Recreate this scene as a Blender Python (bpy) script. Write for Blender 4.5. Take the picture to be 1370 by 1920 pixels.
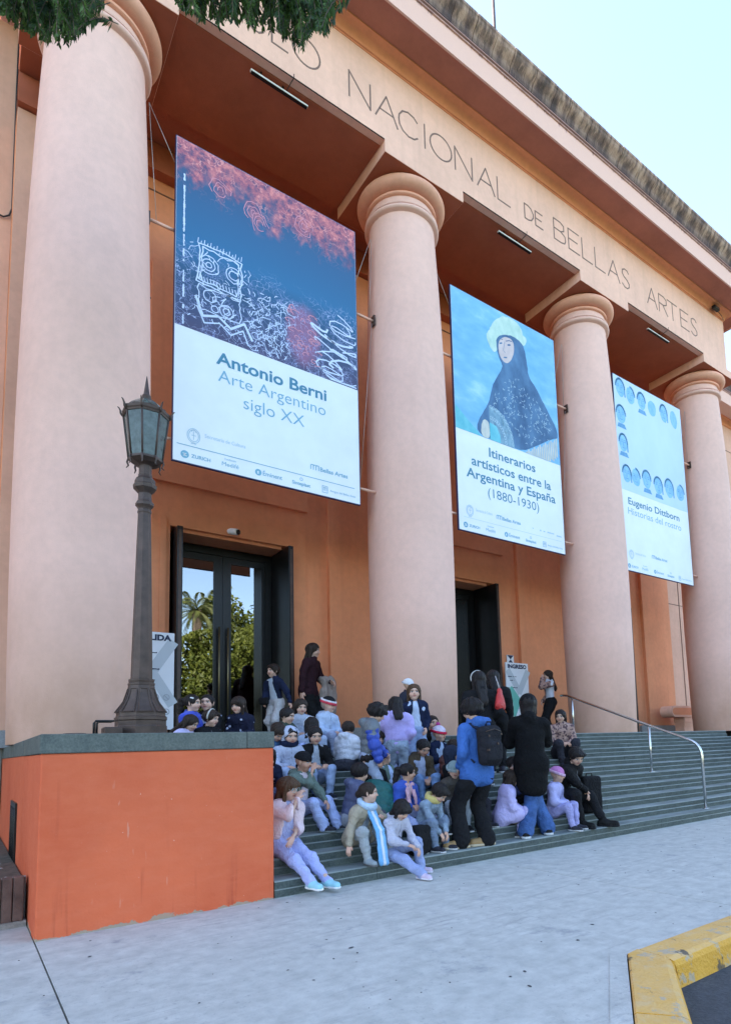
import bpy, bmesh, math, random
import numpy as np
from mathutils import Vector, Matrix, Euler

for o in list(bpy.data.objects):
    bpy.data.objects.remove(o)
SC = bpy.context.scene
COL = SC.collection
PI = math.pi
rad = math.radians

# ------------------------------------------------------------------ camera, sky, sun, exposure
cam_d = bpy.data.cameras.new('camera')
cam = bpy.data.objects.new('camera', cam_d)
COL.objects.link(cam)
RC = ((0.7926, -0.60882, -0.03356), (0.03898, 0.10552, -0.99365), (0.60849, 0.78626, 0.10736))
mw = Matrix(((RC[0][0], -RC[1][0], -RC[2][0], -1.1129),
             (RC[0][1], -RC[1][1], -RC[2][1], -8.6081),
             (RC[0][2], -RC[1][2], -RC[2][2], 1.30),
             (0, 0, 0, 1)))
cam.matrix_world = mw
cam_d.sensor_fit = 'AUTO'
cam_d.sensor_width = 36.0
cam_d.lens = 21.826
cam_d.shift_x = -0.0729
cam_d.shift_y = 0.1652
cam_d.clip_start = 0.05
cam_d.clip_end = 3000
SC.camera = cam

SUN_EL, SUN_AZ = 33.0, -38.0      # the sun stands behind the museum: the whole front is in open shade
w = bpy.data.worlds.new('World')
SC.world = w
w.use_nodes = True
nt = w.node_tree
nt.nodes.clear()
sky = nt.nodes.new('ShaderNodeTexSky')
sky.sky_type = 'NISHITA'
sky.sun_disc = False
sky.sun_elevation = rad(SUN_EL)
sky.sun_rotation = rad(SUN_AZ)
sky.altitude = 20
sky.air_density = 1.0
sky.dust_density = 1.0
sky.ozone_density = 0.5
bg = nt.nodes.new('ShaderNodeBackground')
bg.inputs[1].default_value = 0.15
wo = nt.nodes.new('ShaderNodeOutputWorld')
nt.links.new(sky.outputs[0], bg.inputs[0])
nt.links.new(bg.outputs[0], wo.inputs[0])

sun_d = bpy.data.lights.new('sun', 'SUN')
sun_d.energy = 5.0
sun_d.angle = rad(0.5)
sun_d.color = (1.0, 0.93, 0.82)
sun = bpy.data.objects.new('sun', sun_d)
COL.objects.link(sun)
sv = Vector((math.sin(rad(SUN_AZ)) * math.cos(rad(SUN_EL)), math.cos(rad(SUN_AZ)) * math.cos(rad(SUN_EL)), math.sin(rad(SUN_EL))))
sun.rotation_euler = sv.to_track_quat('Z', 'Y').to_euler()
sun.location = (0, 30, 40)

SC.view_settings.view_transform = 'Standard'
SC.view_settings.look = 'None'
SC.view_settings.gamma = 1.0
SC.view_settings.use_curve_mapping = False
SC.view_settings.exposure = 2.45
SC.render.engine = 'CYCLES'
SC.cycles.max_bounces = 9
SC.cycles.diffuse_bounces = 7
SC.cycles.glossy_bounces = 4
SC.cycles.transparent_max_bounces = 12
SC.cycles.sample_clamp_indirect = 6.0
SC.cycles.use_denoising = True
SC.cycles.caustics_reflective = False
SC.cycles.caustics_refractive = False

# ------------------------------------------------------------------ materials
MATS = {}
def newmat(name):
    m = bpy.data.materials.new(name)
    m.use_nodes = True
    n = m.node_tree
    n.nodes.clear()
    out = n.nodes.new('ShaderNodeOutputMaterial')
    b = n.nodes.new('ShaderNodeBsdfPrincipled')
    n.links.new(b.outputs[0], out.inputs[0])
    return m, n, b
def setin(b, k, v):
    if k in b.inputs:
        b.inputs[k].default_value = v
def c4(c):
    return (c[0], c[1], c[2], 1.0)
def nd(n, t, **kw):
    x = n.nodes.new(t)
    for k, v in kw.items():
        setattr(x, k, v)
    return x
def coords(n, scale=(1, 1, 1), obj=False):
    if obj:
        tc = nd(n, 'ShaderNodeTexCoord'); src = tc.outputs['Object']
    else:
        g = nd(n, 'ShaderNodeNewGeometry'); src = g.outputs['Position']
    mp = nd(n, 'ShaderNodeMapping')
    mp.inputs['Scale'].default_value = scale
    n.links.new(src, mp.inputs[0])
    return mp.outputs[0]
def noise(n, vec, scale, detail=4, rough=0.55):
    t = nd(n, 'ShaderNodeTexNoise')
    t.inputs['Scale'].default_value = scale
    t.inputs['Detail'].default_value = detail
    t.inputs['Roughness'].default_value = rough
    n.links.new(vec, t.inputs['Vector'])
    return t.outputs[0]
def ramp(n, fac, stops):
    r = nd(n, 'ShaderNodeValToRGB')
    e = r.color_ramp.elements
    while len(e) < len(stops):
        e.new(0.5)
    for i, (p, c) in enumerate(stops):
        e[i].position = p
        e[i].color = c4(c) if hasattr(c, '__len__') else (c, c, c, 1)
    n.links.new(fac, r.inputs[0])
    return r.outputs[0]
def mix(n, fac, a, b, mode='MIX'):
    x = nd(n, 'ShaderNodeMix', data_type='RGBA', blend_type=mode)
    for sock, v in ((x.inputs[0], fac), (x.inputs[6], a), (x.inputs[7], b)):
        if hasattr(v, 'is_linked') or hasattr(v, 'links'):
            n.links.new(v, sock)
        elif hasattr(v, '__len__'):
            sock.default_value = c4(v)
        else:
            sock.default_value = v
    return x.outputs[2]
def math_(n, op, a, b=0.0, clamp=False):
    x = nd(n, 'ShaderNodeMath', operation=op, use_clamp=clamp)
    for i, v in enumerate((a, b)):
        if hasattr(v, 'links'):
            n.links.new(v, x.inputs[i])
        else:
            x.inputs[i].default_value = v
    return x.outputs[0]
def bump(n, b, height, strength=0.3, dist=0.01):
    bp = nd(n, 'ShaderNodeBump')
    bp.inputs['Strength'].default_value = strength
    bp.inputs['Distance'].default_value = dist
    n.links.new(height, bp.inputs['Height'])
    n.links.new(bp.outputs[0], b.inputs['Normal'])
def sepz(n):
    g = nd(n, 'ShaderNodeNewGeometry')
    s = nd(n, 'ShaderNodeSeparateXYZ')
    n.links.new(g.outputs['Position'], s.inputs[0])
    return s.outputs
def plain(name, col, rough=0.6, metal=0.0, var=0.12, scale=6.0, bmp=0.0, bscale=60.0, spec=0.4, obj=False):
    if name in MATS:
        return MATS[name]
    m, n, b = newmat(name)
    v = coords(n, obj=obj)
    f = noise(n, v, scale, 5)
    c = ramp(n, f, [(0.3, [x * (1 - var) for x in col]), (0.7, [min(1, x * (1 + var)) for x in col])])
    n.links.new(c, b.inputs['Base Color'])
    setin(b, 'Roughness', rough); setin(b, 'Metallic', metal); setin(b, 'Specular IOR Level', spec)
    if bmp > 0:
        bump(n, b, noise(n, v, bscale, 4), bmp, 0.01)
    MATS[name] = m
    return m
def plaster(name, col, dirt=None, stain=None, streak=0.0, patch=0.10):
    m, n, b = newmat(name)
    v = coords(n)
    f1 = noise(n, v, 0.9, 5, 0.6)
    f2 = noise(n, v, 9.0, 5, 0.6)
    f3 = noise(n, coords(n, (5, 5, 0.35)), 1.3, 5, 0.6)
    c = ramp(n, f1, [(0.3, [x * (1 - patch) for x in col]), (0.7, [min(1, x * (1 + patch)) for x in col])])
    c = mix(n, 0.10, c, ramp(n, f2, [(0.35, [x * 0.6 for x in col]), (0.65, [min(1, x * 1.25) for x in col])]))
    if streak:
        k = math_(n, 'MULTIPLY', ramp(n, f3, [(0.5, 0.0), (0.75, 1.0)]), streak)
        c = mix(n, k, c, [x * 0.45 for x in col])
    if dirt:                                        # rising damp and hand grime at the foot: a mark of the wall itself
        z0, z1, dc, amt = dirt
        z = sepz(n)[2]
        t = math_(n, 'SUBTRACT', 1.0, math_(n, 'DIVIDE', math_(n, 'SUBTRACT', z, z0), z1 - z0, True), True)
        t = math_(n, 'MULTIPLY', t, math_(n, 'ADD', noise(n, coords(n, (1, 1, 0.6)), 1.6, 5, 0.6), 0.15), True)
        t = math_(n, 'MULTIPLY', t, amt, True)
        c = mix(n, t, c, dc)
    n.links.new(c, b.inputs['Base Color'])
    setin(b, 'Roughness', 0.82); setin(b, 'Specular IOR Level', 0.25)
    h = math_(n, 'ADD', noise(n, v, 70, 4, 0.6), math_(n, 'MULTIPLY', noise(n, v, 5, 3), 1.2))
    bump(n, b, h, 0.28, 0.012)
    MATS[name] = m
    return m

plaster('column_paint', (0.80, 0.50, 0.405), dirt=(1.5, 3.6, (0.40, 0.23, 0.14), 1.0), streak=0.05, patch=0.05)
plaster('capital_paint', (0.80, 0.405, 0.27), streak=0.12)
plaster('facade_paint', (0.83, 0.49, 0.36), streak=0.16)
plaster('moulding_paint', (0.79, 0.31, 0.16), streak=0.18)
plaster('portico_bounce_paint', (0.78, 0.315, 0.155), dirt=(1.5, 3.0, (0.33, 0.17, 0.10), 0.7), streak=0.12)  # same paint as the columns, with the portico's orange bounce light mixed in
plaster('soffit_brown', (0.40, 0.12, 0.062), streak=0.0, patch=0.14)
plaster('wing_paint', (0.70, 0.40, 0.28), dirt=(0, 2.5, (0.3, 0.2, 0.15), 0.5), streak=0.12)

def terracotta():
    m, n, b = newmat('terracotta_paint')
    v = coords(n)
    base = (0.63, 0.130, 0.052)
    f1 = noise(n, v, 1.1, 6, 0.6)
    c = ramp(n, f1, [(0.3, (0.58, 0.100, 0.036)), (0.5, base), (0.72, (0.69, 0.145, 0.058))])
    f3 = noise(n, coords(n, (9, 9, 0.5)), 1.0, 5, 0.6)
    z = sepz(n)[2]
    low = math_(n, 'SUBTRACT', 1.0, math_(n, 'DIVIDE', z, 0.55, True), True)
    k = math_(n, 'MULTIPLY', ramp(n, f3, [(0.56, 0.0), (0.64, 1.0)]), math_(n, 'MULTIPLY', low, 0.55))
    c = mix(n, k, c, (0.36, 0.05, 0.022))
    # flaked patches and render showing along the foot
    e = math_(n, 'ADD', math_(n, 'MULTIPLY', noise(n, coords(n, (1, 1, 1)), 2.6, 6, 0.7), 0.34), -0.155)
    flk = math_(n, 'LESS_THAN', z, e)
    c = mix(n, flk, c, (0.33, 0.27, 0.20))
    tw = noise(n, coords(n, (3, 3, 9)), 1.5, 6, 0.7)              # trowel marks and scuffs
    c = mix(n, ramp(n, tw, [(0.42, 0.0), (0.72, 0.30)]), c, (0.70, 0.185, 0.095))
    sc_ = ramp(n, noise(n, coords(n, (30, 30, 4)), 1.0, 3, 0.5), [(0.69, 0.0), (0.72, 0.45)])
    c = mix(n, math_(n, 'MULTIPLY', sc_, ramp(n, noise(n, v, 2.1, 3), [(0.52, 0.0), (0.6, 1.0)])), c, (0.66, 0.36, 0.26))
    dr = math_(n, 'MULTIPLY', ramp(n, noise(n, coords(n, (16, 16, .5)), 1.0, 4, .6), [(0.57, 0.0), (0.64, 0.38)]), ramp(n, noise(n, coords(n, (1, 1, .7)), 1.3, 3), [(0.56, 0.0), (0.64, 1.0)]))
    c = mix(n, dr, c, (0.42, 0.065, 0.028))
    sp = math_(n, 'GREATER_THAN', noise(n, v, 38, 2), 0.745)
    c = mix(n, math_(n, 'MULTIPLY', sp, 0.6), c, (0.7, 0.5, 0.42))
    n.links.new(c, b.inputs['Base Color'])
    setin(b, 'Roughness', 0.75); setin(b, 'Specular IOR Level', 0.3)
    h = math_(n, 'ADD', noise(n, v, 60, 4, 0.6), math_(n, 'MULTIPLY', noise(n, v, 6, 3), 1.6))
    bump(n, b, h, 0.3, 0.012)
    MATS['terracotta_paint'] = m
terracotta()

def sima_mat():
    m, n, b = newmat('stained_cornice')
    f = noise(n, coords(n, (3.6, 2, 0.30)), 1.4, 5, 0.6)
    f2 = noise(n, coords(n, (13, 6, 0.9)), 1.0, 5, 0.6)
    c = ramp(n, f, [(0.34, (0.10, 0.062, 0.055)), (0.46, (0.24, 0.148, 0.115)), (0.55, (0.44, 0.28, 0.205)), (0.72, (0.60, 0.41, 0.31))])
    k = ramp(n, f2, [(0.48, 0.0), (0.64, 0.7)])
    c = mix(n, k, c, (0.075, 0.055, 0.045))
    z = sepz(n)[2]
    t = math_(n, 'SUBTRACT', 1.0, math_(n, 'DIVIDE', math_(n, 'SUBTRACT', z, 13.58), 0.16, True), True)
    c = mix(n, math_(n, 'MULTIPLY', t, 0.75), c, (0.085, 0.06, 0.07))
    n.links.new(c, b.inputs['Base Color'])
    setin(b, 'Roughness', 0.9)
    bump(n, b, math_(n, 'ADD', f2, noise(n, coords(n), 40, 4)), 0.5, 0.02)
    MATS['stained_cornice'] = m
sima_mat()

def corona_mat():
    m, n, b = newmat('corona_paint')
    col = (0.80, 0.49, 0.39)
    f = noise(n, coords(n, (10, 10, 1.2)), 1.2, 6, 0.65)
    z = sepz(n)[2]
    t = math_(n, 'DIVIDE', math_(n, 'SUBTRACT', z, 13.34), 0.26, True)
    k = math_(n, 'MULTIPLY', math_(n, 'ADD', math_(n, 'MULTIPLY', f, 1.1), -0.62), 2.2, True)
    k = math_(n, 'ADD', k, math_(n, 'MULTIPLY', t, 0.9))
    k = ramp(n, math_(n, 'MULTIPLY', math_(n, 'MULTIPLY', k, t), math_(n, 'ADD', f, 0.45)), [(0.28, 0.0), (0.5, 0.8)])
    c = mix(n, k, col, (0.28, 0.15, 0.145))
    n.links.new(c, b.inputs['Base Color'])
    setin(b, 'Roughness', 0.85)
    bump(n, b, noise(n, coords(n), 50, 4), 0.3, 0.012)
    MATS['corona_paint'] = m
corona_mat()

def stone(name, dark, light, sc=5.0, bmp=0.35, rough=0.75):
    m, n, b = newmat(name)
    v = coords(n)
    f = noise(n, v, sc, 6, 0.65)
    f2 = noise(n, v, 55, 4, 0.6)
    c = ramp(n, f, [(0.3, dark), (0.7, light)])
    c = mix(n, 0.35, c, ramp(n, f2, [(0.35, [x * 0.7 for x in dark]), (0.7, [x * 1.25 for x in light])]))
    n.links.new(c, b.inputs['Base Color'])
    setin(b, 'Roughness', rough); setin(b, 'Specular IOR Level', 0.35)
    bump(n, b, math_(n, 'ADD', f2, f), bmp, 0.01)
    MATS[name] = m
def step_mat():
    m, n, b = newmat('step_stone')
    v = coords(n)
    f = noise(n, coords(n, (1, 1, 3)), 5.0, 6, 0.65); f2 = noise(n, v, 55, 4, 0.6)
    c = ramp(n, f, [(0.3, (0.030, 0.045, 0.042)), (0.7, (0.092, 0.118, 0.108))])
    c = mix(n, 0.35, c, ramp(n, f2, [(0.35, (0.03, 0.038, 0.038)), (0.7, (0.13, 0.15, 0.145))]))
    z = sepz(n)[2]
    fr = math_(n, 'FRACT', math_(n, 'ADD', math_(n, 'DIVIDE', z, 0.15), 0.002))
    worn = math_(n, 'ADD', math_(n, 'GREATER_THAN', fr, 0.925), math_(n, 'LESS_THAN', fr, 0.03), True)      # treads and arrises paler: foot wear plus sky light put into the colour
    ledge = math_(n, 'MULTIPLY', math_(n, 'GREATER_THAN', fr, 0.43), math_(n, 'LESS_THAN', fr, 0.505))  # pale line painted where the ledge in the riser catches light
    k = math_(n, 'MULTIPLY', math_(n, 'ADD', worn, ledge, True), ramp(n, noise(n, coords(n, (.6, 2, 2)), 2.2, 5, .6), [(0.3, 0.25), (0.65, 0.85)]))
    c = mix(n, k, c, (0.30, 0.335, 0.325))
    n.links.new(c, b.inputs['Base Color'])
    setin(b, 'Roughness', 0.75); setin(b, 'Specular IOR Level', 0.35)
    bump(n, b, math_(n, 'ADD', f2, f), 0.35, 0.01)
    MATS['step_stone'] = m
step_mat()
stone('coping_stone', (0.062, 0.078, 0.072), (0.145, 0.16, 0.142), 7.0)
stone('dado_stone', (0.20, 0.22, 0.23), (0.32, 0.33, 0.34), 3.0)
stone('asphalt', (0.035, 0.040, 0.048), (0.075, 0.08, 0.09), 14.0, 0.7, 0.85)
stone('cement', (0.20, 0.19, 0.17), (0.34, 0.32, 0.29), 8.0, 0.6)
plain('brick', (0.12, 0.075, 0.06), 0.85, var=0.35, scale=9, bmp=0.5)
plain('soil', (0.10, 0.085, 0.065), 0.95, var=0.4, scale=14, bmp=0.8, bscale=30)
plain('lamp_iron', (0.075, 0.048, 0.038), 0.5, 0.2, var=0.28, scale=10, bmp=0.25, bscale=40)
plain('black_metal', (0.012, 0.012, 0.013), 0.35, 0.3, var=0.2)
plain('bronze_metal', (0.30, 0.24, 0.13), 0.35, 0.8, var=0.1)
plain('steel', (0.62, 0.62, 0.60), 0.24, 1.0, var=0.06, scale=20)
plain('white_paint', (0.75, 0.75, 0.74), 0.5, var=0.04)
plain('dark_gap', (0.02, 0.013, 0.01), 0.9)
plain('letter_paint', (0.20, 0.125, 0.10), 0.8, var=0.15, scale=12)
plain('joint_paint', (0.17, 0.085, 0.055), 0.9)
plain('cable', (0.03, 0.03, 0.032), 0.6)
plain('wire', (0.45, 0.40, 0.36), 0.5, 0.5)
plain('bark', (0.12, 0.09, 0.065), 0.9, var=0.4, scale=8, bmp=0.8, bscale=14)

def pave_mat():
    m, n, b = newmat('pavement_concrete')
    v = coords(n)
    f1 = noise(n, v, 0.55, 6, 0.65)
    f2 = noise(n, v, 7.0, 6, 0.65)
    f4 = noise(n, v, 90, 3, 0.6)
    c = ramp(n, f1, [(0.28, (0.43, 0.43, 0.39)), (0.72, (0.555, 0.545, 0.495))])
    c = mix(n, 0.46, c, ramp(n, f2, [(0.3, (0.27, 0.27, 0.252)), (0.7, (0.64, 0.63, 0.58))]))
    # broom and scrape marks running across the slabs
    r = nd(n, 'ShaderNodeMapping'); r.inputs['Rotation'].default_value = (0, 0, rad(-28)); r.inputs['Scale'].default_value = (1.6, 13, 1)
    g = nd(n, 'ShaderNodeNewGeometry'); n.links.new(g.outputs['Position'], r.inputs[0])
    f3 = noise(n, r.outputs[0], 1.5, 5, 0.7)
    k = math_(n, 'MULTIPLY', ramp(n, f3, [(0.52, 0.0), (0.68, 0.62)]), ramp(n, f1, [(0.42, 0.0), (0.6, 1.0)]))
    c = mix(n, k, c, (0.24, 0.235, 0.23))
    k2 = ramp(n, noise(n, v, 24, 6, 0.75), [(0.56, 0.0), (0.66, 0.55)])
    k2 = math_(n, 'MULTIPLY', k2, ramp(n, noise(n, v, 1.3, 4), [(0.38, 0.15), (0.6, 1.0)]))
    c = mix(n, k2, c, (0.22, 0.225, 0.225))
    # damp dark blotches
    k3 = math_(n, 'MULTIPLY', ramp(n, noise(n, v, 1.9, 6, 0.7), [(0.60, 0.0), (0.68, 0.65)]), 1.0)
    c = mix(n, k3, c, (0.235, 0.245, 0.265))
    n.links.new(c, b.inputs['Base Color'])
    setin(b, 'Roughness', 0.72); setin(b, 'Specular IOR Level', 0.35)
    h = math_(n, 'ADD', math_(n, 'MULTIPLY', f4, 0.5), math_(n, 'ADD', f2, math_(n, 'MULTIPLY', f3, 0.8)))
    bump(n, b, h, 0.35, 0.012)
    MATS['pavement_concrete'] = m
pave_mat()

def kerb_mat():
    m, n, b = newmat('kerb_yellow')
    v = coords(n)
    f = noise(n, v, 9, 6, 0.7)
    f2 = noise(n, v, 2.2, 4, 0.6)
    c = ramp(n, f2, [(0.3, (0.62, 0.30, 0.022)), (0.7, (0.72, 0.38, 0.045))])
    k = ramp(n, f, [(0.55, 0.0), (0.66, 0.8)])
    g = nd(n, 'ShaderNodeNewGeometry'); s = nd(n, 'ShaderNodeSeparateXYZ')
    n.links.new(g.outputs['Normal'], s.inputs[0])
    up = math_(n, 'GREATER_THAN', s.outputs[2], 0.6)
    c = mix(n, math_(n, 'MULTIPLY', k, math_(n, 'ADD', math_(n, 'MULTIPLY', up, 0.45), 0.08)), c, (0.46, 0.40, 0.30))
    c = mix(n, math_(n, 'MULTIPLY', up, math_(n, 'MULTIPLY', f, 1.0)), c, (0.66, 0.44, 0.20))
    k3 = ramp(n, noise(n, v, 6.0, 6, 0.7), [(0.56, 0.0), (0.61, 0.8)])
    c = mix(n, k3, c, (0.40, 0.35, 0.27))
    k2 = ramp(n, noise(n, v, 3.6, 5, 0.65), [(0.60, 0.0), (0.64, 0.9)])
    c = mix(n, k2, c, (0.07, 0.06, 0.05))
    n.links.new(c, b.inputs['Base Color'])
    setin(b, 'Roughness', 0.7)
    bump(n, b, math_(n, 'ADD', f, noise(n, v, 50, 4)), 0.6, 0.015)
    MATS['kerb_yellow'] = m
kerb_mat()

def glass_mat(name, tint=(0.5, 0.55, 0.5), refl=0.5, rough=0.0):
    m = bpy.data.materials.new(name); m.use_nodes = True
    n = m.node_tree; n.nodes.clear()
    out = nd(n, 'ShaderNodeOutputMaterial')
    tr = nd(n, 'ShaderNodeBsdfTransparent'); tr.inputs[0].default_value = c4(tint)
    gl = nd(n, 'ShaderNodeBsdfGlossy'); gl.inputs['Roughness'].default_value = rough
    gl.inputs[0].default_value = (0.95, 0.97, 1, 1)
    mx = nd(n, 'ShaderNodeMixShader')
    lw = nd(n, 'ShaderNodeLayerWeight'); lw.inputs[0].default_value = 0.35
    f = math_(n, 'ADD', math_(n, 'MULTIPLY', lw.outputs['Fresnel'], 0.5), refl, True)
    n.links.new(f, mx.inputs[0]); n.links.new(tr.outputs[0], mx.inputs[1]); n.links.new(gl.outputs[0], mx.inputs[2])
    n.links.new(mx.outputs[0], out.inputs[0])
    MATS[name] = m
glass_mat('door_glass', (0.25, 0.27, 0.25), 0.19)

def lamp_glass_mat():
    m, n, b = newmat('lamp_glass')
    f = noise(n, coords(n), 16, 5, 0.6)
    c = ramp(n, f, [(0.3, (0.06, 0.085, 0.075)), (0.7, (0.15, 0.20, 0.18))])
    n.links.new(c, b.inputs['Base Color'])
    setin(b, 'Roughness', 0.18); setin(b, 'Transmission Weight', 0.35); setin(b, 'IOR', 1.45)
    MATS['lamp_glass'] = m
lamp_glass_mat()

def flat(name, col, rough=0.5, var=0.03):
    return plain(name, col, rough, var=var, scale=3.0, spec=0.3)

# ------------------------------------------------------------------ mesh helpers
def tag(o, label=None, cat=None, group=None, kind=None):
    if label: o['label'] = label
    if cat: o['category'] = cat
    if group: o['group'] = group
    if kind: o['kind'] = kind
    return o
def empty(name, loc=(0, 0, 0), rz=0.0):
    o = bpy.data.objects.new(name, None)
    o.empty_display_size = 0.2
    COL.objects.link(o)
    o.location = loc; o.rotation_euler = (0, 0, rz)
    return o
def thing(name, label, cat, loc=(0, 0, 0), rz=0.0, group=None, kind=None):
    return tag(empty(name, loc, rz), label, cat, group, kind)
def link(name, me, mat, parent=None):
    if mat is not None and len(me.materials) == 0:
        me.materials.append(MATS[mat] if isinstance(mat, str) else mat)
    o = bpy.data.objects.new(name, me)
    COL.objects.link(o)
    if parent is not None:
        o.parent = parent
    return o
class MB:
    """collects simple shapes into one mesh"""
    def __init__(s):
        s.v = []; s.f = []; s.sm = []
    def add(s, vs, fs, smooth=False):
        b = len(s.v)
        s.v += [tuple(x) for x in vs]
        s.f += [tuple(i + b for i in f) for f in fs]
        s.sm += [smooth] * len(fs)
        return s
    def box(s, x0, x1, y0, y1, z0, z1, bev=0.0):
        if bev <= 0:
            return s.add([(x0, y0, z0), (x1, y0, z0), (x1, y1, z0), (x0, y1, z0), (x0, y0, z1), (x1, y0, z1), (x1, y1, z1), (x0, y1, z1)],
                         [(0, 3, 2, 1), (4, 5, 6, 7), (0, 1, 5, 4), (1, 2, 6, 5), (2, 3, 7, 6), (3, 0, 4, 7)])
        bm = bmesh.new()
        bmesh.ops.create_cube(bm, size=1.0)
        for v in bm.verts:
            v.co = Vector((x0 + (v.co.x + .5) * (x1 - x0), y0 + (v.co.y + .5) * (y1 - y0), z0 + (v.co.z + .5) * (z1 - z0)))
        bmesh.ops.bevel(bm, geom=bm.edges[:], offset=bev, segments=1, affect='EDGES', profile=0.5)
        bm.verts.index_update()
        s.add([v.co.copy() for v in bm.verts], [[v.index for v in f.verts] for f in bm.faces])
        bm.free()
        return s
    def tube(s, pts, r, n=8, cap=True, smooth=True):
        pts = [Vector(p) for p in pts]
        rr = r if hasattr(r, '__len__') else [r] * len(pts)
        vs = []; fs = []
        up = None
        for i, p in enumerate(pts):
            d = (pts[min(i + 1, len(pts) - 1)] - pts[max(i - 1, 0)]).normalized()
            if up is None:
                up = Vector((0, 0, 1)) if abs(d.z) < 0.9 else Vector((1, 0, 0))
            a = d.cross(up).normalized(); bb = a.cross(d).normalized(); up = bb
            for k in range(n):
                t = 2 * PI * k / n
                vs.append(p + (a * math.cos(t) + bb * math.sin(t)) * rr[i])
        for i in range(len(pts) - 1):
            for k in range(n):
                q = (k + 1) % n
                fs.append((i * n + k, i * n + q, (i + 1) * n + q, (i + 1) * n + k))
        if cap:
            fs.append(tuple(range(n))[::-1]); fs.append(tuple((len(pts) - 1) * n + k for k in range(n)))
        return s.add(vs, [f[::-1] for f in fs], smooth)
    def lathe(s, prof, n=64, c=(0, 0, 0), smooth=True, sq=None, ph=0.0):
        """prof: list of (r, z)"""
        vs = []; fs = []
        for r, z in prof:
            for k in range(n):
                t = 2 * PI * k / n + ph
                vs.append((c[0] + r * math.cos(t), c[1] + r * math.sin(t), c[2] + z))
        m = len(prof)
        for i in range(m - 1):
            for k in range(n):
                q = (k + 1) % n
                fs.append((i * n + k, i * n + q, (i + 1) * n + q, (i + 1) * n + k))
        fs.append(tuple(range(n))[::-1]); fs.append(tuple((m - 1) * n + k for k in range(n)))
        return s.add(vs, fs, smooth)
    def prism_x(s, prof, x0, x1, smooth=False):
        """closed profile [(y,z)] swept along X; profile counter-clockwise seen from -X... orientation fixed later"""
        n = len(prof)
        vs = [(x0, y, z) for y, z in prof] + [(x1, y, z) for y, z in prof]
        fs = [(i, (i + 1) % n, n + (i + 1) % n, n + i) for i in range(n)]
        fs += [tuple(range(n))[::-1], tuple(range(n, 2 * n))]
        return s.add(vs, fs, smooth)
    def poly(s, pts):
        return s.add(pts, [tuple(range(len(pts)))])
    def build(s, name, mat, parent=None, fix=True, autos=None):
        me = bpy.data.meshes.new(name)
        me.from_pydata([tuple(v) for v in s.v], [], s.f)
        if fix:
            bm = bmesh.new(); bm.from_mesh(me)
            bmesh.ops.recalc_face_normals(bm, faces=bm.faces[:])
            bm.to_mesh(me); bm.free()
        me.polygons.foreach_set('use_smooth', [bool(x) for x in s.sm])
        me.update()
        return link(name, me, mat, parent)
def sharp(o, ang=38):
    try:
        o.data.set_sharp_from_angle(angle=rad(ang))
    except Exception:
        pass
    return o
# ------------------------------------------------------------------ ground, road, kerb
rng = random.Random(7)
def sheet(name, pts, z, mat, parent=None, thick=0.0):
    m = MB()
    n = len(pts)
    if thick <= 0:
        m.poly([(x, y, z) for x, y in pts])
    else:
        m.add([(x, y, z) for x, y in pts] + [(x, y, z - thick) for x, y in pts],
              [tuple(range(n)), tuple(range(2 * n - 1, n - 1, -1))] + [(i, n + i, n + (i + 1) % n, (i + 1) % n) for i in range(n)])
    return m.build(name, mat, parent)
plain('park_ground', (0.09, 0.10, 0.045), 0.95, var=0.45, scale=0.6)
tag(sheet('ground', [(-900, -900), (900, -900), (900, 900), (-900, 900)], -0.30, 'park_ground'), kind='structure')
tag(sheet('road', [(-200, -22.0), (200, -22.0), (200, -5.9), (-200, -5.9)], -0.15, 'asphalt'), kind='structure')
plain('lawn', (0.075, 0.11, 0.03), 0.95, var=0.4, scale=2.5)
tag(sheet('park_lawn', [(-200, -120), (200, -120), (200, -22.0), (-200, -22.0)], -0.06, 'lawn', thick=0.2), kind='structure')

pave = tag(empty('pavement'), kind='structure')
sheet('slab_bed', [(-59, -9.2), (-2.0, -9.2), (2.1, -6.10), (59, -6.10), (59, 2.0), (-59, 2.0)], -0.030, 'dark_gap', pave, 0.1)
G = 0.005
def kline(x):                                    # y of the splayed kerb's back edge at x
    if x >= 2.18: return -6.13
    if x <= -1.92: return -9.30
    return -6.13 - (2.18 - x) * 0.773
xs = [-60, -22, -16, -10.4, -5.2, -0.63, 3.72, 8.1, 12.4, 16.8, 21, 26, 60]
for i in range(len(xs) - 1):
    a, b = xs[i] + G, xs[i + 1] - G
    pts = [(a, kline(a) + 0.004)]
    for bx in (-1.92, 2.18):
        if a < bx < b: pts.append((bx, kline(bx) + 0.004))
    pts.append((b, kline(b) + 0.004))
    pts += [(b, 2.2), (a, 2.2)]
    sheet('slab', pts, 0.0, 'pavement_concrete', pave, 0.028)

kerb = tag(empty('kerb'), kind='structure')
def kerb_run(p, q, n, w=0.26):
    p, q = Vector(p), Vector(q)
    d = (q - p).normalized(); nrm = Vector((d.y, -d.x))
    L = (q - p).length / n
    for i in range(n):
        a = p + d * (L * i + 0.003); b = p + d * (L * (i + 1) - 0.003)
        jig = rng.uniform(-.004, .004)
        prof = [(0, -0.16), (0, 0.004), (0.012, 0.014 + jig), (w - 0.05, 0.012 + jig), (w - 0.015, -0.002), (w, -0.03), (w + 0.02, -0.16)]
        vs = []
        for e in (a, b):
            for (o, z) in prof:
                vs.append((e.x + nrm.x * o, e.y + nrm.y * o, z))
        m = len(prof)
        M = MB().add(vs, [(k, (k + 1) % m, m + (k + 1) % m, m + k) for k in range(m)] + [tuple(range(m)), tuple(range(2 * m - 1, m - 1, -1))])
        M.build('kerb_stone', 'kerb_yellow', kerb)
kerb_run((2.29, -6.13), (30, -6.13), 34)
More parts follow.
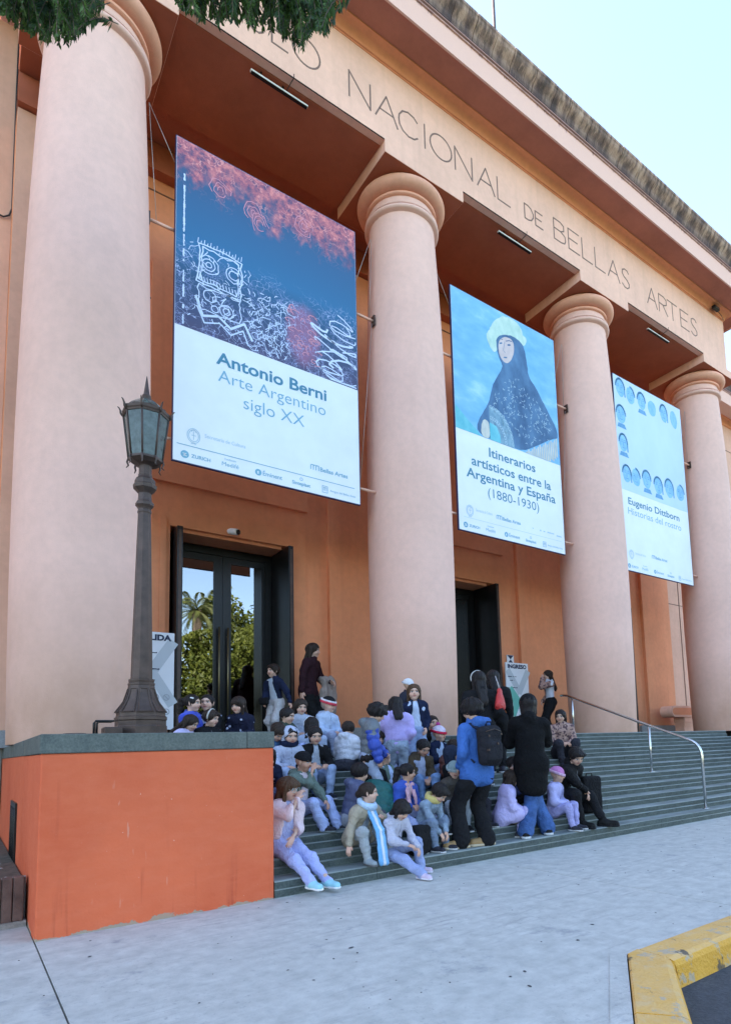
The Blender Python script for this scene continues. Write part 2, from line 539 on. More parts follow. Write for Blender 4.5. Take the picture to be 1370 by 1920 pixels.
kerb_run((-1.92, -9.30), (2.17, -6.145), 6)
kerb_run((-30, -9.30), (-1.97, -9.30), 28)
m = MB()                                          # mitre stone at the splay
prof = [((2.172, -6.143), 0.012), ((2.288, -6.13), 0.012), ((2.288, -6.385), 0.0), ((2.245, -6.40), -0.002), ((2.33 - .005, -6.348), 0.0)]
m.add([(2.172, -6.143, 0.013), (2.288, -6.13, 0.013), (2.288, -6.36, 0.010), (2.285, -6.405, -0.16), (2.222, -6.36, 0.008)], [(0, 1, 2, 4)])
m.add([(2.172, -6.143, -.16), (2.288, -6.13, -.16), (2.288, -6.40, -.16), (2.23, -6.385, -.16), (2.172, -6.143, .013), (2.288, -6.13, .013), (2.288, -6.385, .0), (2.235, -6.352, .0)],
      [(0, 1, 5, 4), (1, 2, 6, 5), (2, 3, 7, 6), (3, 0, 4, 7)])
m.build('kerb_corner', 'kerb_yellow', kerb)
strip = MB()
strip.add([(2.10, -6.06, .004), (2.17, -6.135, .004), (-1.80, -9.20, .004), (-1.87, -9.11, .004)], [(0, 1, 2, 3)])
tag(strip.build('kerb_haunch', 'pavement_concrete', None), kind='structure')

# flattened gum spots and small leaf litter trodden into the pavement
m = MB()
plain('grime', (0.075, 0.075, 0.08), 0.8)
for i in range(300):
    x, y = rng.uniform(-3, 13), rng.uniform(-6.0, -3.2)
    if rng.random() < 0.35: y = rng.uniform(-8.8, -3.3)
    if y < kline(x) + 0.15 or (x < 1.3 and y > -3.25): continue
    r = rng.choice((0.007, 0.009, 0.011, 0.014, 0.019)) * rng.uniform(0.7, 1.15); a0 = rng.uniform(0, 6); e = rng.uniform(0.45, 1)
    pts = []
    for k in range(8):
        t = 2 * PI * k / 8; rr = r * rng.uniform(0.65, 1.2)
        px, py = rr * math.cos(t), rr * e * math.sin(t)
        pts.append((x + px * math.cos(a0) - py * math.sin(a0), y + px * math.sin(a0) + py * math.cos(a0), 0.003))
    b0 = len(m.v); m.v += [(x, y, 0.006)] + pts
    for k in range(8):
        m.f.append((b0, b0 + 1 + k, b0 + 1 + (k + 1) % 8)); m.sm.append(False)
tag(m.build('pavement_litter', 'grime'), kind='stuff')

# ------------------------------------------------------------------ museum building
S = 5.0
NCOL = 4
museum = thing('museum_building', 'salmon pink museum with four plain columns and incised lettering on its frieze', 'museum', (0, 0, 0))
Y0 = -0.79
# portico wall and openings
WY = 1.78
doors = [(1.46 + S * i, 3.54 + S * i) for i in range(3)]
ZD = 5.05
m = MB()
edges = [-0.8] + [e for d in doors for e in d] + [15.8]
for i in range(0, len(edges), 2):
    m.box(edges[i], edges[i + 1], WY, WY + 0.62, 1.5, 11.6)
for a, b in doors:
    m.box(a, b, WY, WY + 0.62, ZD, 11.6)
m.build('wall', 'portico_bounce_paint', museum)
for i in range(3):
    x = S * i
    m = MB()                                       # flat raised surround of each door
    m.box(1.18 + x, 1.458 + x, WY - .045, WY, 1.502, 5.36)
    m.box(3.542 + x, 3.84 + x, WY - .045, WY, 1.502, 5.36)
    m.box(1.458 + x, 3.542 + x, WY - .045, WY, ZD + .003, 5.36)
    m.box(1.30 + x, 1.40 + x, WY - .060, WY - .045, 1.504, 5.18)
    m.build('door_surround', 'portico_bounce_paint', museum)
    MB().box(1.12 + x, 3.87 + x, WY - .085, WY, 5.77, 9.6).build('overdoor_panel', 'portico_bounce_paint', museum)
for x0, x1 in ((-0.797, 0.71), (4.29, 5.71), (9.29, 10.71), (14.29, 15.30)):
    MB().box(x0, x1, WY - .10, WY, 1.503, 11.1).build('wall_pier', 'wing_paint' if x0 < 0 else 'portico_bounce_paint', museum)
MB().box(-0.8, 15.8, WY - .20, WY + .3, 11.12, 11.60).build('wall_top_band', 'soffit_brown', museum)  # projecting dark brown band along the top of the wall
for z in (10.88, 8.9):
    for x0, x1 in ((0.713, 4.287), (5.713, 9.287), (10.713, 14.287)):
        MB().box(x0, x1, WY - .010, WY + .002, z, z + .022).build('wall_joint', 'joint_paint', museum)
for x0, x1 in ((-0.8, 1.17), (3.85, 6.17), (8.85, 11.17), (13.85, 15.8)):
    MB().box(x0, x1, WY - .115, WY - .001, 1.501, 1.74).build('wall_plinth', 'dado_stone', museum)
# ceiling behind the architrave, architrave / frieze
MB().box(-0.8, 15.8, 0.6, 2.2, 11.62, 11.75).build('portico_ceiling', 'soffit_brown', museum)
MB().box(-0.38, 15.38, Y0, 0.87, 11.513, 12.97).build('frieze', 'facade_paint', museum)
for a in (-0.15, 4.85, 9.85):                       # brown soffits between the columns, behind a pale front strip
    MB().box(a + 1.004, a + 4.292, -0.652, 0.868, 11.503, 11.5128).build('soffit', 'soffit_brown', museum)
    MB().box(a + 1.004, a + 4.292, Y0 - .004, Y0 + .006, 11.508, 11.522).build('shadow_line', 'dark_gap', museum)  # dark strip drawn for the shadow line along the frieze's lower edge
for i in range(NCOL):
    b = MB().box(S * i - .852, S * i + .852, Y0 - .002, 0.869, 11.292, 11.512).build('abacus_block', 'facade_paint', museum)
    MB().box(S * i - .846, S * i + .846, Y0 + .006, 0.862, 11.287, 11.2915).build('block_soffit', 'soffit_brown', b)
def ring_sweep(prof, x0, x1, y0, yb):
    """profile of (outward d, z) carried round the portico: left flank, front, right flank"""
    M = MB(); n = len(prof)
    vs = []
    for d, z in prof:
        vs += [(x0 - d, yb, z), (x0 - d, y0 - d, z), (x1 + d, y0 - d, z), (x1 + d, yb, z)]
    fs = []
    for i in range(n):
        j = (i + 1) % n
        for k in range(3):
            fs.append((i * 4 + k, i * 4 + k + 1, j * 4 + k + 1, j * 4 + k))
    fs.append(tuple(i * 4 for i in range(n))); fs.append(tuple(i * 4 + 3 for i in range(n))[::-1])
    return M.add(vs, fs)
X0, X1, YB = -0.38, 15.38, 2.19
cove = [(-0.05, 12.925), (0.012, 12.925), (0.012, 12.945), (0.035, 12.955)]
for k in range(7):
    t = k / 6 * PI / 2
    cove.append((0.035 + 0.165 * (1 - math.cos(t)), 12.955 + 0.14 * math.sin(t)))
cove += [(0.225, 13.095), (0.225, 13.125), (-0.05, 13.125)]
o = ring_sweep(cove, X0, X1, Y0, YB).build('cornice_moulding', 'moulding_paint', museum); sharp(o, 50)
for p in o.data.polygons: p.use_smooth = True
o.data.set_sharp_from_angle(angle=rad(40))
cor = [(0.20, 13.13), (0.695, 13.13), (0.70, 13.085), (0.735, 13.085), (0.738, 13.515), (0.765, 13.52), (0.765, 13.545), (0.752, 13.55), (0.79, 13.56), (0.79, 13.583), (0.20, 13.583)]
ring_sweep(cor, X0, X1, Y0, YB).build('corona', 'corona_paint', museum)
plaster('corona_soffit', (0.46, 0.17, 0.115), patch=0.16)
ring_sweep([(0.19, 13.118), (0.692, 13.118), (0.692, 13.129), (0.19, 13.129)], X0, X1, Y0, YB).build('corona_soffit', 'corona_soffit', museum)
MB().box(X0 - .17, X1 + .17, Y0 - .17, YB, 13.128, 13.584).build('cornice_core', 'facade_paint', museum)
# the weathered gutter moulding is laid in separate stones
def sima_prof():
    P = [(0.68, 13.586), (0.795, 13.586), (0.805, 13.615)]
    for k in range(9):
        t = k / 8
        P.append((0.815 + 0.16 * (t - math.sin(2 * PI * t) / (2 * PI) * 0.75), 13.625 + 0.235 * t))
    return P + [(0.99, 13.875), (0.99, 13.93), (0.68, 13.93)]
SP = sima_prof()
xa = X0 - 0.6
while xa < X1 + 0.6:
    L = rng.uniform(0.42, 0.62)
    xb = min(xa + L, X1 + 0.62)
    j = rng.uniform(-.006, .006)
    M = MB().prism_x([(Y0 - d + j, z + j * .6) for d, z in SP], xa + .006, xb - .006)
    o = M.build('gutter_stone', 'stained_cornice', museum)
    for p in o.data.polygons: p.use_smooth = len(p.vertices) == 4
    o.data.set_sharp_from_angle(angle=rad(35))
    xa = xb
ya = Y0 - 0.2
while ya < YB - .1:
    M = MB()
    n = len(SP)
    for side in (0,):
        vs = [(X1 + d, ya + .004, z) for d, z in SP] + [(X1 + d, min(ya + .5, YB) - .004, z) for d, z in SP]
        M.add(vs, [(i, (i + 1) % n, n + (i + 1) % n, n + i) for i in range(n)] + [tuple(range(n)), tuple(range(2 * n - 1, n - 1, -1))])
    M.build('gutter_stone', 'stained_cornice', museum)
    ya += .5
M = MB(); n = len(SP)
vs = [(X1 + 0.6, Y0 - d, z) for d, z in SP] + [(X1 + d, Y0 - d, z) for d, z in SP] + [(X1 + d, Y0 - .2, z) for d, z in SP]
M.add(vs, [(i, (i + 1) % n, n + (i + 1) % n, n + i) for i in range(n)] + [(n + i, n + (i + 1) % n, 2 * n + (i + 1) % n, 2 * n + i) for i in range(n)] + [tuple(range(n)), tuple(range(3 * n - 1, 2 * n - 1, -1))])
M.build('gutter_stone', 'stained_cornice', museum)
MB().box(X0 - .66, X1 + .66, Y0 - .66, YB + 6, 13.587, 13.90).build('roof', 'dado_stone', museum)

# columns
def shaft_r(z):
    zz = (z - 1.3) / 5.0; t = zz / 1.9
    return (0.1403 + (0.1895 - 0.1403) * t - 0.0712 * t * t) * 5.0
prof = [(shaft_r(1.5), 1.5)] + [(shaft_r(1.5 + 9.2 * k / 30), 1.5 + 9.2 * k / 30) for k in range(1, 31)] + [(0.60, 10.705), (0.60, 11.06)]
colm = MB().lathe(prof, 96).build('column', 'column_paint', museum); sharp(colm, 30)
rp = [(0.60, 10.705)] + [(0.632 + 0.05 * math.sin(t), 10.765 - 0.045 * math.cos(t)) for t in [PI * k / 8 for k in range(9)]] + [(0.665, 10.815), (0.672, 10.835), (0.66, 10.85), (0.60, 10.86)]
ringm = MB().lathe(rp, 96).build('neck_ring', 'column_paint', colm); sharp(ringm, 40)
ep = [(0.60, 11.0), (0.625, 11.0), (0.648, 11.018), (0.648, 11.055), (0.625, 11.066), (0.625, 11.075)]
for k in range(13):
    t = PI * k / 12
    ep.append((0.655 + 0.155 * math.sin(t * 0.93), 11.185 - 0.105 * math.cos(t)))
ep += [(0.66, 11.2905), (0.3, 11.2905)]
echm = MB().lathe(ep, 96).build('capital', 'capital_paint', colm); sharp(echm, 40)
for i in range(1, NCOL):
    c = colm.copy(); COL.objects.link(c); c.parent = museum; c.location = (S * i, 0, 0)
    for ch in (ringm, echm):
        d = ch.copy(); COL.objects.link(d); d.parent = c

# incised lettering, one object per word
GL = {
 'M': [[(0, 0), (.12, 1), (.5, .15), (.88, 1), (1, 0)]], 'U': [[(0, 1), (0, .35), (.08, .12), (.3, 0), (.7, 0), (.92, .12), (1, .35), (1, 1)]],
 'S': [[(.92, .86), (.75, .98), (.45, 1), (.15, .9), (.1, .72), (.25, .58), (.7, .44), (.92, .3), (.9, .12), (.65, 0), (.3, 0), (.04, .13)]],
 'E': [[(1, 1), (0, 1), (0, 0), (1, 0)], [(0, .52), (.82, .52)]],
 'O': [[(.5 + .5 * math.cos(t), .5 + .5 * math.sin(t)) for t in [2 * PI * k / 28 for k in range(29)]]],
 'N': [[(0, 0), (0, 1), (1, 0), (1, 1)]], 'A': [[(0, 0), (.5, 1), (1, 0)], [(.2, .36), (.8, .36)]],
 'C': [[(.98, .82), (.8, .95), (.5, 1), (.2, .9), (.03, .68), (0, .5), (.03, .3), (.2, .1), (.5, 0), (.8, .05), (.98, .18)]],
 'I': [[(.5, 0), (.5, 1)]], 'L': [[(0, 1), (0, 0), (1, 0)]],
 'D': [[(0, 0), (0, 1), (.4, 1), (.75, .9), (1, .62), (1, .38), (.75, .1), (.4, 0), (0, 0)]],
 'B': [[(0, 0), (0, 1), (.6, 1), (.88, .9), (.88, .66), (.6, .54), (0, .54)], [(.6, .54), (.95, .42), (1, .2), (.9, .06), (.6, 0), (0, 0)]],
 'R': [[(0, 0), (0, 1), (.6, 1), (.92, .88), (.92, .62), (.6, .5), (0, .5)], [(.45, .5), (1, 0)]],
 'T': [[(0, 1), (1, 1)], [(.5, 1), (.5, 0)]],
}
def stroke(M, pts, wd, y, mapf):
    pts = [mapf(p) for p in pts]
    for i in range(len(pts) - 1):
        a, b = Vector(pts[i]), Vector(pts[i + 1])
        d = (b - a).normalized(); nn = Vector((-d.y, d.x)) * wd / 2
        e = d * wd * 0.3
        q = [a + nn - e, a - nn - e, b - nn + e, b + nn + e]
        yy = y - 0.0006 * (i % 3)
        M.add([(p.x, yy, p.y) for p in q] + [(p.x, y + .012, p.y) for p in q], [(0, 1, 2, 3), (4, 7, 6, 5), (0, 4, 5, 1), (1, 5, 6, 2), (2, 6, 7, 3), (3, 7, 4, 0)])
words = [
 [('M', .62, 1.10), ('U', 1.30, 1.66), ('S', 1.80, 2.06), ('E', 2.17, 2.42), ('O', 2.50, 2.96)],
 [('N', 3.48, 3.88), ('A', 3.98, 4.42), ('C', 4.45, 4.85), ('I', 4.97, 5.03), ('O', 5.12, 5.61), ('N', 5.69, 6.10), ('A', 6.23, 6.67), ('L', 6.75, 7.08)],
 [('D', 7.49, 7.74), ('E', 7.80, 8.01)],
 [('B', 8.36, 8.72), ('E', 8.82, 9.17), ('L', 9.27, 9.60), ('L', 9.71, 10.05), ('A', 10.16, 10.59), ('S', 10.68, 10.98)],
 [('A', 11.68, 12.09), ('R', 12.18, 12.54), ('T', 12.56, 12.99), ('E', 13.14, 13.52), ('S', 13.62, 13.93)]]
for wi, wd_ in enumerate(words):
    M = MB()
    hgt = 0.32 if wi == 2 else 0.47
    for ch, a, b in wd_:
        for st in GL[ch]:
            stroke(M, st, 0.026, Y0 - 0.0035, lambda p: (a + p[0] * (b - a), 11.875 + p[1] * hgt))
    M.build('carved_word', 'letter_paint', museum)

# glazed entrance doors
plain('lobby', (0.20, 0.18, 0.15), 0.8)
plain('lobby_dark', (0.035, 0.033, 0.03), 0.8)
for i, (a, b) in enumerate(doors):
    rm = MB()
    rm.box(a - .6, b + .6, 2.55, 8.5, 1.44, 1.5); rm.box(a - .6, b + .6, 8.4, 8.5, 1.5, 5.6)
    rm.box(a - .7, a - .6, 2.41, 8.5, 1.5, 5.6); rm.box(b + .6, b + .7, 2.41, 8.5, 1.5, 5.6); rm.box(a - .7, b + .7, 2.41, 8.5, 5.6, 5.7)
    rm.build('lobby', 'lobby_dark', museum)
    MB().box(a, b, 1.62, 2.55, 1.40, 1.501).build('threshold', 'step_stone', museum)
    fr = MB()                                      # fixed frame
    fr.box(a + .004, a + .26, 2.30, 2.40, 1.502, 4.985); fr.box(b - .26, b - .004, 2.30, 2.40, 1.502, 4.985)
    fr.box(a + .26, b - .26, 2.30, 2.40, 4.86, 4.985)
    frame = fr.build('door_frame', 'black_metal', museum)
    for sx in (0, 1):
        x0 = a + .262 if sx == 0 else (a + b) / 2 + .003
        x1 = (a + b) / 2 - .003 if sx == 0 else b - .262
        lf = MB()
        lf.box(x0, x0 + (.06 if sx == 0 else .15), 2.315, 2.375, 1.51, 4.855); lf.box(x1 - (.15 if sx == 0 else .06), x1, 2.315, 2.375, 1.51, 4.855)
        gx0 = x0 + (.06 if sx == 0 else .15); gx1 = x1 - (.15 if sx == 0 else .06)
        lf.box(gx0, gx1, 2.315, 2.375, 1.51, 1.72); lf.box(gx0, gx1, 2.315, 2.375, 4.74, 4.855)
        leaf = lf.build('door_leaf', 'black_metal', museum)
        MB().box(gx0 - .01, gx1 + .01, 2.34, 2.352, 1.70, 4.75).build('door_glass', 'door_glass', leaf)
        hx = x1 - .075 if sx == 0 else x0 + .075
        h = MB().tube([(hx, 2.255, 1.75), (hx, 2.255, 3.55)], .017, 8)
        for hz in (1.9, 3.4): h.tube([(hx, 2.255, hz), (hx, 2.317, hz)], .012, 6)
        h.build('door_handle', 'bronze_metal', leaf)
    for sx, x in ((0, a + .05), (1, b - .14)):      # heavy outer leaves folded back into the reveal
        sh = MB().box(x, x + .085, 1.50, 2.27, 1.505, 4.99).build('folded_shutter', 'black_metal', museum)
        e = MB().box(x + .02, x + .065, 1.492, 1.4985, 1.56, 4.93)
        e.build('shutter_edge', 'lamp_iron', sh)
    MB().box(a + .15, b - .15, 1.80, 2.28, 4.992, 5.046).build('lintel_lining', 'moulding_paint', museum)

# wings left and right of the portico
for x0, x1, x2, x3 in ((-40, -0.803, -40, -.642), (15.803, 60, 15.805, 60)):
    MB().box(x0, x1, 2.2, 2.8, 0.0, 12.95).build('wing_wall', 'wing_paint', museum)
    MB().box(x2, x3, 2.17, 2.1995, 0.0, 1.84).build('wing_plinth', 'dado_stone', museum)
for x0, x1 in ((-40, -1.13), (16.2, 60)):
    MB().prism_x([(2.21 - d, z) for d, z in cove], x0, x1).build('cornice_moulding', 'moulding_paint', museum)
    MB().prism_x([(2.21 - d, z) for d, z in cor], x0, x1).build('corona', 'corona_paint', museum)
    MB().prism_x([(2.21 - d, z) for d, z in SP], x0, x1).build('gutter_stone', 'stained_cornice', museum)
for z in (11.95, 9.9, 7.8, 5.6):
    MB().box(15.81, 60, 2.193, 2.2002, z, z + .02).build('wall_joint', 'joint_paint', museum)
MB().box(17.05, 17.09, 2.192, 2.2002, 2.2, 11.9).build('wall_joint', 'joint_paint', museum)
MB().box(-39, 59, 2.85, 30, 0, 13.8).build('main_block', 'wing_paint', museum)

# ------------------------------------------------------------------ staircase
stairs = thing('staircase', 'wide flight of ten dark grey green stone steps below the columns', 'staircase')
TR, RS, YF = 0.26, 0.15, -3.08
def Yk(k): return YF + TR * (k - 1)
for k in range(1, 11):
    xa = 1.194 if k <= 6 else -0.275
    first = True
    while xa < 13.80:
        L = rng.uniform(1.35, 2.2)
        if k == 1 and first: L = 1.085
        first = False
        xb = min(xa + L, 13.80)
        if 13.80 - xb < 0.5: xb = 13.80
        y, z0, z1 = Yk(k), RS * (k - 1), RS * k
        j = rng.uniform(-.003, .003)
        yb = y + TR + .03 if k < 10 else y + 0.04
        e = .022
        if k == 1:
            pr = [(y, z0), (y, z1 - .012), (y + .012, z1 + j * .5), (yb, z1), (yb, z0)]
        else:
            pr = [(y - e, z0), (y - e, z0 + .066), (y - e + .004, z0 + .071), (y + .004, z0 + .073), (y + j, z1 - .012), (y + .011, z1 + j * .5), (yb, z1), (yb, z0)]
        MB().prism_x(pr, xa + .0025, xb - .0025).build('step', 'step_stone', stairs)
        xa = xb
m = MB(); m.box(-0.275, 13.80, Yk(10) + .042, 1.662, 1.2, 1.5)
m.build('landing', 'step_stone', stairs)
m = MB()
for k in range(1, 10):
    m.box(1.2 if k <= 6 else -0.27, 13.795, Yk(k) + .2, Yk(10) + .1, RS * (k - 1) + .001, RS * k - .004)
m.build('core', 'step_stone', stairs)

def stair_block(label, mirror=False):
    t = thing('stair_wall', label, 'wall', (15.0 if mirror else 0, 0, 0), 0, 'terracotta walls flanking the stairs')
    sx = -1 if mirror else 1
    def bx(M, x0, x1, *r, **k):
        a, b = sorted((x0 * sx, x1 * sx)); return M.box(a, b, *r, **k)
    M = MB()
    bx(M, -0.629, 1.190, -3.078, -1.56, -0.02, 1.357, bev=.010); bx(M, -0.629, -0.28, -1.56, 2.2, -0.02, 1.357)
    M.build('wall', 'terracotta_paint', t)
    cuts = [-0.640, 0.94, 1.198] if not mirror else [-0.640, 0.3, 1.198]
    for a, b in zip(cuts, cuts[1:]):
        c = MB(); bx(c, a + .002, b - .002, -3.088, -1.55, 1.3575, 1.506, bev=.006)
        c.build('coping_stone', 'coping_stone', t)
    ys = [-1.546, -0.55, 0.6, 1.6, 2.19]
    for a, b in zip(ys, ys[1:]):
        c = MB(); bx(c, -0.640, -0.27, a + .002, b - .002, 1.3575, 1.506, bev=.006)
        c.build('coping_stone', 'coping_stone', t)
    return t
sw = stair_block('terracotta stair wall with dark stone coping that carries the street lamp')
stair_block('matching terracotta stair wall at the far end of the steps', True)
g = MB()
g.box(-.648, -.628, -.95, -.22, .27, .32); g.box(-.648, -.628, -.95, -.22, .84, .89); g.box(-.648, -.628, -.95, -.90, .32, .84); g.box(-.648, -.628, -.27, -.22, .32, .84)
gr = g.build('vent_grille', 'black_metal', sw)
MB().box(-.632, -.6285, -.90, -.27, .32, .84).build('vent_opening', 'dark_gap', gr)
for k in range(9):
    y = -.86 + .07 * k
    M = MB().tube([(-.642, y, .32), (-.642, y + .02, .45), (-.642, y - .02, .58), (-.642, y + .02, .71), (-.642, y, .84)], .011, 6)
    M.build('vent_bar', 'black_metal', gr)

# low brick edging and planting bed on the left
pb = thing('planter_edge', 'low brown brick edging on a cement footing left of the terracotta wall', 'planter')
me_b = None
for i in range(70):
    x = -0.66 - i * .076
    if me_b is None:
        o = MB().box(-.035, .035, -.05, .05, 0, .34, bev=.004).build('brick', 'brick', pb); me_b = o.data
    else:
        o = link('brick', me_b, None, pb)
    o.location = (x - .035, -2.43 + rng.uniform(-.006, .006), .045 + rng.uniform(-.004, .004)); o.rotation_euler = (0, 0, rng.uniform(-.03, .03))
MB().box(-6.1, -.64, -2.50, -2.36, -.01, .046).build('footing', 'cement', pb)
MB().box(-6.1, -.64, -2.376, -2.30, .046, .37).build('mortar_back', 'cement', pb)
tag(sheet('planting_bed', [(-40, -2.31), (-.64, -2.31), (-.64, 2.19), (-40, 2.19)], .31, 'soil', None, .3), kind='structure')
m = MB()
for i in range(60):
    x, y, r = rng.uniform(-1.7, -.75), rng.uniform(-2.2, 1.6), rng.uniform(.03, .07)
    b0 = len(m.v)
    for q in range(6):
        a = q * PI / 3 + rng.uniform(-.3, .3)
        m.v.append((x + r * math.cos(a), y + r * math.sin(a), .305)); m.sm.append(False)
    m.v.append((x, y, r * .4 + .31)); m.sm = m.sm[:len(m.f)]
    for q in range(6):
        m.f.append((b0 + q, b0 + (q + 1) % 6, b0 + 6)); m.sm.append(False)
m.sm = [False] * len(m.f)
stone('pale_rock', (0.2, 0.2, 0.19), (0.38, 0.38, 0.35))
tag(m.build('pebbles', 'pale_rock'), kind='stuff')

# scroll-ended ledge at the right end of the portico
lg = thing('stone_ledge', 'pink moulded ledge with a rounded end low beside the last column', 'ledge')
M = MB()
P = []
for k in range(13):
    t = PI / 2 + PI * k / 12
    P.append((14.50 + .155 * math.cos(t), 2.10 + .155 * math.sin(t)))
P = [(15.9, 2.255)] + P + [(15.9, 1.945)]
n = len(P)
M.add([(x, 1.02, z) for x, z in P] + [(x, 1.40, z) for x, z in P], [tuple(range(n)), tuple(range(2 * n - 1, n - 1, -1))] + [(i, n + i, n + (i + 1) % n, (i + 1) % n) for i in range(n)])
M.build('cap', 'facade_paint', lg)
Q = [(14.52 + (x - 14.52) * .82 if x < 15 else x, 2.10 + (z - 2.10) * .62) for x, z in P]
MB().add([(x, 1.012, z) for x, z in Q] + [(x, 1.021, z) for x, z in Q], [tuple(range(n))] + [(i, n + i, n + (i + 1) % n, (i + 1) % n) for i in range(n)]).build('cap_panel', 'moulding_paint', lg)
m = MB().box(15.0, 15.9, 1.06, 1.40, 1.80, 1.944); m.box(15.03, 15.9, 1.09, 1.40, 1.70, 1.80); m.box(15.06, 15.9, 1.12, 1.40, 1.501, 1.70)
m.build('console', 'facade_paint', lg)
# ------------------------------------------------------------------ street lamp on the wall
LX, LY = 0.26, -2.1
lamp = thing('street_lamp', 'old grey iron lamp post with an octagonal glass lantern on the terracotta wall', 'street lamp', (LX, LY, 1.506))
def oct_(name, prof, parent, mat='lamp_iron', n=8, ph=PI / 8):
    return MB().lathe([(r, z - 1.506) for r, z in prof], n, smooth=False, ph=ph).build(name, mat, parent)
oct_('base', [(.236, 1.506), (.236, 1.60), (.228, 1.612), (.228, 1.655), (.236, 1.665), (.236, 1.69), (.222, 1.70), (.218, 1.745), (.180, 1.80), (.150, 1.86), (.128, 1.93), (.118, 2.0), (.122, 2.004), (.122, 2.022), (.112, 2.026), (.116, 2.045), (.116, 2.06), (.10, 2.066)], lamp)
for k in range(8):                                # raised frames on the bell of the base
    t = PI / 4 * k
    M = MB()
    c, s_ = math.cos(t), math.sin(t)
    def pt(r, z, off):
        return (r * c - off * s_, r * s_ + off * c, z - 1.506)
    a = [pt(.218, 1.74, -.065), pt(.148, 1.845, -.045), pt(.1145, 1.965, -.032), pt(.1145, 1.965, .032), pt(.148, 1.845, .045), pt(.218, 1.74, .065), pt(.218, 1.74, -.065)]
    M.tube(a, .006, 4, smooth=False)
    M.build('panel_moulding', 'lamp_iron', lamp)
oct_('shaft', [(.098, 2.05), (.094, 2.3), (.080, 2.9), (.066, 3.5), (.060, 3.745)], lamp)
oct_('collar', [(.058, 3.72), (.066, 3.74), (.066, 3.755), (.060, 3.77), (.066, 3.785), (.086, 3.81), (.086, 3.835), (.066, 3.86), (.062, 3.90), (.062, 3.935), (.07, 3.945), (.107, 3.985), (.112, 4.02), (.096, 4.035), (.096, 4.075), (.072, 4.10), (.064, 4.12), (.066, 4.135), (.060, 4.14), (.060, 4.22), (.085, 4.25)], lamp)
oct_('lantern_floor', [(.06, 4.225), (.12, 4.245), (.160, 4.275), (.160, 4.298), (.02, 4.298)], lamp)
lan = empty('lantern'); lan.parent = lamp
R0, R1, ZA, ZB = .158, .212, 4.298, 4.735
def ocorner(r, z, k, ph=PI / 8):
    t = PI / 4 * k + ph
    return Vector((r * math.cos(t), r * math.sin(t), z - 1.506))
for k in range(8):
    a0, a1, b0, b1 = ocorner(R0, ZA, k), ocorner(R1, ZB, k), ocorner(R0, ZA, k + 1), ocorner(R1, ZB, k + 1)
    MB().tube([a0, a1], .0095, 6).build('corner_bar', 'lamp_iron', lan)
    q = [a0 * .99, b0 * .99, b1 * .99, a1 * .99]
    for v, zz in zip(q, (ZA, ZA, ZB, ZB)): v.z = zz - 1.506
    nrm = ((b0 - a0).cross(a1 - a0)).normalized() * .004
    MB().add([tuple(v) for v in q] + [tuple(v - nrm) for v in q], [(0, 1, 2, 3), (7, 6, 5, 4), (0, 4, 5, 1), (1, 5, 6, 2), (2, 6, 7, 3), (3, 7, 4, 0)]).build('glass_pane', 'lamp_glass', lan)
    d = ocorner(1, 1.506, k); d.z = 0
    r = R1 + .006
    hk = [d * r + Vector((0, 0, ZB + .005 - 1.506)), d * (r + .018) + Vector((0, 0, ZB + .03 - 1.506)), d * (r + .022) + Vector((0, 0, ZB + .06 - 1.506)), d * (r + .036) + Vector((0, 0, ZB + .088 - 1.506)), d * (r + .050) + Vector((0, 0, ZB + .098 - 1.506))]
    MB().tube(hk, [.011, .012, .010, .007, .004], 6).build('horn', 'lamp_iron', lan)
    r = R0
    ft = [d * r + Vector((0, 0, ZA - 1.506)), d * (r + .012) + Vector((0, 0, ZA - .04 - 1.506)), d * (r - .002) + Vector((0, 0, ZA - .075 - 1.506)), d * (r + .018) + Vector((0, 0, ZA - .10 - 1.506))]
    MB().tube(ft, [.010, .010, .008, .004], 6).build('scroll_foot', 'lamp_iron', lan)
oct_('eave', [(.150, 4.728), (.218, 4.730), (.222, 4.745), (.214, 4.752), (.222, 4.765), (.226, 4.790), (.205, 4.800), (.15, 4.80)], lamp)
rf = oct_('roof', [(.204, 4.798), (.165, 4.845), (.115, 4.888), (.062, 4.925), (.05, 4.933), (.02, 4.935)], lamp, 'lamp_glass')
MB().lathe([(.052, 4.925 - 1.506), (.056, 4.935 - 1.506), (.03, 4.95 - 1.506), (.042, 4.965 - 1.506), (.042, 4.978 - 1.506), (.03, 4.99 - 1.506), (.026, 5.02 - 1.506), (.004, 5.19 - 1.506)], 12).build('finial', 'lamp_iron', rf)
MB().tube([(.2 * math.cos(k * PI / 4), .2 * math.sin(k * PI / 4), 4.80 - 1.506) for k in range(9)], .008, 6).build('roof_rim', 'lamp_iron', rf)

# small floodlight lying on the coping beside the lamp
fl = thing('floodlight', 'small dark metal floodlight bracket lying on the coping beside the lamp post', 'floodlight', (-.075, -2.35, 1.506))
M = MB().tube([(-.10, 0, 0), (-.10, 0, .12), (-.085, 0, .138), (.06, 0, .138)], .011, 6)
M.tube([(-.06, .12, 0), (-.06, .12, .12), (-.045, .12, .138), (.06, .12, .138)], .011, 6); M.tube([(-.085, 0, .138), (-.045, .12, .138)], .01, 6)
M.build('bracket', 'black_metal', fl)
MB().box(-.02, .13, -.02, .14, .012, .085, bev=.01).build('housing', 'lamp_iron', fl)
M = MB().lathe([(.10, 0), (.10, .022), (.085, .03), (.02, .03)], 24, c=(-.25, -.02, 0)); 
M.build('round_lens', 'lamp_iron', fl)

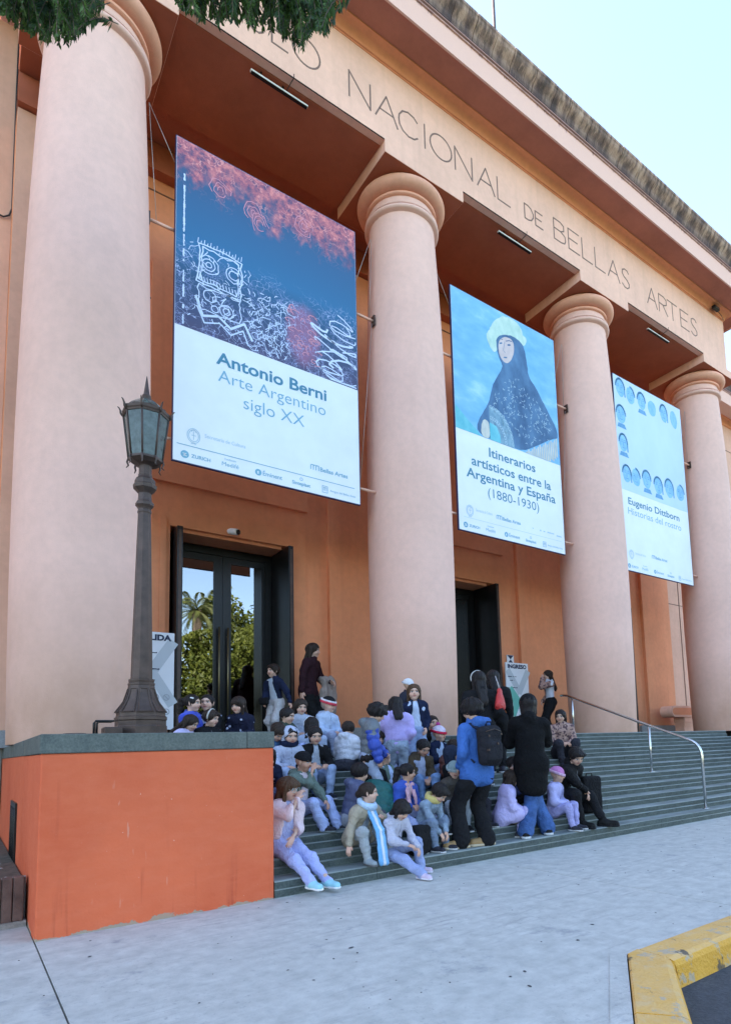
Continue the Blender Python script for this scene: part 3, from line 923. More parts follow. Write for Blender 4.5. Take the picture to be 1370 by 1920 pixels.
# ------------------------------------------------------------------ handrail on the stairs
hr = thing('handrail', 'stainless steel tube handrail running up the open side of the stairs', 'handrail')
RX = 8.79
M = MB().tube([(RX, -2.93, .152), (RX, -2.93, 1.02), (RX, -2.925, 1.09), (RX, -2.90, 1.16), (RX, -2.85, 1.225), (RX, -2.78, 1.275), (RX, -2.6, 1.345), (RX, -1.95, 1.585), (RX, -.25, 2.225), (RX, -.08, 2.29), (RX, .0, 2.305), (RX, .10, 2.308)], .024, 12)
M.build('rail', 'steel', hr)
for y, z0, z1 in ((-1.95, .75, 1.57), (-.20, 1.50, 2.23)):
    MB().tube([(RX, y, z0), (RX, y, z1)], .021, 10).build('post', 'steel', hr)
for y, z in ((-2.93, .15), (-1.95, .75), (-.20, 1.5)):
    MB().lathe([(.055, z), (.055, z + .008), (.03, z + .012)], 16, c=(RX, y, 0)).build('base_plate', 'steel', hr)

# ------------------------------------------------------------------ banners
def text_mesh(name, items, y, mat, parent):
    for it in items: text_line(name, [it], y, mat, parent)
def text_line(name, items, y, mat, parent):
    """items: (text, x0, x1, z baseline, cap height, weight); flat print just in front of plane y (facing -Y)"""
    V = []; F = []
    for txt, x0, x1, zb, ch, wt in items:
        cu = bpy.data.curves.new('print', 'FONT'); cu.body = txt; cu.size = 1.0; cu.offset = wt; cu.resolution_u = 3
        ob = bpy.data.objects.new('print', cu); COL.objects.link(ob)
        dg = bpy.context.evaluated_depsgraph_get()
        me = bpy.data.meshes.new_from_object(ob.evaluated_get(dg))
        bpy.data.objects.remove(ob); bpy.data.curves.remove(cu)
        if len(me.vertices) == 0: continue
        co = np.array([v.co[:] for v in me.vertices]); 
        mn, mx = co[:, 0].min(), co[:, 0].max()
        b = len(V)
        for c in co:
            V.append((x0 + (c[0] - mn) / (mx - mn) * (x1 - x0), y, zb + c[1] / 0.70 * ch))
        for p in me.polygons: F.append(tuple(i + b for i in p.vertices))
        bpy.data.meshes.remove(me)
    me = bpy.data.meshes.new(name); me.from_pydata(V, [], F); me.update()
    return tag(link(name, me, mat, parent), kind='stuff')
def shape(M, pts, y):
    """flat printed patch facing -Y, fanned from its centre"""
    cx = sum(p[0] for p in pts) / len(pts); cz = sum(p[1] for p in pts) / len(pts)
    b = len(M.v); n = len(pts)
    M.v += [(cx, y, cz)] + [(p[0], y, p[1]) for p in pts]
    for k in range(n):
        M.f.append((b, b + 1 + k, b + 1 + (k + 1) % n)); M.sm.append(False)
    return M
def oval(cx, cz, rx, rz, n=24, a=0.0, wob=0.0, sd=0):
    r_ = random.Random(sd); P = []
    for k in range(n):
        t = 2 * PI * k / n; u, v = rx * math.cos(t) * (1 + r_.uniform(-wob, wob)), rz * math.sin(t) * (1 + r_.uniform(-wob, wob))
        P.append((cx + u * math.cos(a) - v * math.sin(a), cz + u * math.sin(a) + v * math.cos(a)))
    return P
def pline(M, pts, wd, y):
    for i in range(len(pts) - 1):
        a, b = Vector(pts[i]), Vector(pts[i + 1])
        if (b - a).length < 1e-5: continue
        d = (b - a).normalized(); nn = Vector((-d.y, d.x)) * wd / 2; e = d * wd * .25
        q = [a + nn - e, a - nn - e, b - nn + e, b + nn + e]
        yy = y - .0004 * (i % 3)
        M.add([(p.x, yy, p.y) for p in q], [(0, 1, 2, 3)])
    return M
flat('banner_white', (0.80, 0.82, 0.84), 0.55)
flat('ink_blue', (0.075, 0.235, 0.34), 0.6)
flat('ink_soft', (0.20, 0.42, 0.55), 0.6)
flat('ink_faint', (0.45, 0.60, 0.70), 0.6)
flat('ink_line', (0.62, 0.70, 0.88), 0.6)
flat('ink_pink', (0.62, 0.27, 0.34), 0.6)
def art_clouds():
    m, n, b = newmat('print_night_clouds')
    v = coords(n, (1, 1, 1), True)
    s = nd(n, 'ShaderNodeSeparateXYZ'); n.links.new(v, s.inputs[0])
    z = s.outputs[2]; x = s.outputs[0]
    t = math_(n, 'DIVIDE', z, -2.9)
    base = ramp(n, t, [(0.0, (0.06, 0.075, 0.15)), (0.28, (0.035, 0.115, 0.24)), (0.55, (0.03, 0.15, 0.30)), (0.72, (0.03, 0.085, 0.17)), (1.0, (0.075, 0.07, 0.14))])
    f = noise(n, coords(n, (1.5, 1, 0.9), True), 1.9, 6, 0.62)
    f2 = noise(n, coords(n, (1, 1, 1), True), 7.0, 5, 0.7)
    top = math_(n, 'SUBTRACT', 1.0, math_(n, 'DIVIDE', t, 0.36), True)
    k = math_(n, 'MULTIPLY', ramp(n, math_(n, 'ADD', f, math_(n, 'MULTIPLY', top, 0.35)), [(0.60, 0.0), (0.76, 1.0)]), ramp(n, top, [(0.05, 0.0), (0.30, 1.0)]))
    c = mix(n, math_(n, 'MULTIPLY', k, 0.85), base, ramp(n, f2, [(0.38, (0.13, 0.075, 0.15)), (0.50, (0.45, 0.13, 0.17)), (0.64, (0.80, 0.26, 0.24))]))
    # a reddish figure-sized cloud low in the middle
    px = math_(n, 'SUBTRACT', 1.0, math_(n, 'DIVIDE', math_(n, 'ABSOLUTE', math_(n, 'SUBTRACT', x, 1.93)), 0.36), True)
    pz = math_(n, 'SUBTRACT', 1.0, math_(n, 'DIVIDE', math_(n, 'ABSOLUTE', math_(n, 'ADD', z, 2.30)), 0.62), True)
    pk = ramp(n, math_(n, 'MULTIPLY', math_(n, 'MULTIPLY', px, pz), math_(n, 'ADD', f2, 0.5)), [(0.08, 0.0), (0.35, 0.6)])
    c = mix(n, pk, c, (0.42, 0.16, 0.27))
    wv = nd(n, 'ShaderNodeTexNoise'); wv.inputs['Scale'].default_value = 5.0; wv.inputs['Detail'].default_value = 3
    n.links.new(v, wv.inputs['Vector'])
    vv = nd(n, 'ShaderNodeVectorMath', operation='MULTIPLY_ADD'); n.links.new(wv.outputs['Color'], vv.inputs[0]); vv.inputs[1].default_value = (.35, .35, .35); n.links.new(v, vv.inputs[2])
    for sc_, th, zmask, colr, amt, xm in ((8.0, .022, (.62, .74), (0.50, 0.56, 0.80), .75, None), (15.0, .05, (.66, .80), (0.32, 0.36, 0.62), .6, None), (7.0, .03, (.30, .10), (0.85, 0.36, 0.34), .7, None)):
        vo = nd(n, 'ShaderNodeTexVoronoi', feature='DISTANCE_TO_EDGE'); vo.inputs['Scale'].default_value = sc_
        n.links.new(vv.outputs[0], vo.inputs['Vector'])
        ln = math_(n, 'LESS_THAN', vo.outputs['Distance'], th)
        if zmask[0] < zmask[1]:
            zm = math_(n, 'DIVIDE', math_(n, 'SUBTRACT', t, zmask[0] - .12), zmask[1] - zmask[0], True)
        else:
            zm = math_(n, 'DIVIDE', math_(n, 'SUBTRACT', zmask[0], t), zmask[0] - zmask[1], True)
        pm_ = ramp(n, noise(n, v, 2.3 + sc_ * .05, 3), [(0.44, 0.0), (0.56, 1.0)])
        c = mix(n, math_(n, 'MULTIPLY', math_(n, 'MULTIPLY', ln, zm), math_(n, 'MULTIPLY', pm_, amt)), c, colr)
    n.links.new(c, b.inputs['Base Color']); setin(b, 'Roughness', 0.55); setin(b, 'Specular IOR Level', 0.3)
    MATS['print_night_clouds'] = m
art_clouds()
def art_sky():
    m, n, b = newmat('print_blue_sky')
    f = noise(n, coords(n, (1, 1, 2.2), True), 1.1, 5, 0.6)
    c = ramp(n, f, [(0.3, (0.13, 0.38, 0.66)), (0.55, (0.22, 0.50, 0.76)), (0.72, (0.40, 0.66, 0.84))])
    n.links.new(c, b.inputs['Base Color']); setin(b, 'Roughness', 0.55); setin(b, 'Specular IOR Level', 0.3)
    MATS['print_blue_sky'] = m
art_sky()
def print_mat(name, c0, c1, sc=4.0):
    m, n, b = newmat(name)
    f = noise(n, coords(n, (1, 1, .6), True), sc, 6, 0.65)
    n.links.new(ramp(n, f, [(0.32, c0), (0.68, c1)]), b.inputs['Base Color']); setin(b, 'Roughness', 0.55); setin(b, 'Specular IOR Level', 0.3)
    MATS[name] = m
print_mat('print_cloak', (0.028, 0.085, 0.19), (0.10, 0.22, 0.38), 2.5)
print_mat('print_hat', (0.36, 0.56, 0.50), (0.60, 0.74, 0.66), 5.0)
print_mat('print_skin', (0.52, 0.42, 0.42), (0.66, 0.56, 0.55), 4.0)
print_mat('print_cream', (0.45, 0.47, 0.45), (0.70, 0.68, 0.60), 6.0)
print_mat('print_fan', (0.10, 0.22, 0.33), (0.28, 0.45, 0.55), 9.0)
print_mat('print_teal', (0.10, 0.45, 0.55), (0.20, 0.58, 0.65), 5.0)
print_mat('print_pale', (0.50, 0.64, 0.79), (0.56, 0.70, 0.84), 1.0)
print_mat('print_face', (0.17, 0.42, 0.68), (0.30, 0.56, 0.80), 8.0)
print_mat('print_face_dark', (0.09, 0.27, 0.48), (0.16, 0.38, 0.62), 9.0)
plain('banner_edge', (0.03, 0.03, 0.10), 0.5)
BW, BH, BS = 2.902, 4.86, 2.885
YPIC = -.0225
def banner(i, label):
    t = thing('banner', label, 'banner', (S * i + 2.464 - 1.451, -0.113, 10.165), 0, 'exhibition banners between the columns')
    MB().box(0, BW, -.020, .020, -BH, 0).build('canvas', 'banner_white', t)
    M = MB()
    M.box(-.012, 0, -.019, .022, -BH - .012, .012); M.box(BW, BW + .012, -.019, .022, -BH - .012, .012); M.box(0, BW, -.019, .022, -BH - .012, -BH); M.box(0, BW, -.019, .022, 0, .012)
    M.build('hem', 'banner_edge', t)
    for z in (-1.44, -4.55):                       # poles that hold the banner off the columns
        for x0, x1 in ((-.34, .02), (BW - .02, BW + .38)):
            MB().tube([(x0, .05, z), (x1, .05, z)], .022, 8).build('pole', 'facade_paint', t)
            xe = x0 if x0 < 0 else x1
            MB().box(xe - .012, xe + .012, .0, .10, z - .09, z + .09).build('bracket', 'lamp_iron', t)
    for xs_, a, b in ((0, (-.36, .05, .35), (0.0, .025, -.42)), (0, (-.36, .05, .35), (-.24, .05, -1.40)), (1, (BW + .36, .05, .1), (BW, .025, -.95)), (1, (BW + .38, .05, .1), (BW + .30, .05, -1.44)), (1, (BW + .35, .05, -1.5), (BW + .05, .03, -4.4))):
        MB().tube([a, b], .0045, 5).build('wire', 'wire', t)
    return t
b1 = banner(0, 'largest banner with a night blue and pink cloud print above the name Antonio Berni')
b2 = banner(1, 'middle banner with a blue portrait of a hatted figure above Itinerarios')
b3 = banner(2, 'far banner with rows of small pale blue faces above Eugenio Dittborn')
def picture(t, mat, name='picture'):
    return MB().box(0.004, BW - .004, -.0225, -.0205, -BS, -.004).build(name, mat, t)
pic = picture(b1, 'print_night_clouds')
# abstract chalk-like line work
r_ = random.Random(21)
M = MB(); YL = -.0245
def rect_wob(cx, cz, w_, h_, a=0.0, n=6, jit=.02):
    P = []
    for (x0, z0), (x1, z1) in zip([(-1, -1), (1, -1), (1, 1), (-1, 1)], [(1, -1), (1, 1), (-1, 1), (-1, -1)]):
        for k in range(n):
            t = k / n
            x, z = (x0 + (x1 - x0) * t) * w_ / 2 + r_.uniform(-jit, jit), (z0 + (z1 - z0) * t) * h_ / 2 + r_.uniform(-jit, jit)
            P.append((cx + x * math.cos(a) - z * math.sin(a), cz + x * math.sin(a) + z * math.cos(a)))
    return P + [P[0]]
for w_, h_ in ((.62, .62), (.54, .52)):
    pline(M, rect_wob(.62, -1.83, w_, h_, -.05), .018, YL)
for cx, rr in ((.46, .14), (.46, .09), (.46, .04), (.82, .12), (.82, .07)):
    pline(M, oval(cx, -1.80, rr, rr, 16, wob=.08, sd=int(rr * 100)) + [oval(cx, -1.80, rr, rr, 16, wob=.08, sd=int(rr * 100))[0]], .014, YL)
for k in range(15):
    x = .30 + k * .045; pline(M, [(x, -1.52), (x + .01, -1.44 - .03 * (k % 2))], .010, YL)
    pline(M, [(x, -2.02), (x + .012, -2.08)], .012, YL)
pline(M, rect_wob(.62, -2.34, .60, .36, .02), .014, YL)
for cx, cz, rr in ((.48, -2.28, .09), (.72, -2.42, .10), (.72, -2.42, .05), (.55, -2.45, .05)):
    P = oval(cx, cz, rr, rr, 14, wob=.1, sd=3); pline(M, P + [P[0]], .014, YL)
pline(M, [(.28, -2.36), (.38, -2.62), (.60, -2.54), (.78, -2.66), (.98, -2.50), (1.10, -2.72)], .034, YL)
pline(M, [(.30, -2.50), (.40, -2.72), (.62, -2.64), (.78, -2.76), (.96, -2.62), (1.04, -2.82)], .020, YL)
for k in range(230):                               # small lively marks
    x, z = r_.choice(((r_.uniform(.2, 1.1), r_.uniform(-2.7, -1.5)), (r_.uniform(1.05, 1.6), r_.uniform(-2.8, -2.0)), (r_.uniform(1.05, 1.7), r_.uniform(-2.85, -1.85))))
    a = r_.uniform(0, 6.28); L = r_.uniform(.02, .075)
    P = [(x, z)]
    for q in range(r_.randint(1, 3)):
        a += r_.uniform(-1.2, 1.2); P.append((P[-1][0] + L * math.cos(a), max(-2.86, P[-1][1] + L * math.sin(a))))
    pline(M, P, r_.uniform(.007, .014), YL)
for q in range(9):                                 # ribbon-like loops on the right
    x0, z0 = r_.uniform(2.2, 2.6), -1.75 - q * .125
    P = [(min(2.88, x0 + .30 * math.sin(k * .55 + q) * (0.5 + k / 14) + .02 * k), z0 - .018 * k + .06 * math.cos(k * .9 + q)) for k in range(13)]
    P = [(min(2.87, max(1.95, x)), max(-2.86, z)) for x, z in P]
    pline(M, P, r_.uniform(.018, .034), YL)
tag(M.build('chalk_drawing', 'ink_line', b1), kind='stuff')
M = MB()
for q in range(26):
    x, z = r_.uniform(1.65, 2.2), r_.uniform(-2.8, -1.85)
    P = oval(x, z, r_.uniform(.03, .09), r_.uniform(.02, .06), 9, wob=.3, sd=q); pline(M, P[:r_.randint(4, 9)], .014, YL)
for cx, cz in ((1.12, -.62), (1.22, -.74), (1.95, -.40), (.62, -.52)):
    for rr in (.14, .09, .045):
        P = oval(cx, cz, rr * r_.uniform(.8, 1.2), rr * 1.2, 14, wob=.18, sd=int(cx * 50 + rr * 99)); pline(M, P[:r_.randint(8, 14)], .012, YL)
tag(M.build('red_drawing', 'ink_pink', b1), kind='stuff')
# generic hatted portrait, built of flat printed patches
picture(b2, 'print_blue_sky')
def wavy(pts, n=5, amp=.01, sd=1):
    q = random.Random(sd); P = []
    for _ in range(2):                             # round the corners off
        r = []
        for (a, b) in zip(pts, pts[1:] + pts[:1]):
            r += [(a[0] * .75 + b[0] * .25, a[1] * .75 + b[1] * .25), (a[0] * .25 + b[0] * .75, a[1] * .25 + b[1] * .75)]
        pts = r
    n = 1
    for (a, b) in zip(pts, pts[1:] + pts[:1]):
        for k in range(n):
            t = k / n; P.append((a[0] + (b[0] - a[0]) * t + q.uniform(-amp, amp), a[1] + (b[1] - a[1]) * t + q.uniform(-amp, amp)))
    return P
def tri(M, pts, y):
    """flat printed patch of any outline"""
    from mathutils.geometry import tessellate_polygon
    vs = [(p[0], y, max(-2.884, min(-.006, p[1]))) for p in pts]
    M.add(vs, [tuple(t) for t in tessellate_polygon([[Vector(v) for v in vs]])])
    return M
M = MB(); tri(M, [(.004, -2.42), (.18, -2.55), (.32, -2.66), (.55, -2.80), (.62, -2.884), (.004, -2.884)], -.0240); M.build('printed_field', 'print_teal', b2)
M = MB(); tri(M, wavy([(.94, -.60), (1.08, -.32), (1.29, -.11), (1.55, -.02), (1.81, -.04), (1.94, -.18), (1.9, -.5), (1.3, -.6)], 3), -.0243)
tri(M, wavy([(.87, -.73), (.94, -.54), (1.24, -.36), (1.59, -.25), (1.87, -.26), (2.06, -.28), (2.0, -.50), (1.7, -.55), (1.3, -.70), (1.10, -1.0), (.96, -.90)], 3), -.0246); M.build('printed_hat', 'print_hat', b2)
CL = [(1.16, -.61), (1.15, -.84), (1.2, -1.05), (1.31, -1.17), (1.24, -1.33), (1.09, -1.54), (.97, -1.77), (.89, -2.09), (.72, -2.36), (.57, -2.59), (.52, -2.80), (.72, -2.87), (1.5, -2.88), (1.80, -2.86), (2.16, -2.66), (2.7, -2.34), (2.87, -2.30), (2.86, -2.09), (2.64, -1.81), (2.47, -1.6), (2.26, -1.33), (2.05, -1.17), (2.02, -.87), (1.98, -.62), (1.9, -.46), (1.67, -.40), (1.4, -.46)]
M = MB(); tri(M, wavy(CL, 3, .006), -.0250); M.build('printed_cloak', 'print_cloak', b2)
M = MB(); tri(M, wavy([(1.20, -.85), (1.23, -.66), (1.36, -.53), (1.56, -.48), (1.66, -.56), (1.65, -.76), (1.57, -.95), (1.45, -1.09), (1.32, -1.09), (1.23, -.99)], 3, .003), -.0258); M.build('printed_face', 'print_skin', b2)
M = MB()
shape(M, oval(1.28, -.705, .048, .017, 10, .5), -.0266); shape(M, oval(1.51, -.655, .055, .019, 10, .4), -.0266); shape(M, oval(1.39, -.975, .055, .016, 10, .3), -.0266)
pline(M, [(1.22, -.655), (1.27, -.615), (1.335, -.60)], .016, -.0266); pline(M, [(1.43, -.60), (1.52, -.555), (1.60, -.545)], .018, -.0266); pline(M, [(1.39, -.63), (1.34, -.84), (1.39, -.87)], .010, -.0266)
M.build('printed_features', 'print_cloak', b2)
M = MB(); tri(M, [(.87, -2.18), (1.13, -2.20), (1.33, -2.35), (1.48, -2.6), (1.54, -2.884), (.87, -2.884)], -.0258); M.build('printed_fan', 'print_fan', b2)
M = MB(); tri(M, [(.87, -2.53), (1.05, -2.56), (1.14, -2.72), (1.16, -2.884), (.87, -2.884)], -.0266); M.build('printed_fan_heart', 'print_teal', b2)
M = MB(); tri(M, wavy([(.66, -2.58), (.74, -2.50), (.84, -2.52), (.86, -2.66), (.86, -2.884), (.62, -2.884)], 3, .006, 4), -.0262)
for k in range(17):
    x = 1.86 + k * .058; z1 = -2.86 + (x - 1.86) * .56 + .03 * math.sin(k * 2.1)
    shape(M, [(x, z1), (x + .04, z1 + .02), (x + .045, max(-2.884, z1 - .42)), (x - .002, max(-2.884, z1 - .40))], -.0256 - .0003 * (k % 2))
tag(M.build('printed_fringe', 'print_cream', b2), kind='stuff')
M = MB(); q = random.Random(3)
for k in range(260):
    x, z = q.uniform(.95, 2.7), q.uniform(-2.7, -1.25)
    if z > -1.25 - abs(x - 1.75) * .75 or z < -2.75 + max(0, x - 1.8) * .45: continue
    a = q.uniform(0, 6); pline(M, [(x, z), (x + .03 * math.cos(a), z + .03 * math.sin(a)), (x + .055 * math.cos(a + .7), z + .055 * math.sin(a + .7))], q.uniform(.005, .011), -.0254)
for rr in (.60, .40):
    for k in range(13):
        t = PI * (.03 + .46 * k / 12); P = oval(.9 + rr * math.cos(t), -2.884 + rr * 1.15 * math.sin(t), .03, .035, 8); P = [(min(x, 1.5), max(z, -2.88)) for x, z in P]; pline(M, P + [P[0]], .008, -.0262)
tag(M.build('printed_pattern', 'ink_faint', b2), kind='stuff')
# rows of small generic faces
picture(b3, 'print_pale')
FC = [(.26, -.29), (.66, -.36), (1.12, -.36), (1.57, -.40), (2.09, -.38), (2.55, -.40), (.22, -.99), (.24, -1.71), (.30, -2.47), (.66, -2.47), (1.11, -2.42), (1.60, -2.46), (2.09, -2.42), (2.60, -2.42)]
A = MB(); D = MB(); q = random.Random(11)
for k, (x, z) in enumerate(FC):
    rx, rz = q.uniform(.155, .185), q.uniform(.20, .245)
    shape(A, oval(x, z, rx, rz, 20, q.uniform(-.15, .15), .05, k), -.0240)
    if k not in (3, 5):
        st = k % 4
        hp = [(x + rx * 1.05 * math.cos(t), z + rz * 1.05 * math.sin(t)) for t in [PI * (.02 + .96 * j / 12) for j in range(13)]] + [(x - rx * .75, z + rz * .25), (x, z + rz * .55), (x + rx * .75, z + rz * .25)]
        for a_, b_ in zip(hp[:6], hp[1:7]): pline(D, [a_, b_], .05, -.0248)
        if st != 1:
            for a_, b_ in zip(hp[6:12], hp[7:13]): pline(D, [a_, b_], .05, -.0248)
        if st in (0, 3): pline(D, [(x + rx, z + .02), (x + rx * 1.05, z - rz * .8)], .05, -.0248)
        for sx in (-1, 1):
            shape(D, oval(x + sx * rx * .42, z + .03, .032, .014, 8), -.0248); pline(D, [(x + sx * rx * .2, z + .075), (x + sx * rx * .62, z + .08)], .014, -.0248)
        pline(D, [(x, z + .03), (x - .012, z - .05), (x + .02, z - .055)], .012, -.0248); pline(D, [(x - .05, z - .11), (x, z - .118), (x + .05, z - .11)], .018, -.0248)
        if st in (2, 3): shape(D, [(x - .12, z - rz), (x + .12, z - rz), (x + .19, z - rz - .11), (x - .17, z - rz - .11)], -.0246)
tag(A.build('printed_faces', 'print_face', b3), kind='stuff'); tag(D.build('face_features', 'print_face_dark', b3), kind='stuff')

YT = -.0228
text_mesh('title', [('Antonio Berni', .57, 2.32, -3.265, .185, .022)], YT, 'ink_blue', b1)
text_mesh('subtitle', [('Arte Argentino', .60, 2.30, -3.525, .185, -.006), ('siglo XX', .97, 1.93, -3.825, .19, -.006)], YT, 'ink_soft', b1)
text_mesh('title', [('Itinerarios', .82, 2.11, -3.245, .185, .014), ('artísticos entre la', .36, 2.56, -3.525, .185, .014), ('Argentina y España', .22, 2.68, -3.79, .185, .014)], YT, 'ink_blue', b2)
text_mesh('subtitle', [('(1880-1930)', .75, 2.16, -4.075, .185, -.004)], YT, 'ink_blue', b2)
text_mesh('title', [('Eugenio Dittborn', .28, 2.46, -3.215, .17, .014)], YT, 'ink_blue', b3)
text_mesh('subtitle', [('Historias del rostro', .25, 2.51, -3.465, .17, -.004)], YT, 'ink_soft', b3)
def dashes(M, x0, x1, z, h, y):
    q = random.Random(int(abs(x0 * 1000 + z * 777)))
    x = x0
    while x < x1:
        w_ = q.uniform(.35, 1.0) * h * .8
        if q.random() < .8: pline(M, [(x, z), (min(x + w_, x1), z + q.uniform(-.1, .1) * h)], h * q.uniform(.45, .8), y)
        x += w_ + h * .35
def logos(t, bx, bz, secr, row=-4.775):
    text_mesh('sponsor_names', [('ZURICH', .24, .50, row, .05, .02), ('Medifé', .66, .90, row, .06, .0), ('Éminent', 1.26, 1.56, row, .065, .01), ('Sinteplast', 1.72, 2.02, row - .01, .055, .02), ('Amigos del Bellas Artes', 2.36, 2.82, row + .005, .035, .0), ('Fundación', .70, .86, row + .09, .03, .0),
                                ('Bellas Artes', bx + .16, bx + .65, bz, .068, .02)], YT, 'ink_soft', t)
    text_mesh('ministry_name', [('Secretaría de Cultura', .42, 1.00 if secr > .9 else .84, -4.435, .055, .0)], YT, 'ink_faint', t)
    M = MB()
    shape(M, oval(.155, row + .025, .055, .055, 18), YT); shape(M, oval(1.19, row + .03, .05, .05, 16), YT); 
    P = oval(1.87, row + .09, .022, .022, 12); pline(M, P + [P[0]], .008, YT)
    pline(M, [(2.225, row - .03), (2.315, row - .03), (2.315, row + .075), (2.225, row + .075), (2.225, row - .03)], .008, YT)
    pline(M, [(2.245, row), (2.245, row + .05), (2.27, row + .05), (2.27, row), (2.27, row + .05), (2.295, row + .05), (2.295, row)], .008, YT)
    for k in range(3):                             # small arched mark
        pline(M, [(bx + .045 * k, bz), (bx + .045 * k, bz + .06), (bx + .012 + .045 * k, bz + .075), (bx + .045 * (k + 1), bz + .075)], .014, YT)
    pline(M, [(bx + .135, bz), (bx + .135, bz + .07)], .014, YT)
    M.build('logos', 'ink_soft', t)
    M = MB(); shape(M, [(.125, row + .04), (.18, row + .042), (.15, row + .012), (.186, row + .008), (.183, row + .0), (.128, row + .002), (.158, row + .032), (.126, row + .032)], YT - .0006); shape(M, [(1.18, row + .005), (1.196, row + .005), (1.196, row + .05), (1.174, row + .04)], YT - .0006)
    M.build('logo_cutout', 'banner_white', t)
    M = MB()
    for rx, rz in ((.085, .105), (.065, .082)):
        P = oval(.27, -4.455, rx, rz, 22); pline(M, P + [P[0]], .010, YT)
    pline(M, [(.27, -4.39), (.27, -4.51)], .009, YT); pline(M, [(.24, -4.45), (.30, -4.45)], .009, YT); pline(M, [(.24, -4.40), (.25, -4.375), (.27, -4.365), (.29, -4.375), (.30, -4.40)], .009, YT); pline(M, [(.24, -4.575), (.27, -4.56), (.30, -4.575)], .012, YT)
    M.build('crest', 'ink_faint', t)
logos(b1, 2.03, -4.475, 1.0)
logos(b2, .95, -4.475, .5)
logos(b3, 1.10, -4.42, .5)
M = MB(); pline(M, [(.05, -4.615), (2.80, -4.615)], .010, YT); M.build('rule', 'ink_soft', b1)
M = MB(); pline(M, [(.12, -4.60), (2.80, -4.60)], .006, YT); M.build('rule', 'ink_faint', b2)
M = MB()
for x0, x1, z in ((1.90, 2.02, -4.47), (2.16, 2.30, -4.475), (2.38, 2.58, -4.475), (2.66, 2.80, -4.50)): dashes(M, x0, x1, z, .04, YT)
M.build('partner_marks', 'ink_faint', b2)
M = MB(); dashes(M, .0, 2.3, 0, .04, YT - .003)
M.v = [(.11 - z * .9, y, -2.85 + x) for x, y, z in M.v]
M.build('credit_line', 'ink_line', b1)

# ------------------------------------------------------------------ signs, lamps, camera, cable, aerial
flat('sign_white', (0.74, 0.76, 0.80)); flat('sign_grey', (0.50, 0.54, 0.58)); flat('sign_navy', (0.02, 0.028, 0.07)); flat('sign_mid', (0.30, 0.33, 0.38)); flat('sign_green', (0.16, 0.48, 0.40))
def sign(label, x0, x1, z0, z1, y, word, left):
    t = thing('sign_stand', label, 'sign', ((x0 + x1) / 2, y, 1.5))
    W_, H_ = x1 - x0, z1 - 1.5
    MB().box(-W_ / 2, W_ / 2, -.018, .018, z0 - 1.5, H_, bev=.003).build('board', 'sign_white', t)
    MB().box(-W_ / 2 + .03, W_ / 2 - .03, -.16, .16, 0.002, .022).build('foot', 'steel', t)
    MB().box(-.03, .03, .019, .045, .02, H_ * .8).build('post', 'steel', t)
    M = MB()
    if left:
        pts = [(W_ * .44, -.16), (-.05, -.62), (W_ * .44, -1.08)]
    else:
        pts = [(-W_ * .40, -.20), (.04, -.66), (W_ * .46, -.20)]
    pline(M, [(a, H_ + b) for a, b in pts], .16, -.0195)
    M.build('arrow', 'sign_grey', t)
    text_mesh('heading', [(word, -W_ * .42, W_ * .42, H_ - .125, .085, .05)], -.0215, 'sign_navy', t)
    M = MB()
    for k in range(5):
        dashes(M, -W_ * .42, -W_ * .42 + (.26, .17, .30, .17, .24)[k], H_ - .32 - .085 * k - (.08 if k > 1 else 0), .026, -.0225)
    M.build('fine_print', 'sign_navy', t)
    M = MB()
    for cx in (-.13, .02, .17):
        for cz in (-1.0, -1.22):
            if abs(cx) < W_ / 2 - .05:
                P = oval(cx, H_ + cz, .045, .045, 12); pline(M, P + [P[0]], .008, -.0235); pline(M, [(cx - .03, H_ + cz + .03), (cx + .03, H_ + cz - .03)], .01, -.024)
    M.build('pictograms', 'sign_mid', t)
    return t
sign('white standing sign headed SALIDA behind the lamp post', .90, 1.46, 1.72, 3.21, 1.42, 'SALIDA', True)
ig = sign('white standing sign headed INGRESO beside the second entrance', 8.50, 9.20, 1.72, 3.17, 1.42, 'INGRESO', False)
M = MB(); pline(M, [(-.25, 1.02), (-.06, .80), (-.20, .55)], .24, -.0245); M.build('map_panel', 'sign_green', ig)
sq = thing('wall_plaque', 'small black and white square plaque above the INGRESO sign', 'plaque', (8.965, WY - .05, 3.30))
MB().box(-.105, .105, -.012, .012, -.105, .105).build('plate', 'sign_white', sq)
M = MB(); shape(M, [(-.10, .10), (.10, .10), (0, 0)], -.0135); shape(M, [(-.10, -.10), (0, 0), (.10, -.10)], -.0135); M.build('emblem', 'sign_navy', sq)

for i, lb in enumerate(('long white lamp bar under the soffit nearest the first column', 'white lamp bar under the middle soffit', 'white lamp bar under the soffit beside the end column')):
    t = thing('soffit_lamp', lb, 'lamp', (S * i + 2.38, -.585, 11.42), 0, 'lamp bars under the architrave')
    MB().box(-.46, .46, -.024, .024, -.008, .022, bev=.005).build('housing', 'white_paint', t)
    MB().box(-.45, .45, -.020, .030, -.020, -.0085).build('underside_shade', 'black_metal', t)  # black strip standing for the shadow below the lamp bar
    for x in (-.3, .05): MB().box(x - .012, x + .012, -.01, .01, .03, .083).build('hanger', 'black_metal', t)
    MB().tube([(.1, .0, .03), (.12, -.10, .07), (.14, -.205, .10), (.14, -.2095, .16)], .006, 5).build('cable', 'cable', t)

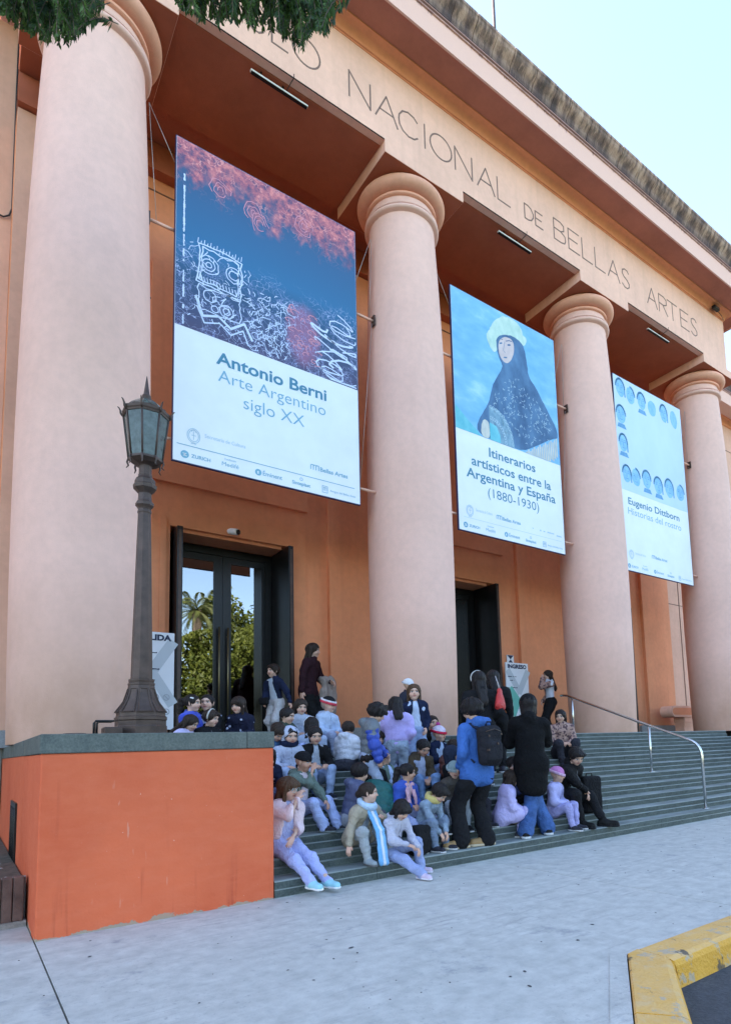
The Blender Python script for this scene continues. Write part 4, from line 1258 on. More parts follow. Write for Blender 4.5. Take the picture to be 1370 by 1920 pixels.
sc_ = thing('security_camera', 'small white security camera above the first entrance door', 'camera', (2.42, WY - .045, 5.13))
MB().lathe([(.045, 0), (.045, .02), (.02, .03)], 14).build('mount', 'white_paint', sc_).rotation_euler = (PI / 2, 0, 0)
q = MB().lathe([(.05, 0), (.055, .01), (.055, .15), (.045, .17)], 16).build('body', 'white_paint', sc_); q.location = (0, -.05, -.01); q.rotation_euler = (rad(105), 0, rad(28))
q2 = MB().lathe([(.044, .1705), (.044, .19), (.03, .195)], 14).build('lens', 'black_metal', q)

cb = MB().tube([(-.806, 2.165, 12.9), (-.806, 2.165, 11.6), (-.80, 2.165, 10.0), (-.80, 2.165, 9.78), (-.83, 2.165, 9.66), (-.90, 2.165, 9.60), (-1.1, 2.165, 9.62), (-2.0, 2.165, 9.9)], .013, 6).build('wall_cable', 'cable')
tag(cb, 'black cable hanging down the pale wall left of the first column', 'cable')
ae = thing('roof_aerial', 'thin grey pole standing on the museum roof against the sky', 'aerial', (9.75, 2.0, 13.9))
MB().tube([(0, 0, 0), (0, 0, 5), (0, 0, 10)], [.05, .045, .03], 8).build('pole', 'lamp_iron', ae); MB().lathe([(.16, 0), (.16, .03), (.05, .06)], 12).build('foot', 'lamp_iron', ae)
v = thing('cornice_vent', 'small dark lamp fixed to the moulding near the right end of the frieze', 'lamp', (14.75, -.93, 12.97))
MB().box(-.14, .14, -.05, .05, -.04, .05, bev=.015).build('housing', 'black_metal', v); MB().box(-.10, .10, -.058, -.0505, -.025, .03).build('glass', 'lamp_iron', v); MB().tube([(.14, .02, 0), (.4, .05, -.01), (.6, .10, -.03)], .008, 5).build('cable', 'cable', v)
# ------------------------------------------------------------------ overhanging street tree and the park opposite
def leaf_mat(name, c0, c1, trans=0.25):
    m, n, b = newmat(name)
    oi = nd(n, 'ShaderNodeAttribute'); oi.attribute_name = 'tone'
    c = ramp(n, oi.outputs['Fac'], [(0.0, c0), (1.0, c1)])
    n.links.new(c, b.inputs['Base Color']); setin(b, 'Roughness', 0.55); setin(b, 'Specular IOR Level', 0.3)
    tl = nd(n, 'ShaderNodeBsdfTranslucent'); n.links.new(c, tl.inputs[0])
    mx = nd(n, 'ShaderNodeMixShader'); mx.inputs[0].default_value = trans
    out = [x for x in n.nodes if x.type == 'OUTPUT_MATERIAL'][0]
    n.links.new(b.outputs[0], mx.inputs[1]); n.links.new(tl.outputs[0], mx.inputs[2]); n.links.new(mx.outputs[0], out.inputs[0])
    MATS[name] = m
leaf_mat('leaf_dark', (0.016, 0.045, 0.012), (0.11, 0.20, 0.04), 0.4)
leaf_mat('leaf_park', (0.030, 0.055, 0.010), (0.15, 0.165, 0.025))
leaf_mat('leaf_palm', (0.06, 0.08, 0.02), (0.16, 0.17, 0.045))
def leaves(name, quads, tones, mat, parent):
    """quads: (n,4,3) array"""
    q = np.asarray(quads, dtype=np.float32); n = len(q)
    me = bpy.data.meshes.new(name)
    me.vertices.add(n * 4); me.loops.add(n * 4); me.polygons.add(n)
    me.vertices.foreach_set('co', q.reshape(-1))
    me.loops.foreach_set('vertex_index', np.arange(n * 4, dtype=np.int32))
    me.polygons.foreach_set('loop_start', np.arange(0, n * 4, 4, dtype=np.int32))
    me.update(calc_edges=True)
    at = me.attributes.new('tone', 'FLOAT', 'POINT')
    at.data.foreach_set('value', np.repeat(np.asarray(tones, dtype=np.float32), 4))
    return link(name, me, mat, parent)
TIPS = [(0.21, -4.02, 7.34), (0.88, -4.67, 7.21), (0.78, -4.73, 6.98), (0.13, -3.75, 7.96), (0.29, -4.96, 6.31), (-1.29, -2.66, 7.53), (-0.66, -4.1, 6.39), (0.74, -5.05, 6.52), (-0.91, -3.38, 7.37), (-1.29, -2.75, 7.52), (-0.64, -4.39, 6.23), (0.36, -4.66, 6.66), (-0.08, -4.62, 6.78), (0.37, -4.69, 6.67), (0.63, -4.16, 7.49), (-1.2, -3.12, 7.18), (0.7, -4.99, 6.52), (-0.5, -3.14, 8.04), (-0.92, -3.61, 6.72), (-0.75, -3.72, 6.71), (-1.16, -2.82, 7.53), (-0.98, -3.03, 7.42), (-1.06, -3.72, 6.99), (0.76, -4.43, 7.13), (-0.57, -3.09, 7.92), (0.67, -5.29, 6.17), (-0.63, -3.29, 7.28), (0.41, -4.71, 6.67), (0.38, -4.24, 7.4), (-0.68, -4.37, 6.11), (-0.69, -3.43, 7.04), (0.67, -4.25, 7.48), (0.85, -4.18, 7.51), (-0.89, -3.22, 7.19), (0.38, -4.37, 7.02), (0.27, -4.22, 7.26), (0.4, -4.33, 7.44), (-0.81, -3.95, 6.37), (-1.16, -4.0, 6.47), (-0.07, -4.87, 6.18), (-0.68, -3.88, 6.94), (-1.2, -3.51, 6.76), (0.13, -3.86, 7.5), (0.18, -4.29, 7.34), (1.1, -4.46, 7.39), (-1.27, -3.76, 6.59), (0.05, -4.63, 6.52), (-0.56, -3.15, 7.46), (0.04, -4.35, 6.84), (-0.57, -3.8, 6.98), (-1.0, -3.02, 7.42), (0.79, -4.19, 7.68), (0.39, -4.81, 6.72), (0.17, -4.0, 7.47), (-1.02, -3.65, 6.73), (-0.57, -3.39, 7.22), (0.17, -3.78, 7.92), (0.7, -4.81, 6.56), (0.14, -3.73, 7.66), (0.43, -5.17, 6.35), (0.75, -4.35, 7.25), (0.78, -4.8, 6.95), (-0.92, -3.02, 7.36), (0.72, -4.05, 7.57), (0.48, -3.91, 7.61), (0.18, -4.87, 6.6), (-0.06, -4.85, 6.51), (-1.05, -3.09, 7.7), (0.76, -4.63, 7.06), (0.65, -5.23, 6.57), (0.19, -4.17, 7.15), (-0.68, -3.63, 6.84), (-1.0, -3.91, 6.64), (0.17, -4.92, 6.27), (-1.0, -3.45, 6.93), (0.72, -4.1, 7.61), (0.31, -4.24, 7.5), (0.45, -4.93, 6.56), (0.15, -4.12, 7.35), (0.58, -4.51, 7.03), (-0.08, -4.57, 6.53), (-1.18, -4.01, 6.24), (0.54, -5.16, 6.1), (-0.92, -2.96, 7.7), (-0.96, -3.86, 6.69), (-1.22, -3.0, 7.31), (0.17, -4.62, 6.56), (0.14, -4.69, 6.48), (-1.11, -3.62, 6.71), (-0.61, -3.46, 7.08), (0.58, -5.35, 6.06), (-1.15, -2.61, 7.74), (-1.07, -2.76, 7.78), (-1.17, -3.98, 6.62), (-0.66, -3.03, 7.78), (-0.9, -4.09, 6.23), (-0.56, -3.64, 7.21), (0.64, -4.74, 7.1), (0.13, -3.73, 7.79), (-0.64, -4.25, 6.31), (-0.6, -4.0, 6.64), (-0.99, -3.35, 7.3), (-0.75, -3.92, 6.56), (-1.07, -3.34, 7.38), (0.72, -4.81, 6.64), (0.66, -4.41, 7.18), (-0.71, -4.11, 6.31), (-0.67, -3.57, 6.85), (-1.25, -2.77, 7.92), (0.8, -4.99, 6.58), (-1.24, -3.83, 6.4), (-0.87, -3.09, 7.32), (-1.02, -3.51, 6.9), (0.5, -4.44, 7.02), (-1.06, -4.06, 6.25), (-0.07, -4.57, 6.58), (-0.63, -3.36, 7.36), (-0.71, -3.18, 7.62), (0.64, -4.68, 6.72), (-1.22, -2.74, 8.0), (-0.8, -3.04, 7.39), (0.16, -4.19, 7.04), (-0.88, -3.71, 6.88), (0.47, -3.95, 7.56), (0.23, -4.57, 6.72), (-0.08, -4.75, 6.33), (-1.09, -3.08, 7.58), (-0.65, -4.3, 6.19), (0.5, -4.31, 7.18), (0.81, -4.23, 7.38), (-0.79, -4.29, 6.07), (-0.87, -3.35, 7.06), (-1.04, -3.59, 6.83), (0.78, -4.63, 7.12), (0.61, -5.06, 6.42), (-1.15, -3.0, 7.39), (1.0, -4.31, 7.73), (-0.86, -3.42, 7.33), (-0.85, -3.27, 7.29), (0.55, -3.98, 7.79), (-0.6, -4.13, 6.58), (0.16, -4.81, 6.38), (-1.08, -3.05, 7.52), (0.78, -4.13, 7.56), (0.03, -4.64, 6.47), (0.27, -4.34, 6.98), (-1.02, -3.42, 6.98), (1.02, -4.65, 7.1), (-0.58, -3.42, 7.39), (0.89, -4.62, 7.35), (0.66, -4.19, 7.38), (-1.17, -3.95, 6.59), (-0.67, -3.63, 7.06), (0.56, -5.36, 6.24), (0.42, -4.62, 7.15), (-1.16, -3.35, 6.97), (-1.09, -3.35, 7.03), (-1.17, -3.18, 7.23), (0.9, -4.48, 7.14), (0.95, -4.18, 7.49), (0.4, -4.61, 6.74), (0.79, -5.13, 6.48), (-0.68, -4.26, 6.15), (0.99, -4.26, 7.33), (0.2, -3.77, 7.95), (-1.23, -2.92, 7.63), (0.55, -4.35, 7.34), (-1.09, -3.58, 6.98), (-0.04, -4.51, 6.62), (0.17, -5.05, 6.29), (0.58, -4.24, 7.49), (-1.16, -3.54, 6.76), (-1.26, -2.65, 7.89), (0.25, -4.68, 6.63), (-0.89, -3.16, 7.22), (0.62, -5.2, 6.39), (-0.06, -4.41, 6.93), (-0.94, -3.05, 7.34), (0.35, -4.63, 6.76), (0.11, -4.41, 7.1), (0.78, -4.72, 7.07), (-1.28, -2.69, 7.66), (-1.2, -3.12, 7.18), (0.16, -4.06, 7.23), (-1.08, -2.84, 7.89), (0.19, -4.91, 6.42), (0.43, -4.52, 7.09), (0.98, -4.32, 7.71), (-0.81, -3.41, 7.21), (0.24, -4.16, 7.53), (0.01, -4.22, 6.99), (0.91, -4.46, 7.17), (0.53, -4.84, 6.91), (0.97, -4.27, 7.49), (-1.01, -2.92, 7.48), (0.08, -4.07, 7.2), (0.19, -4.95, 6.46), (-1.14, -3.96, 6.33), (-0.54, -3.19, 7.45), (-1.06, -3.72, 6.92), (-1.04, -3.45, 6.99), (-1.06, -3.99, 6.38), (-0.7, -4.07, 6.41), (0.7, -4.99, 6.64), (0.54, -4.65, 6.73), (0.93, -4.54, 7.17), (-0.74, -4.15, 6.33), (-0.85, -4.05, 6.23), (-0.89, -3.01, 7.62), (-0.92, -3.83, 6.49), (-1.16, -3.54, 6.75), (0.19, -3.75, 7.64), (-0.65, -3.8, 6.69), (1.05, -4.69, 7.36), (-1.29, -2.98, 7.27), (0.62, -4.65, 6.83), (0.13, -5.01, 6.13), (0.5, -4.6, 6.8), (-1.02, -3.79, 6.57), (0.47, -4.94, 6.43), (-0.63, -3.36, 7.31), (-0.55, -3.39, 7.24), (0.13, -4.84, 6.61), (-1.16, -3.41, 6.95), (0.65, -4.32, 7.37), (0.25, -3.89, 7.51), (0.01, -4.64, 6.52), (-1.14, -3.95, 6.66), (-0.77, -3.29, 7.36), (-0.92, -3.89, 6.46), (-1.24, -2.74, 7.66), (0.37, -4.06, 7.39), (0.19, -4.43, 6.85), (-0.84, -3.19, 7.54), (-0.87, -4.1, 6.25), (-0.09, -4.88, 6.46), (-0.93, -2.85, 7.9), (0.38, -5.19, 6.07), (-1.16, -2.88, 7.51), (0.77, -4.86, 6.67), (0.37, -5.13, 6.41), (-0.79, -3.7, 6.63), (-0.53, -3.54, 7.33), (-0.99, -2.83, 7.6), (0.13, -4.4, 7.01), (-0.95, -3.84, 6.62), (-0.66, -4.01, 6.75), (-1.07, -3.8, 6.57), (0.18, -4.63, 6.96), (0.19, -4.65, 6.59), (-0.68, -3.65, 6.84), (0.69, -4.55, 6.97), (-0.99, -3.63, 6.76), (0.16, -3.99, 7.33), (-1.18, -3.92, 6.41), (-1.1, -4.03, 6.28), (-0.9, -3.0, 7.52), (0.54, -4.86, 6.52), (0.23, -3.97, 7.42), (1.12, -4.33, 7.55), (-1.0, -3.75, 6.62), (-0.9, -3.84, 6.5), (0.04, -4.56, 6.74), (-1.2, -3.28, 7.03), (-0.03, -4.46, 6.71), (0.03, -4.54, 6.58), (-1.18, -3.7, 6.57), (-1.22, -3.58, 6.99), (-0.7, -3.33, 7.51), (0.63, -5.15, 6.31), (-0.68, -3.71, 7.1), (-1.27, -2.9, 7.42), (0.4, -4.4, 7.01), (-0.7, -4.22, 6.49), (-1.11, -3.4, 7.21), (0.56, -4.77, 6.67), (-0.6, -4.04, 6.67), (-0.97, -4.17, 6.25), (-0.59, -3.64, 7.26), (-0.69, -4.2, 6.25), (0.17, -3.8, 7.58), (0.16, -4.25, 6.96), (-1.07, -3.35, 7.1), (0.69, -4.51, 7.2), (-0.56, -3.57, 7.27), (-0.97, -2.85, 7.74), (-1.23, -3.77, 6.69), (0.84, -4.67, 7.19), (-1.25, -3.36, 7.18), (-0.67, -3.36, 7.29), (0.53, -4.36, 7.08), (0.33, -4.22, 7.31), (0.67, -5.09, 6.4), (0.02, -4.61, 6.53), (0.33, -4.53, 6.82), (0.13, -3.66, 7.73), (-1.09, -2.95, 7.48), (0.76, -4.5, 7.24), (1.12, -4.44, 7.39), (0.88, -4.81, 6.84), (0.4, -3.83, 7.67), (0.14, -4.56, 6.63), (-1.18, -3.58, 6.71), (0.73, -4.2, 7.57), (-0.72, -3.93, 6.85), (0.37, -4.77, 6.55), (0.05, -4.61, 6.88), (-0.94, -3.08, 7.3), (0.67, -4.79, 6.56), (-1.29, -2.87, 7.38), (0.73, -4.2, 7.74), (0.68, -4.98, 6.46), (-1.1, -3.65, 6.87), (0.72, -5.14, 6.63), (0.13, -4.27, 7.0), (-0.98, -4.18, 6.41), (0.23, -4.42, 7.18), (-0.77, -3.02, 7.4), (0.16, -3.7, 7.71), (0.25, -4.28, 7.26), (-0.84, -4.03, 6.65), (0.56, -5.14, 6.18), (0.76, -5.06, 6.49), (1.18, -4.49, 7.64), (0.52, -4.04, 7.8), (0.13, -4.8, 6.62), (-0.78, -3.71, 6.68), (0.61, -5.33, 6.1), (0.83, -4.48, 7.38), (0.0, -4.65, 6.56), (-0.75, -3.0, 7.88), (-0.59, -3.1, 7.42), (-1.19, -3.53, 7.06), (-0.61, -3.75, 6.95), (0.37, -4.06, 7.37), (0.94, -4.6, 7.12), (-0.86, -3.8, 6.82), (-0.73, -3.87, 6.94), (0.13, -4.75, 6.39), (0.06, -4.1, 7.16), (0.37, -4.32, 7.14), (0.57, -3.98, 7.91), (0.11, -4.65, 6.69), (-1.12, -2.68, 7.92), (0.09, -4.39, 6.86), (0.45, -4.5, 6.9), (0.25, -4.94, 6.3), (-0.97, -3.08, 7.27), (0.32, -4.88, 6.71), (0.34, -4.03, 7.31), (0.03, -4.32, 6.88), (0.05, -4.13, 7.44), (0.85, -4.65, 6.97), (-0.69, -3.85, 6.59), (0.21, -4.61, 6.66), (0.22, -5.04, 6.15), (0.68, -4.65, 6.81), (1.1, -4.33, 7.66), (-1.01, -3.93, 6.41), (-0.86, -3.75, 6.62), (-0.68, -3.09, 7.31), (0.29, -4.3, 7.15), (-0.81, -4.06, 6.31), (-0.84, -3.88, 6.42), (-1.12, -3.23, 7.16), (0.65, -4.22, 7.36), (-1.08, -4.09, 6.31), (0.68, -4.88, 6.54), (-1.03, -3.74, 6.66), (1.08, -4.37, 7.83), (-0.88, -3.55, 6.91), (0.28, -4.36, 7.1), (0.67, -4.91, 6.49), (-1.04, -2.92, 7.54), (0.74, -5.25, 6.38), (-0.72, -3.63, 7.15), (-0.69, -4.3, 6.43), (-0.65, -3.03, 7.49), (1.03, -4.42, 7.38), (-0.67, -3.36, 7.13), (-1.22, -3.17, 7.35), (-1.28, -2.95, 7.34), (0.25, -4.45, 6.89), (0.94, -4.67, 7.06), (0.61, -5.31, 6.13), (-1.12, -3.7, 6.68), (-1.07, -3.86, 6.8), (-0.89, -3.28, 7.09), (0.67, -4.8, 6.61), (0.57, -5.23, 6.21), (-0.82, -3.91, 6.46), (0.82, -4.8, 6.8), (-0.91, -3.0, 7.8), (0.79, -4.7, 6.81), (-0.86, -3.03, 7.34), (0.18, -4.29, 7.28), (-0.56, -3.23, 7.64), (0.11, -3.69, 7.69), (-0.95, -3.52, 6.82), (-0.71, -3.28, 7.15)]
nr = np.random.RandomState(4)
tree = thing('street_tree', 'dark green street tree with feathery drooping leaves hanging into the top of the view', 'tree', (-4.8, -6.9, 0))
B0 = Vector((-4.8, -6.9, 0))
tk = MB().tube([Vector(p) - B0 for p in ((-4.8, -6.9, -.1), (-4.75, -6.85, 1.2), (-4.6, -6.8, 2.8), (-4.3, -6.7, 4.4), (-3.8, -6.5, 5.8))], [.26, .21, .185, .165, .14], 12)
tk.tube([Vector(p) - B0 for p in ((-4.3, -6.7, 4.4), (-5.2, -7.3, 6.0), (-6.2, -7.9, 7.4))], [.13, .09, .05], 8)
tk.build('trunk', 'bark', tree)
lb = MB()
B1 = [Vector(p) - B0 for p in ((-3.8, -6.5, 5.8), (-2.8, -5.9, 6.8), (-1.7, -5.2, 7.35), (-.6, -4.75, 7.55), (.4, -4.8, 7.5), (1.1, -4.95, 7.35))]
lb.tube(B1, [.14, .10, .075, .055, .038, .02], 8)
lb.tube([B1[1], Vector((-2.1, -4.9, 7.25)) - B0, Vector((-1.2, -4.2, 7.35)) - B0], [.07, .045, .02], 6)
lb.tube([B1[1], Vector((-3.0, -4.9, 7.6)) - B0, Vector((-2.6, -3.6, 8.2)) - B0], [.06, .04, .02], 6)
lb.build('limb', 'bark', tree)
Q = []; T = []; tw = MB()
tips = [Vector(p) for p in TIPS]
for i in range(150):
    tips.append(Vector((nr.uniform(-6.5, 1.2), nr.uniform(-8.2, -5.5), nr.uniform(7.6, 9.2))))
for tp in tips:
    side = Vector((nr.uniform(-.28, .28), nr.uniform(-.28, .28), 0))
    L = nr.uniform(.45, .75)
    o = tp + Vector((0, 0, L)) + side
    mid = o * .45 + tp * .55 + Vector((0, 0, .07)) - side * .15
    tone0 = nr.uniform(0, .75)
    pts = []
    for k in range(9):
        t = k / 8
        pts.append(o * (1 - t) ** 2 + mid * 2 * t * (1 - t) + tp * t * t)
    tw.tube([p - B0 for p in pts[::2]], .004, 3, cap=False)
    nl = int(L / .0085)
    for k in range(nl):
        t = .10 + .9 * k / nl
        p = o * (1 - t) ** 2 + mid * 2 * t * (1 - t) + tp * t * t
        tg = ((mid - o) * (1 - t) + (tp - mid) * t).normalized()
        sd = tg.cross(Vector((math.sin(i * 1.3), math.cos(i * 1.7 + k * .2), .25))).normalized() * (1 if k % 2 else -1)
        d = (sd * nr.uniform(.45, .8) + tg * nr.uniform(.6, 1.0) + Vector((0, 0, -.35))).normalized()
        ln = nr.uniform(.055, .105) * (1.15 - .5 * t); wd = nr.uniform(.006, .0115)
        nn = d.cross(Vector((nr.uniform(-1, 1), nr.uniform(-1, 1), nr.uniform(-1, 1)))).normalized() * wd
        a = p - B0
        Q.append([a, a + d * ln * .5 + nn, a + d * ln, a + d * ln * .5 - nn]); T.append(min(1, max(0, tone0 + nr.uniform(-.25, .35))))
    if len(TIPS): i += 1
leaves('foliage', [[list(v) for v in q] for q in Q], T, 'leaf_dark', tree)
tag(tw.build('twigs', 'bark', tree), kind='stuff')

def crown_quads(cx, cy, cz, rx, ry, rz, n, size, rs):
    Q = []; T = []
    cl = [(rs.normal(0, .5, 3)) for _ in range(26)]
    for i in range(n):
        c = cl[rs.randint(26)]
        d = rs.normal(0, 1, 3); d /= np.linalg.norm(d)
        p = np.clip(c, -.85, .85) + d * rs.uniform(.18, .40)
        ln = np.linalg.norm(p)
        if ln > 1.1: p = p / ln * 1.1
        pos = np.array([cx + p[0] * rx, cy + p[1] * ry, cz + p[2] * rz])
        a = rs.normal(0, 1, 3); a /= np.linalg.norm(a); b = np.cross(a, rs.normal(0, 1, 3)); b /= np.linalg.norm(b)
        s_ = size * rs.uniform(.6, 1.3)
        Q.append([pos - a * s_, pos + b * s_ * .5, pos + a * s_, pos - b * s_ * .5]); T.append(rs.uniform(0, 1) * .6 + .4 * (p[2] * .5 + .5))
    return Q, T
def park_tree(label, x, y, h, r, seed, n=2600):
    rs = np.random.RandomState(seed)
    t = thing('park_tree', label, 'tree', (x, y, -.06), 0, 'trees of the park across the road')
    tk = MB().tube([(0, 0, -.1), (.1, .05, h * .25), (.0, .1, h * .5), (.2, 0, h * .75)], [r * .08, r * .065, r * .045, r * .02], 8)
    for k in range(4):
        a = k * 1.6 + seed; tk.tube([(0, .05, h * (.3 + .07 * k)), (math.cos(a) * r * .35, math.sin(a) * r * .35, h * (.48 + .06 * k)), (math.cos(a) * r * .65, math.sin(a) * r * .65, h * (.6 + .06 * k))], [r * .035, r * .022, r * .01], 6)
    tk.build('trunk', 'bark', t)
    Q, T = crown_quads(0, 0, h * .62, r, r, h * .40, n, (.30 + r * .03) * (2600 / n) ** .5, rs)
    leaves('crown', Q, T, 'leaf_park', t)
    return t
park_tree('broad yellow green tree opposite the museum entrance', 12.6, -29.5, 9.4, 3.6, 1, 14000)
park_tree('rounded yellow green tree near the palm across the road', 16.6, -30.5, 10.4, 3.4, 2, 13000)
park_tree('tall dark tree behind the two rounded park trees', 18.2, -37.0, 16.0, 4.2, 3, 11000)
park_tree('unseen wide tree at the near end of the park, added for bounce light', 4.5, -33.0, 10.0, 4.4, 4)  # this and the next trees are unseen, added for green bounce light
park_tree('unseen tree at the far end of the park, added for bounce light', 27.0, -34.0, 11.5, 4.8, 5)
park_tree('unseen tall tree across the road, added for bounce light', -7.0, -36.0, 12.5, 5.0, 6)
park_tree('unseen single tree far along the park edge, added for bounce light', 40.0, -33.0, 10.5, 5.0, 7)
pm = thing('palm_tree', 'tall palm with arching fronds in the park across the road', 'palm', (13.2, -36.5, -.06))
MB().tube([(0, 0, -.1), (.1, 0, 3), (.05, .1, 8), (.15, .1, 12.8)], [.42, .36, .33, .38], 12).build('trunk', 'bark', pm)
Q = []; T = []; rs = np.random.RandomState(9)
for k in range(46):
    az = rs.uniform(0, 6.283); el = rs.uniform(-.5, 1.3); L = rs.uniform(3.0, 3.9)
    for j in range(34):
        t = j / 33
        rr = L * t * math.cos(el) * (1 - .1 * t); z = L * t * math.sin(el) - 1.9 * t * t
        p = np.array([.15 + rr * math.cos(az), .1 + rr * math.sin(az), 12.8 + z])
        sdv = np.array([-math.sin(az), math.cos(az), 0.0])
        for s_ in (-1, 1):
            d = sdv * s_ * .8 + np.array([math.cos(az) * .5, math.sin(az) * .5, -.45]); d *= .62 * (1.05 - abs(t - .45))
            up = np.array([0, 0, .035])
            Q.append([p - up, p + d * .5 - up * .6, p + d, p + d * .5 + up]); T.append(rs.uniform(0, 1))
leaves('crown', Q, T, 'leaf_palm', pm)
# ------------------------------------------------------------------ people: smooth bodies and clothes from blended volumes
def smin(a, b, k):
    h = np.clip(.5 + .5 * (b - a) / k, 0, 1)
    return b + (a - b) * h - k * h * (1 - h)
def smax(a, b, k):
    return -smin(-a, -b, k)
V3 = lambda *a: np.array(a, dtype=float)
def cap(P, a, b, ra, rb, flat=None, puff=None):
    """tapered capsule; flat=(direction, factor) squashes it; puff=(amplitude, spacing) quilts it"""
    a = np.asarray(a, float); b = np.asarray(b, float)
    ab = b - a; L2 = max(ab @ ab, 1e-9)
    q = P - a
    t = np.clip((q @ ab) / L2, 0, 1)
    d = q - t[:, None] * ab
    if flat is not None:
        n, f = flat
        n = np.asarray(n, float); n = n / np.linalg.norm(n)
        d = d + (d @ n)[:, None] * n * (1 / f - 1)
    r = ra + (rb - ra) * t
    if puff is not None:
        r = r + puff[0] * (np.abs(np.sin(t * math.sqrt(L2) / puff[1] * PI)) - .6)
    return np.sqrt((d * d).sum(1)) - r
def ell(P, c, r, R=None):
    q = P - np.asarray(c, float)
    if R is not None: q = q @ R
    r = np.asarray(r, float)
    k = np.sqrt(((q / r) ** 2).sum(1))
    return (k - 1) * r.min()
def wrinkle(P, f=28.0, amp=.005, s=0.0):
    x, y, z = P[:, 0], P[:, 1], P[:, 2]
    return amp * (np.sin(f * x + 2.1 * np.sin(f * .6 * z + s) + s) * .5 + np.sin(f * 1.3 * z + 1.7 * np.sin(f * .5 * y + s * 2) + 1.3 * np.sin(f * .4 * x)) * .7 + np.sin(f * .9 * y + 1.9 * np.sin(f * .7 * x + s)) * .4)
def surface(fn, lo, hi, h):
    lo = np.asarray(lo, float); hi = np.asarray(hi, float)
    n = np.maximum(np.ceil((hi - lo) / h).astype(int) + 1, 3)
    ax = [lo[i] + h * np.arange(n[i]) for i in range(3)]
    G_ = np.stack(np.meshgrid(*ax, indexing='ij'), -1).reshape(-1, 3)
    D = fn(G_).reshape(n)
    s = D < 0
    cs = [(i, j, k) for i in (0, 1) for j in (0, 1) for k in (0, 1)]
    sl = lambda A, c: A[c[0]:n[0] - 1 + c[0], c[1]:n[1] - 1 + c[1], c[2]:n[2] - 1 + c[2]]
    cnt8 = sum(sl(s, c).astype(np.int8) for c in cs)
    act = (cnt8 > 0) & (cnt8 < 8)
    if not act.any(): return np.zeros((0, 3)), np.zeros((0, 4), int)
    idx = np.argwhere(act)
    acc = np.zeros((len(idx), 3)); cnt = np.zeros(len(idx))
    for c0 in cs:
        for a in range(3):
            if c0[a] == 1: continue
            c1 = list(c0); c1[a] = 1; c1 = tuple(c1)
            v0 = sl(D, c0)[act]; v1 = sl(D, c1)[act]
            m = (v0 < 0) != (v1 < 0)
            t = np.where(m, v0 / np.where(m, v0 - v1, 1), 0)
            p = np.zeros((len(idx), 3)); p[:] = c0; p[:, a] = p[:, a] + t
            acc += p * m[:, None]; cnt += m
    V = lo + h * (idx + acc / np.maximum(cnt, 1)[:, None])
    im = -np.ones(act.shape, int); im[act] = np.arange(len(idx))
    F = []
    for a in range(3):
        b, c = (a + 1) % 3, (a + 2) % 3
        sa = [slice(None)] * 3; sb = [slice(None)] * 3
        sa[a] = slice(0, n[a] - 1); sb[a] = slice(1, n[a])
        cr = s[tuple(sa)] != s[tuple(sb)]
        e = np.argwhere(cr)
        ok = (e[:, b] > 0) & (e[:, b] < n[b] - 1) & (e[:, c] > 0) & (e[:, c] < n[c] - 1)
        e = e[ok]
        if len(e) == 0: continue
        q = []
        for db, dc in ((-1, -1), (0, -1), (0, 0), (-1, 0)):
            k = e.copy(); k[:, b] += db; k[:, c] += dc
            q.append(im[k[:, 0], k[:, 1], k[:, 2]])
        q = np.stack(q, 1)
        ins = s[e[:, 0], e[:, 1], e[:, 2]]
        q[~ins] = q[~ins][:, ::-1]
        F.append(q)
    F = np.concatenate(F) if F else np.zeros((0, 4), int)
    F = F[(F >= 0).all(1)]
    return V, F
def relax(V, F, it=1):
    for _ in range(it):
        acc = np.zeros_like(V); cnt = np.zeros(len(V))
        for a, b in ((0, 1), (1, 2), (2, 3), (3, 0)):
            np.add.at(acc, F[:, a], V[F[:, b]]); np.add.at(cnt, F[:, a], 1)
            np.add.at(acc, F[:, b], V[F[:, a]]); np.add.at(cnt, F[:, b], 1)
        V = V * .5 + .5 * acc / np.maximum(cnt, 1)[:, None]
    return V
def npmesh(name, V, F, mat, parent, col=None):
    me = bpy.data.meshes.new(name)
    n, m = len(V), len(F)
    me.vertices.add(n); me.loops.add(m * 4); me.polygons.add(m)
    me.vertices.foreach_set('co', np.asarray(V, np.float32).reshape(-1))
    me.loops.foreach_set('vertex_index', np.asarray(F, np.int32).reshape(-1))
    me.polygons.foreach_set('loop_start', np.arange(0, m * 4, 4, dtype=np.int32))
    me.polygons.foreach_set('use_smooth', np.ones(m, bool))
    me.update(calc_edges=True)
    if col is not None:
        at = me.color_attributes.new('tint', 'FLOAT_COLOR', 'POINT')
        at.data.foreach_set('color', np.concatenate([col, np.ones((n, 1))], 1).astype(np.float32).reshape(-1))
    return link(name, me, mat, parent)

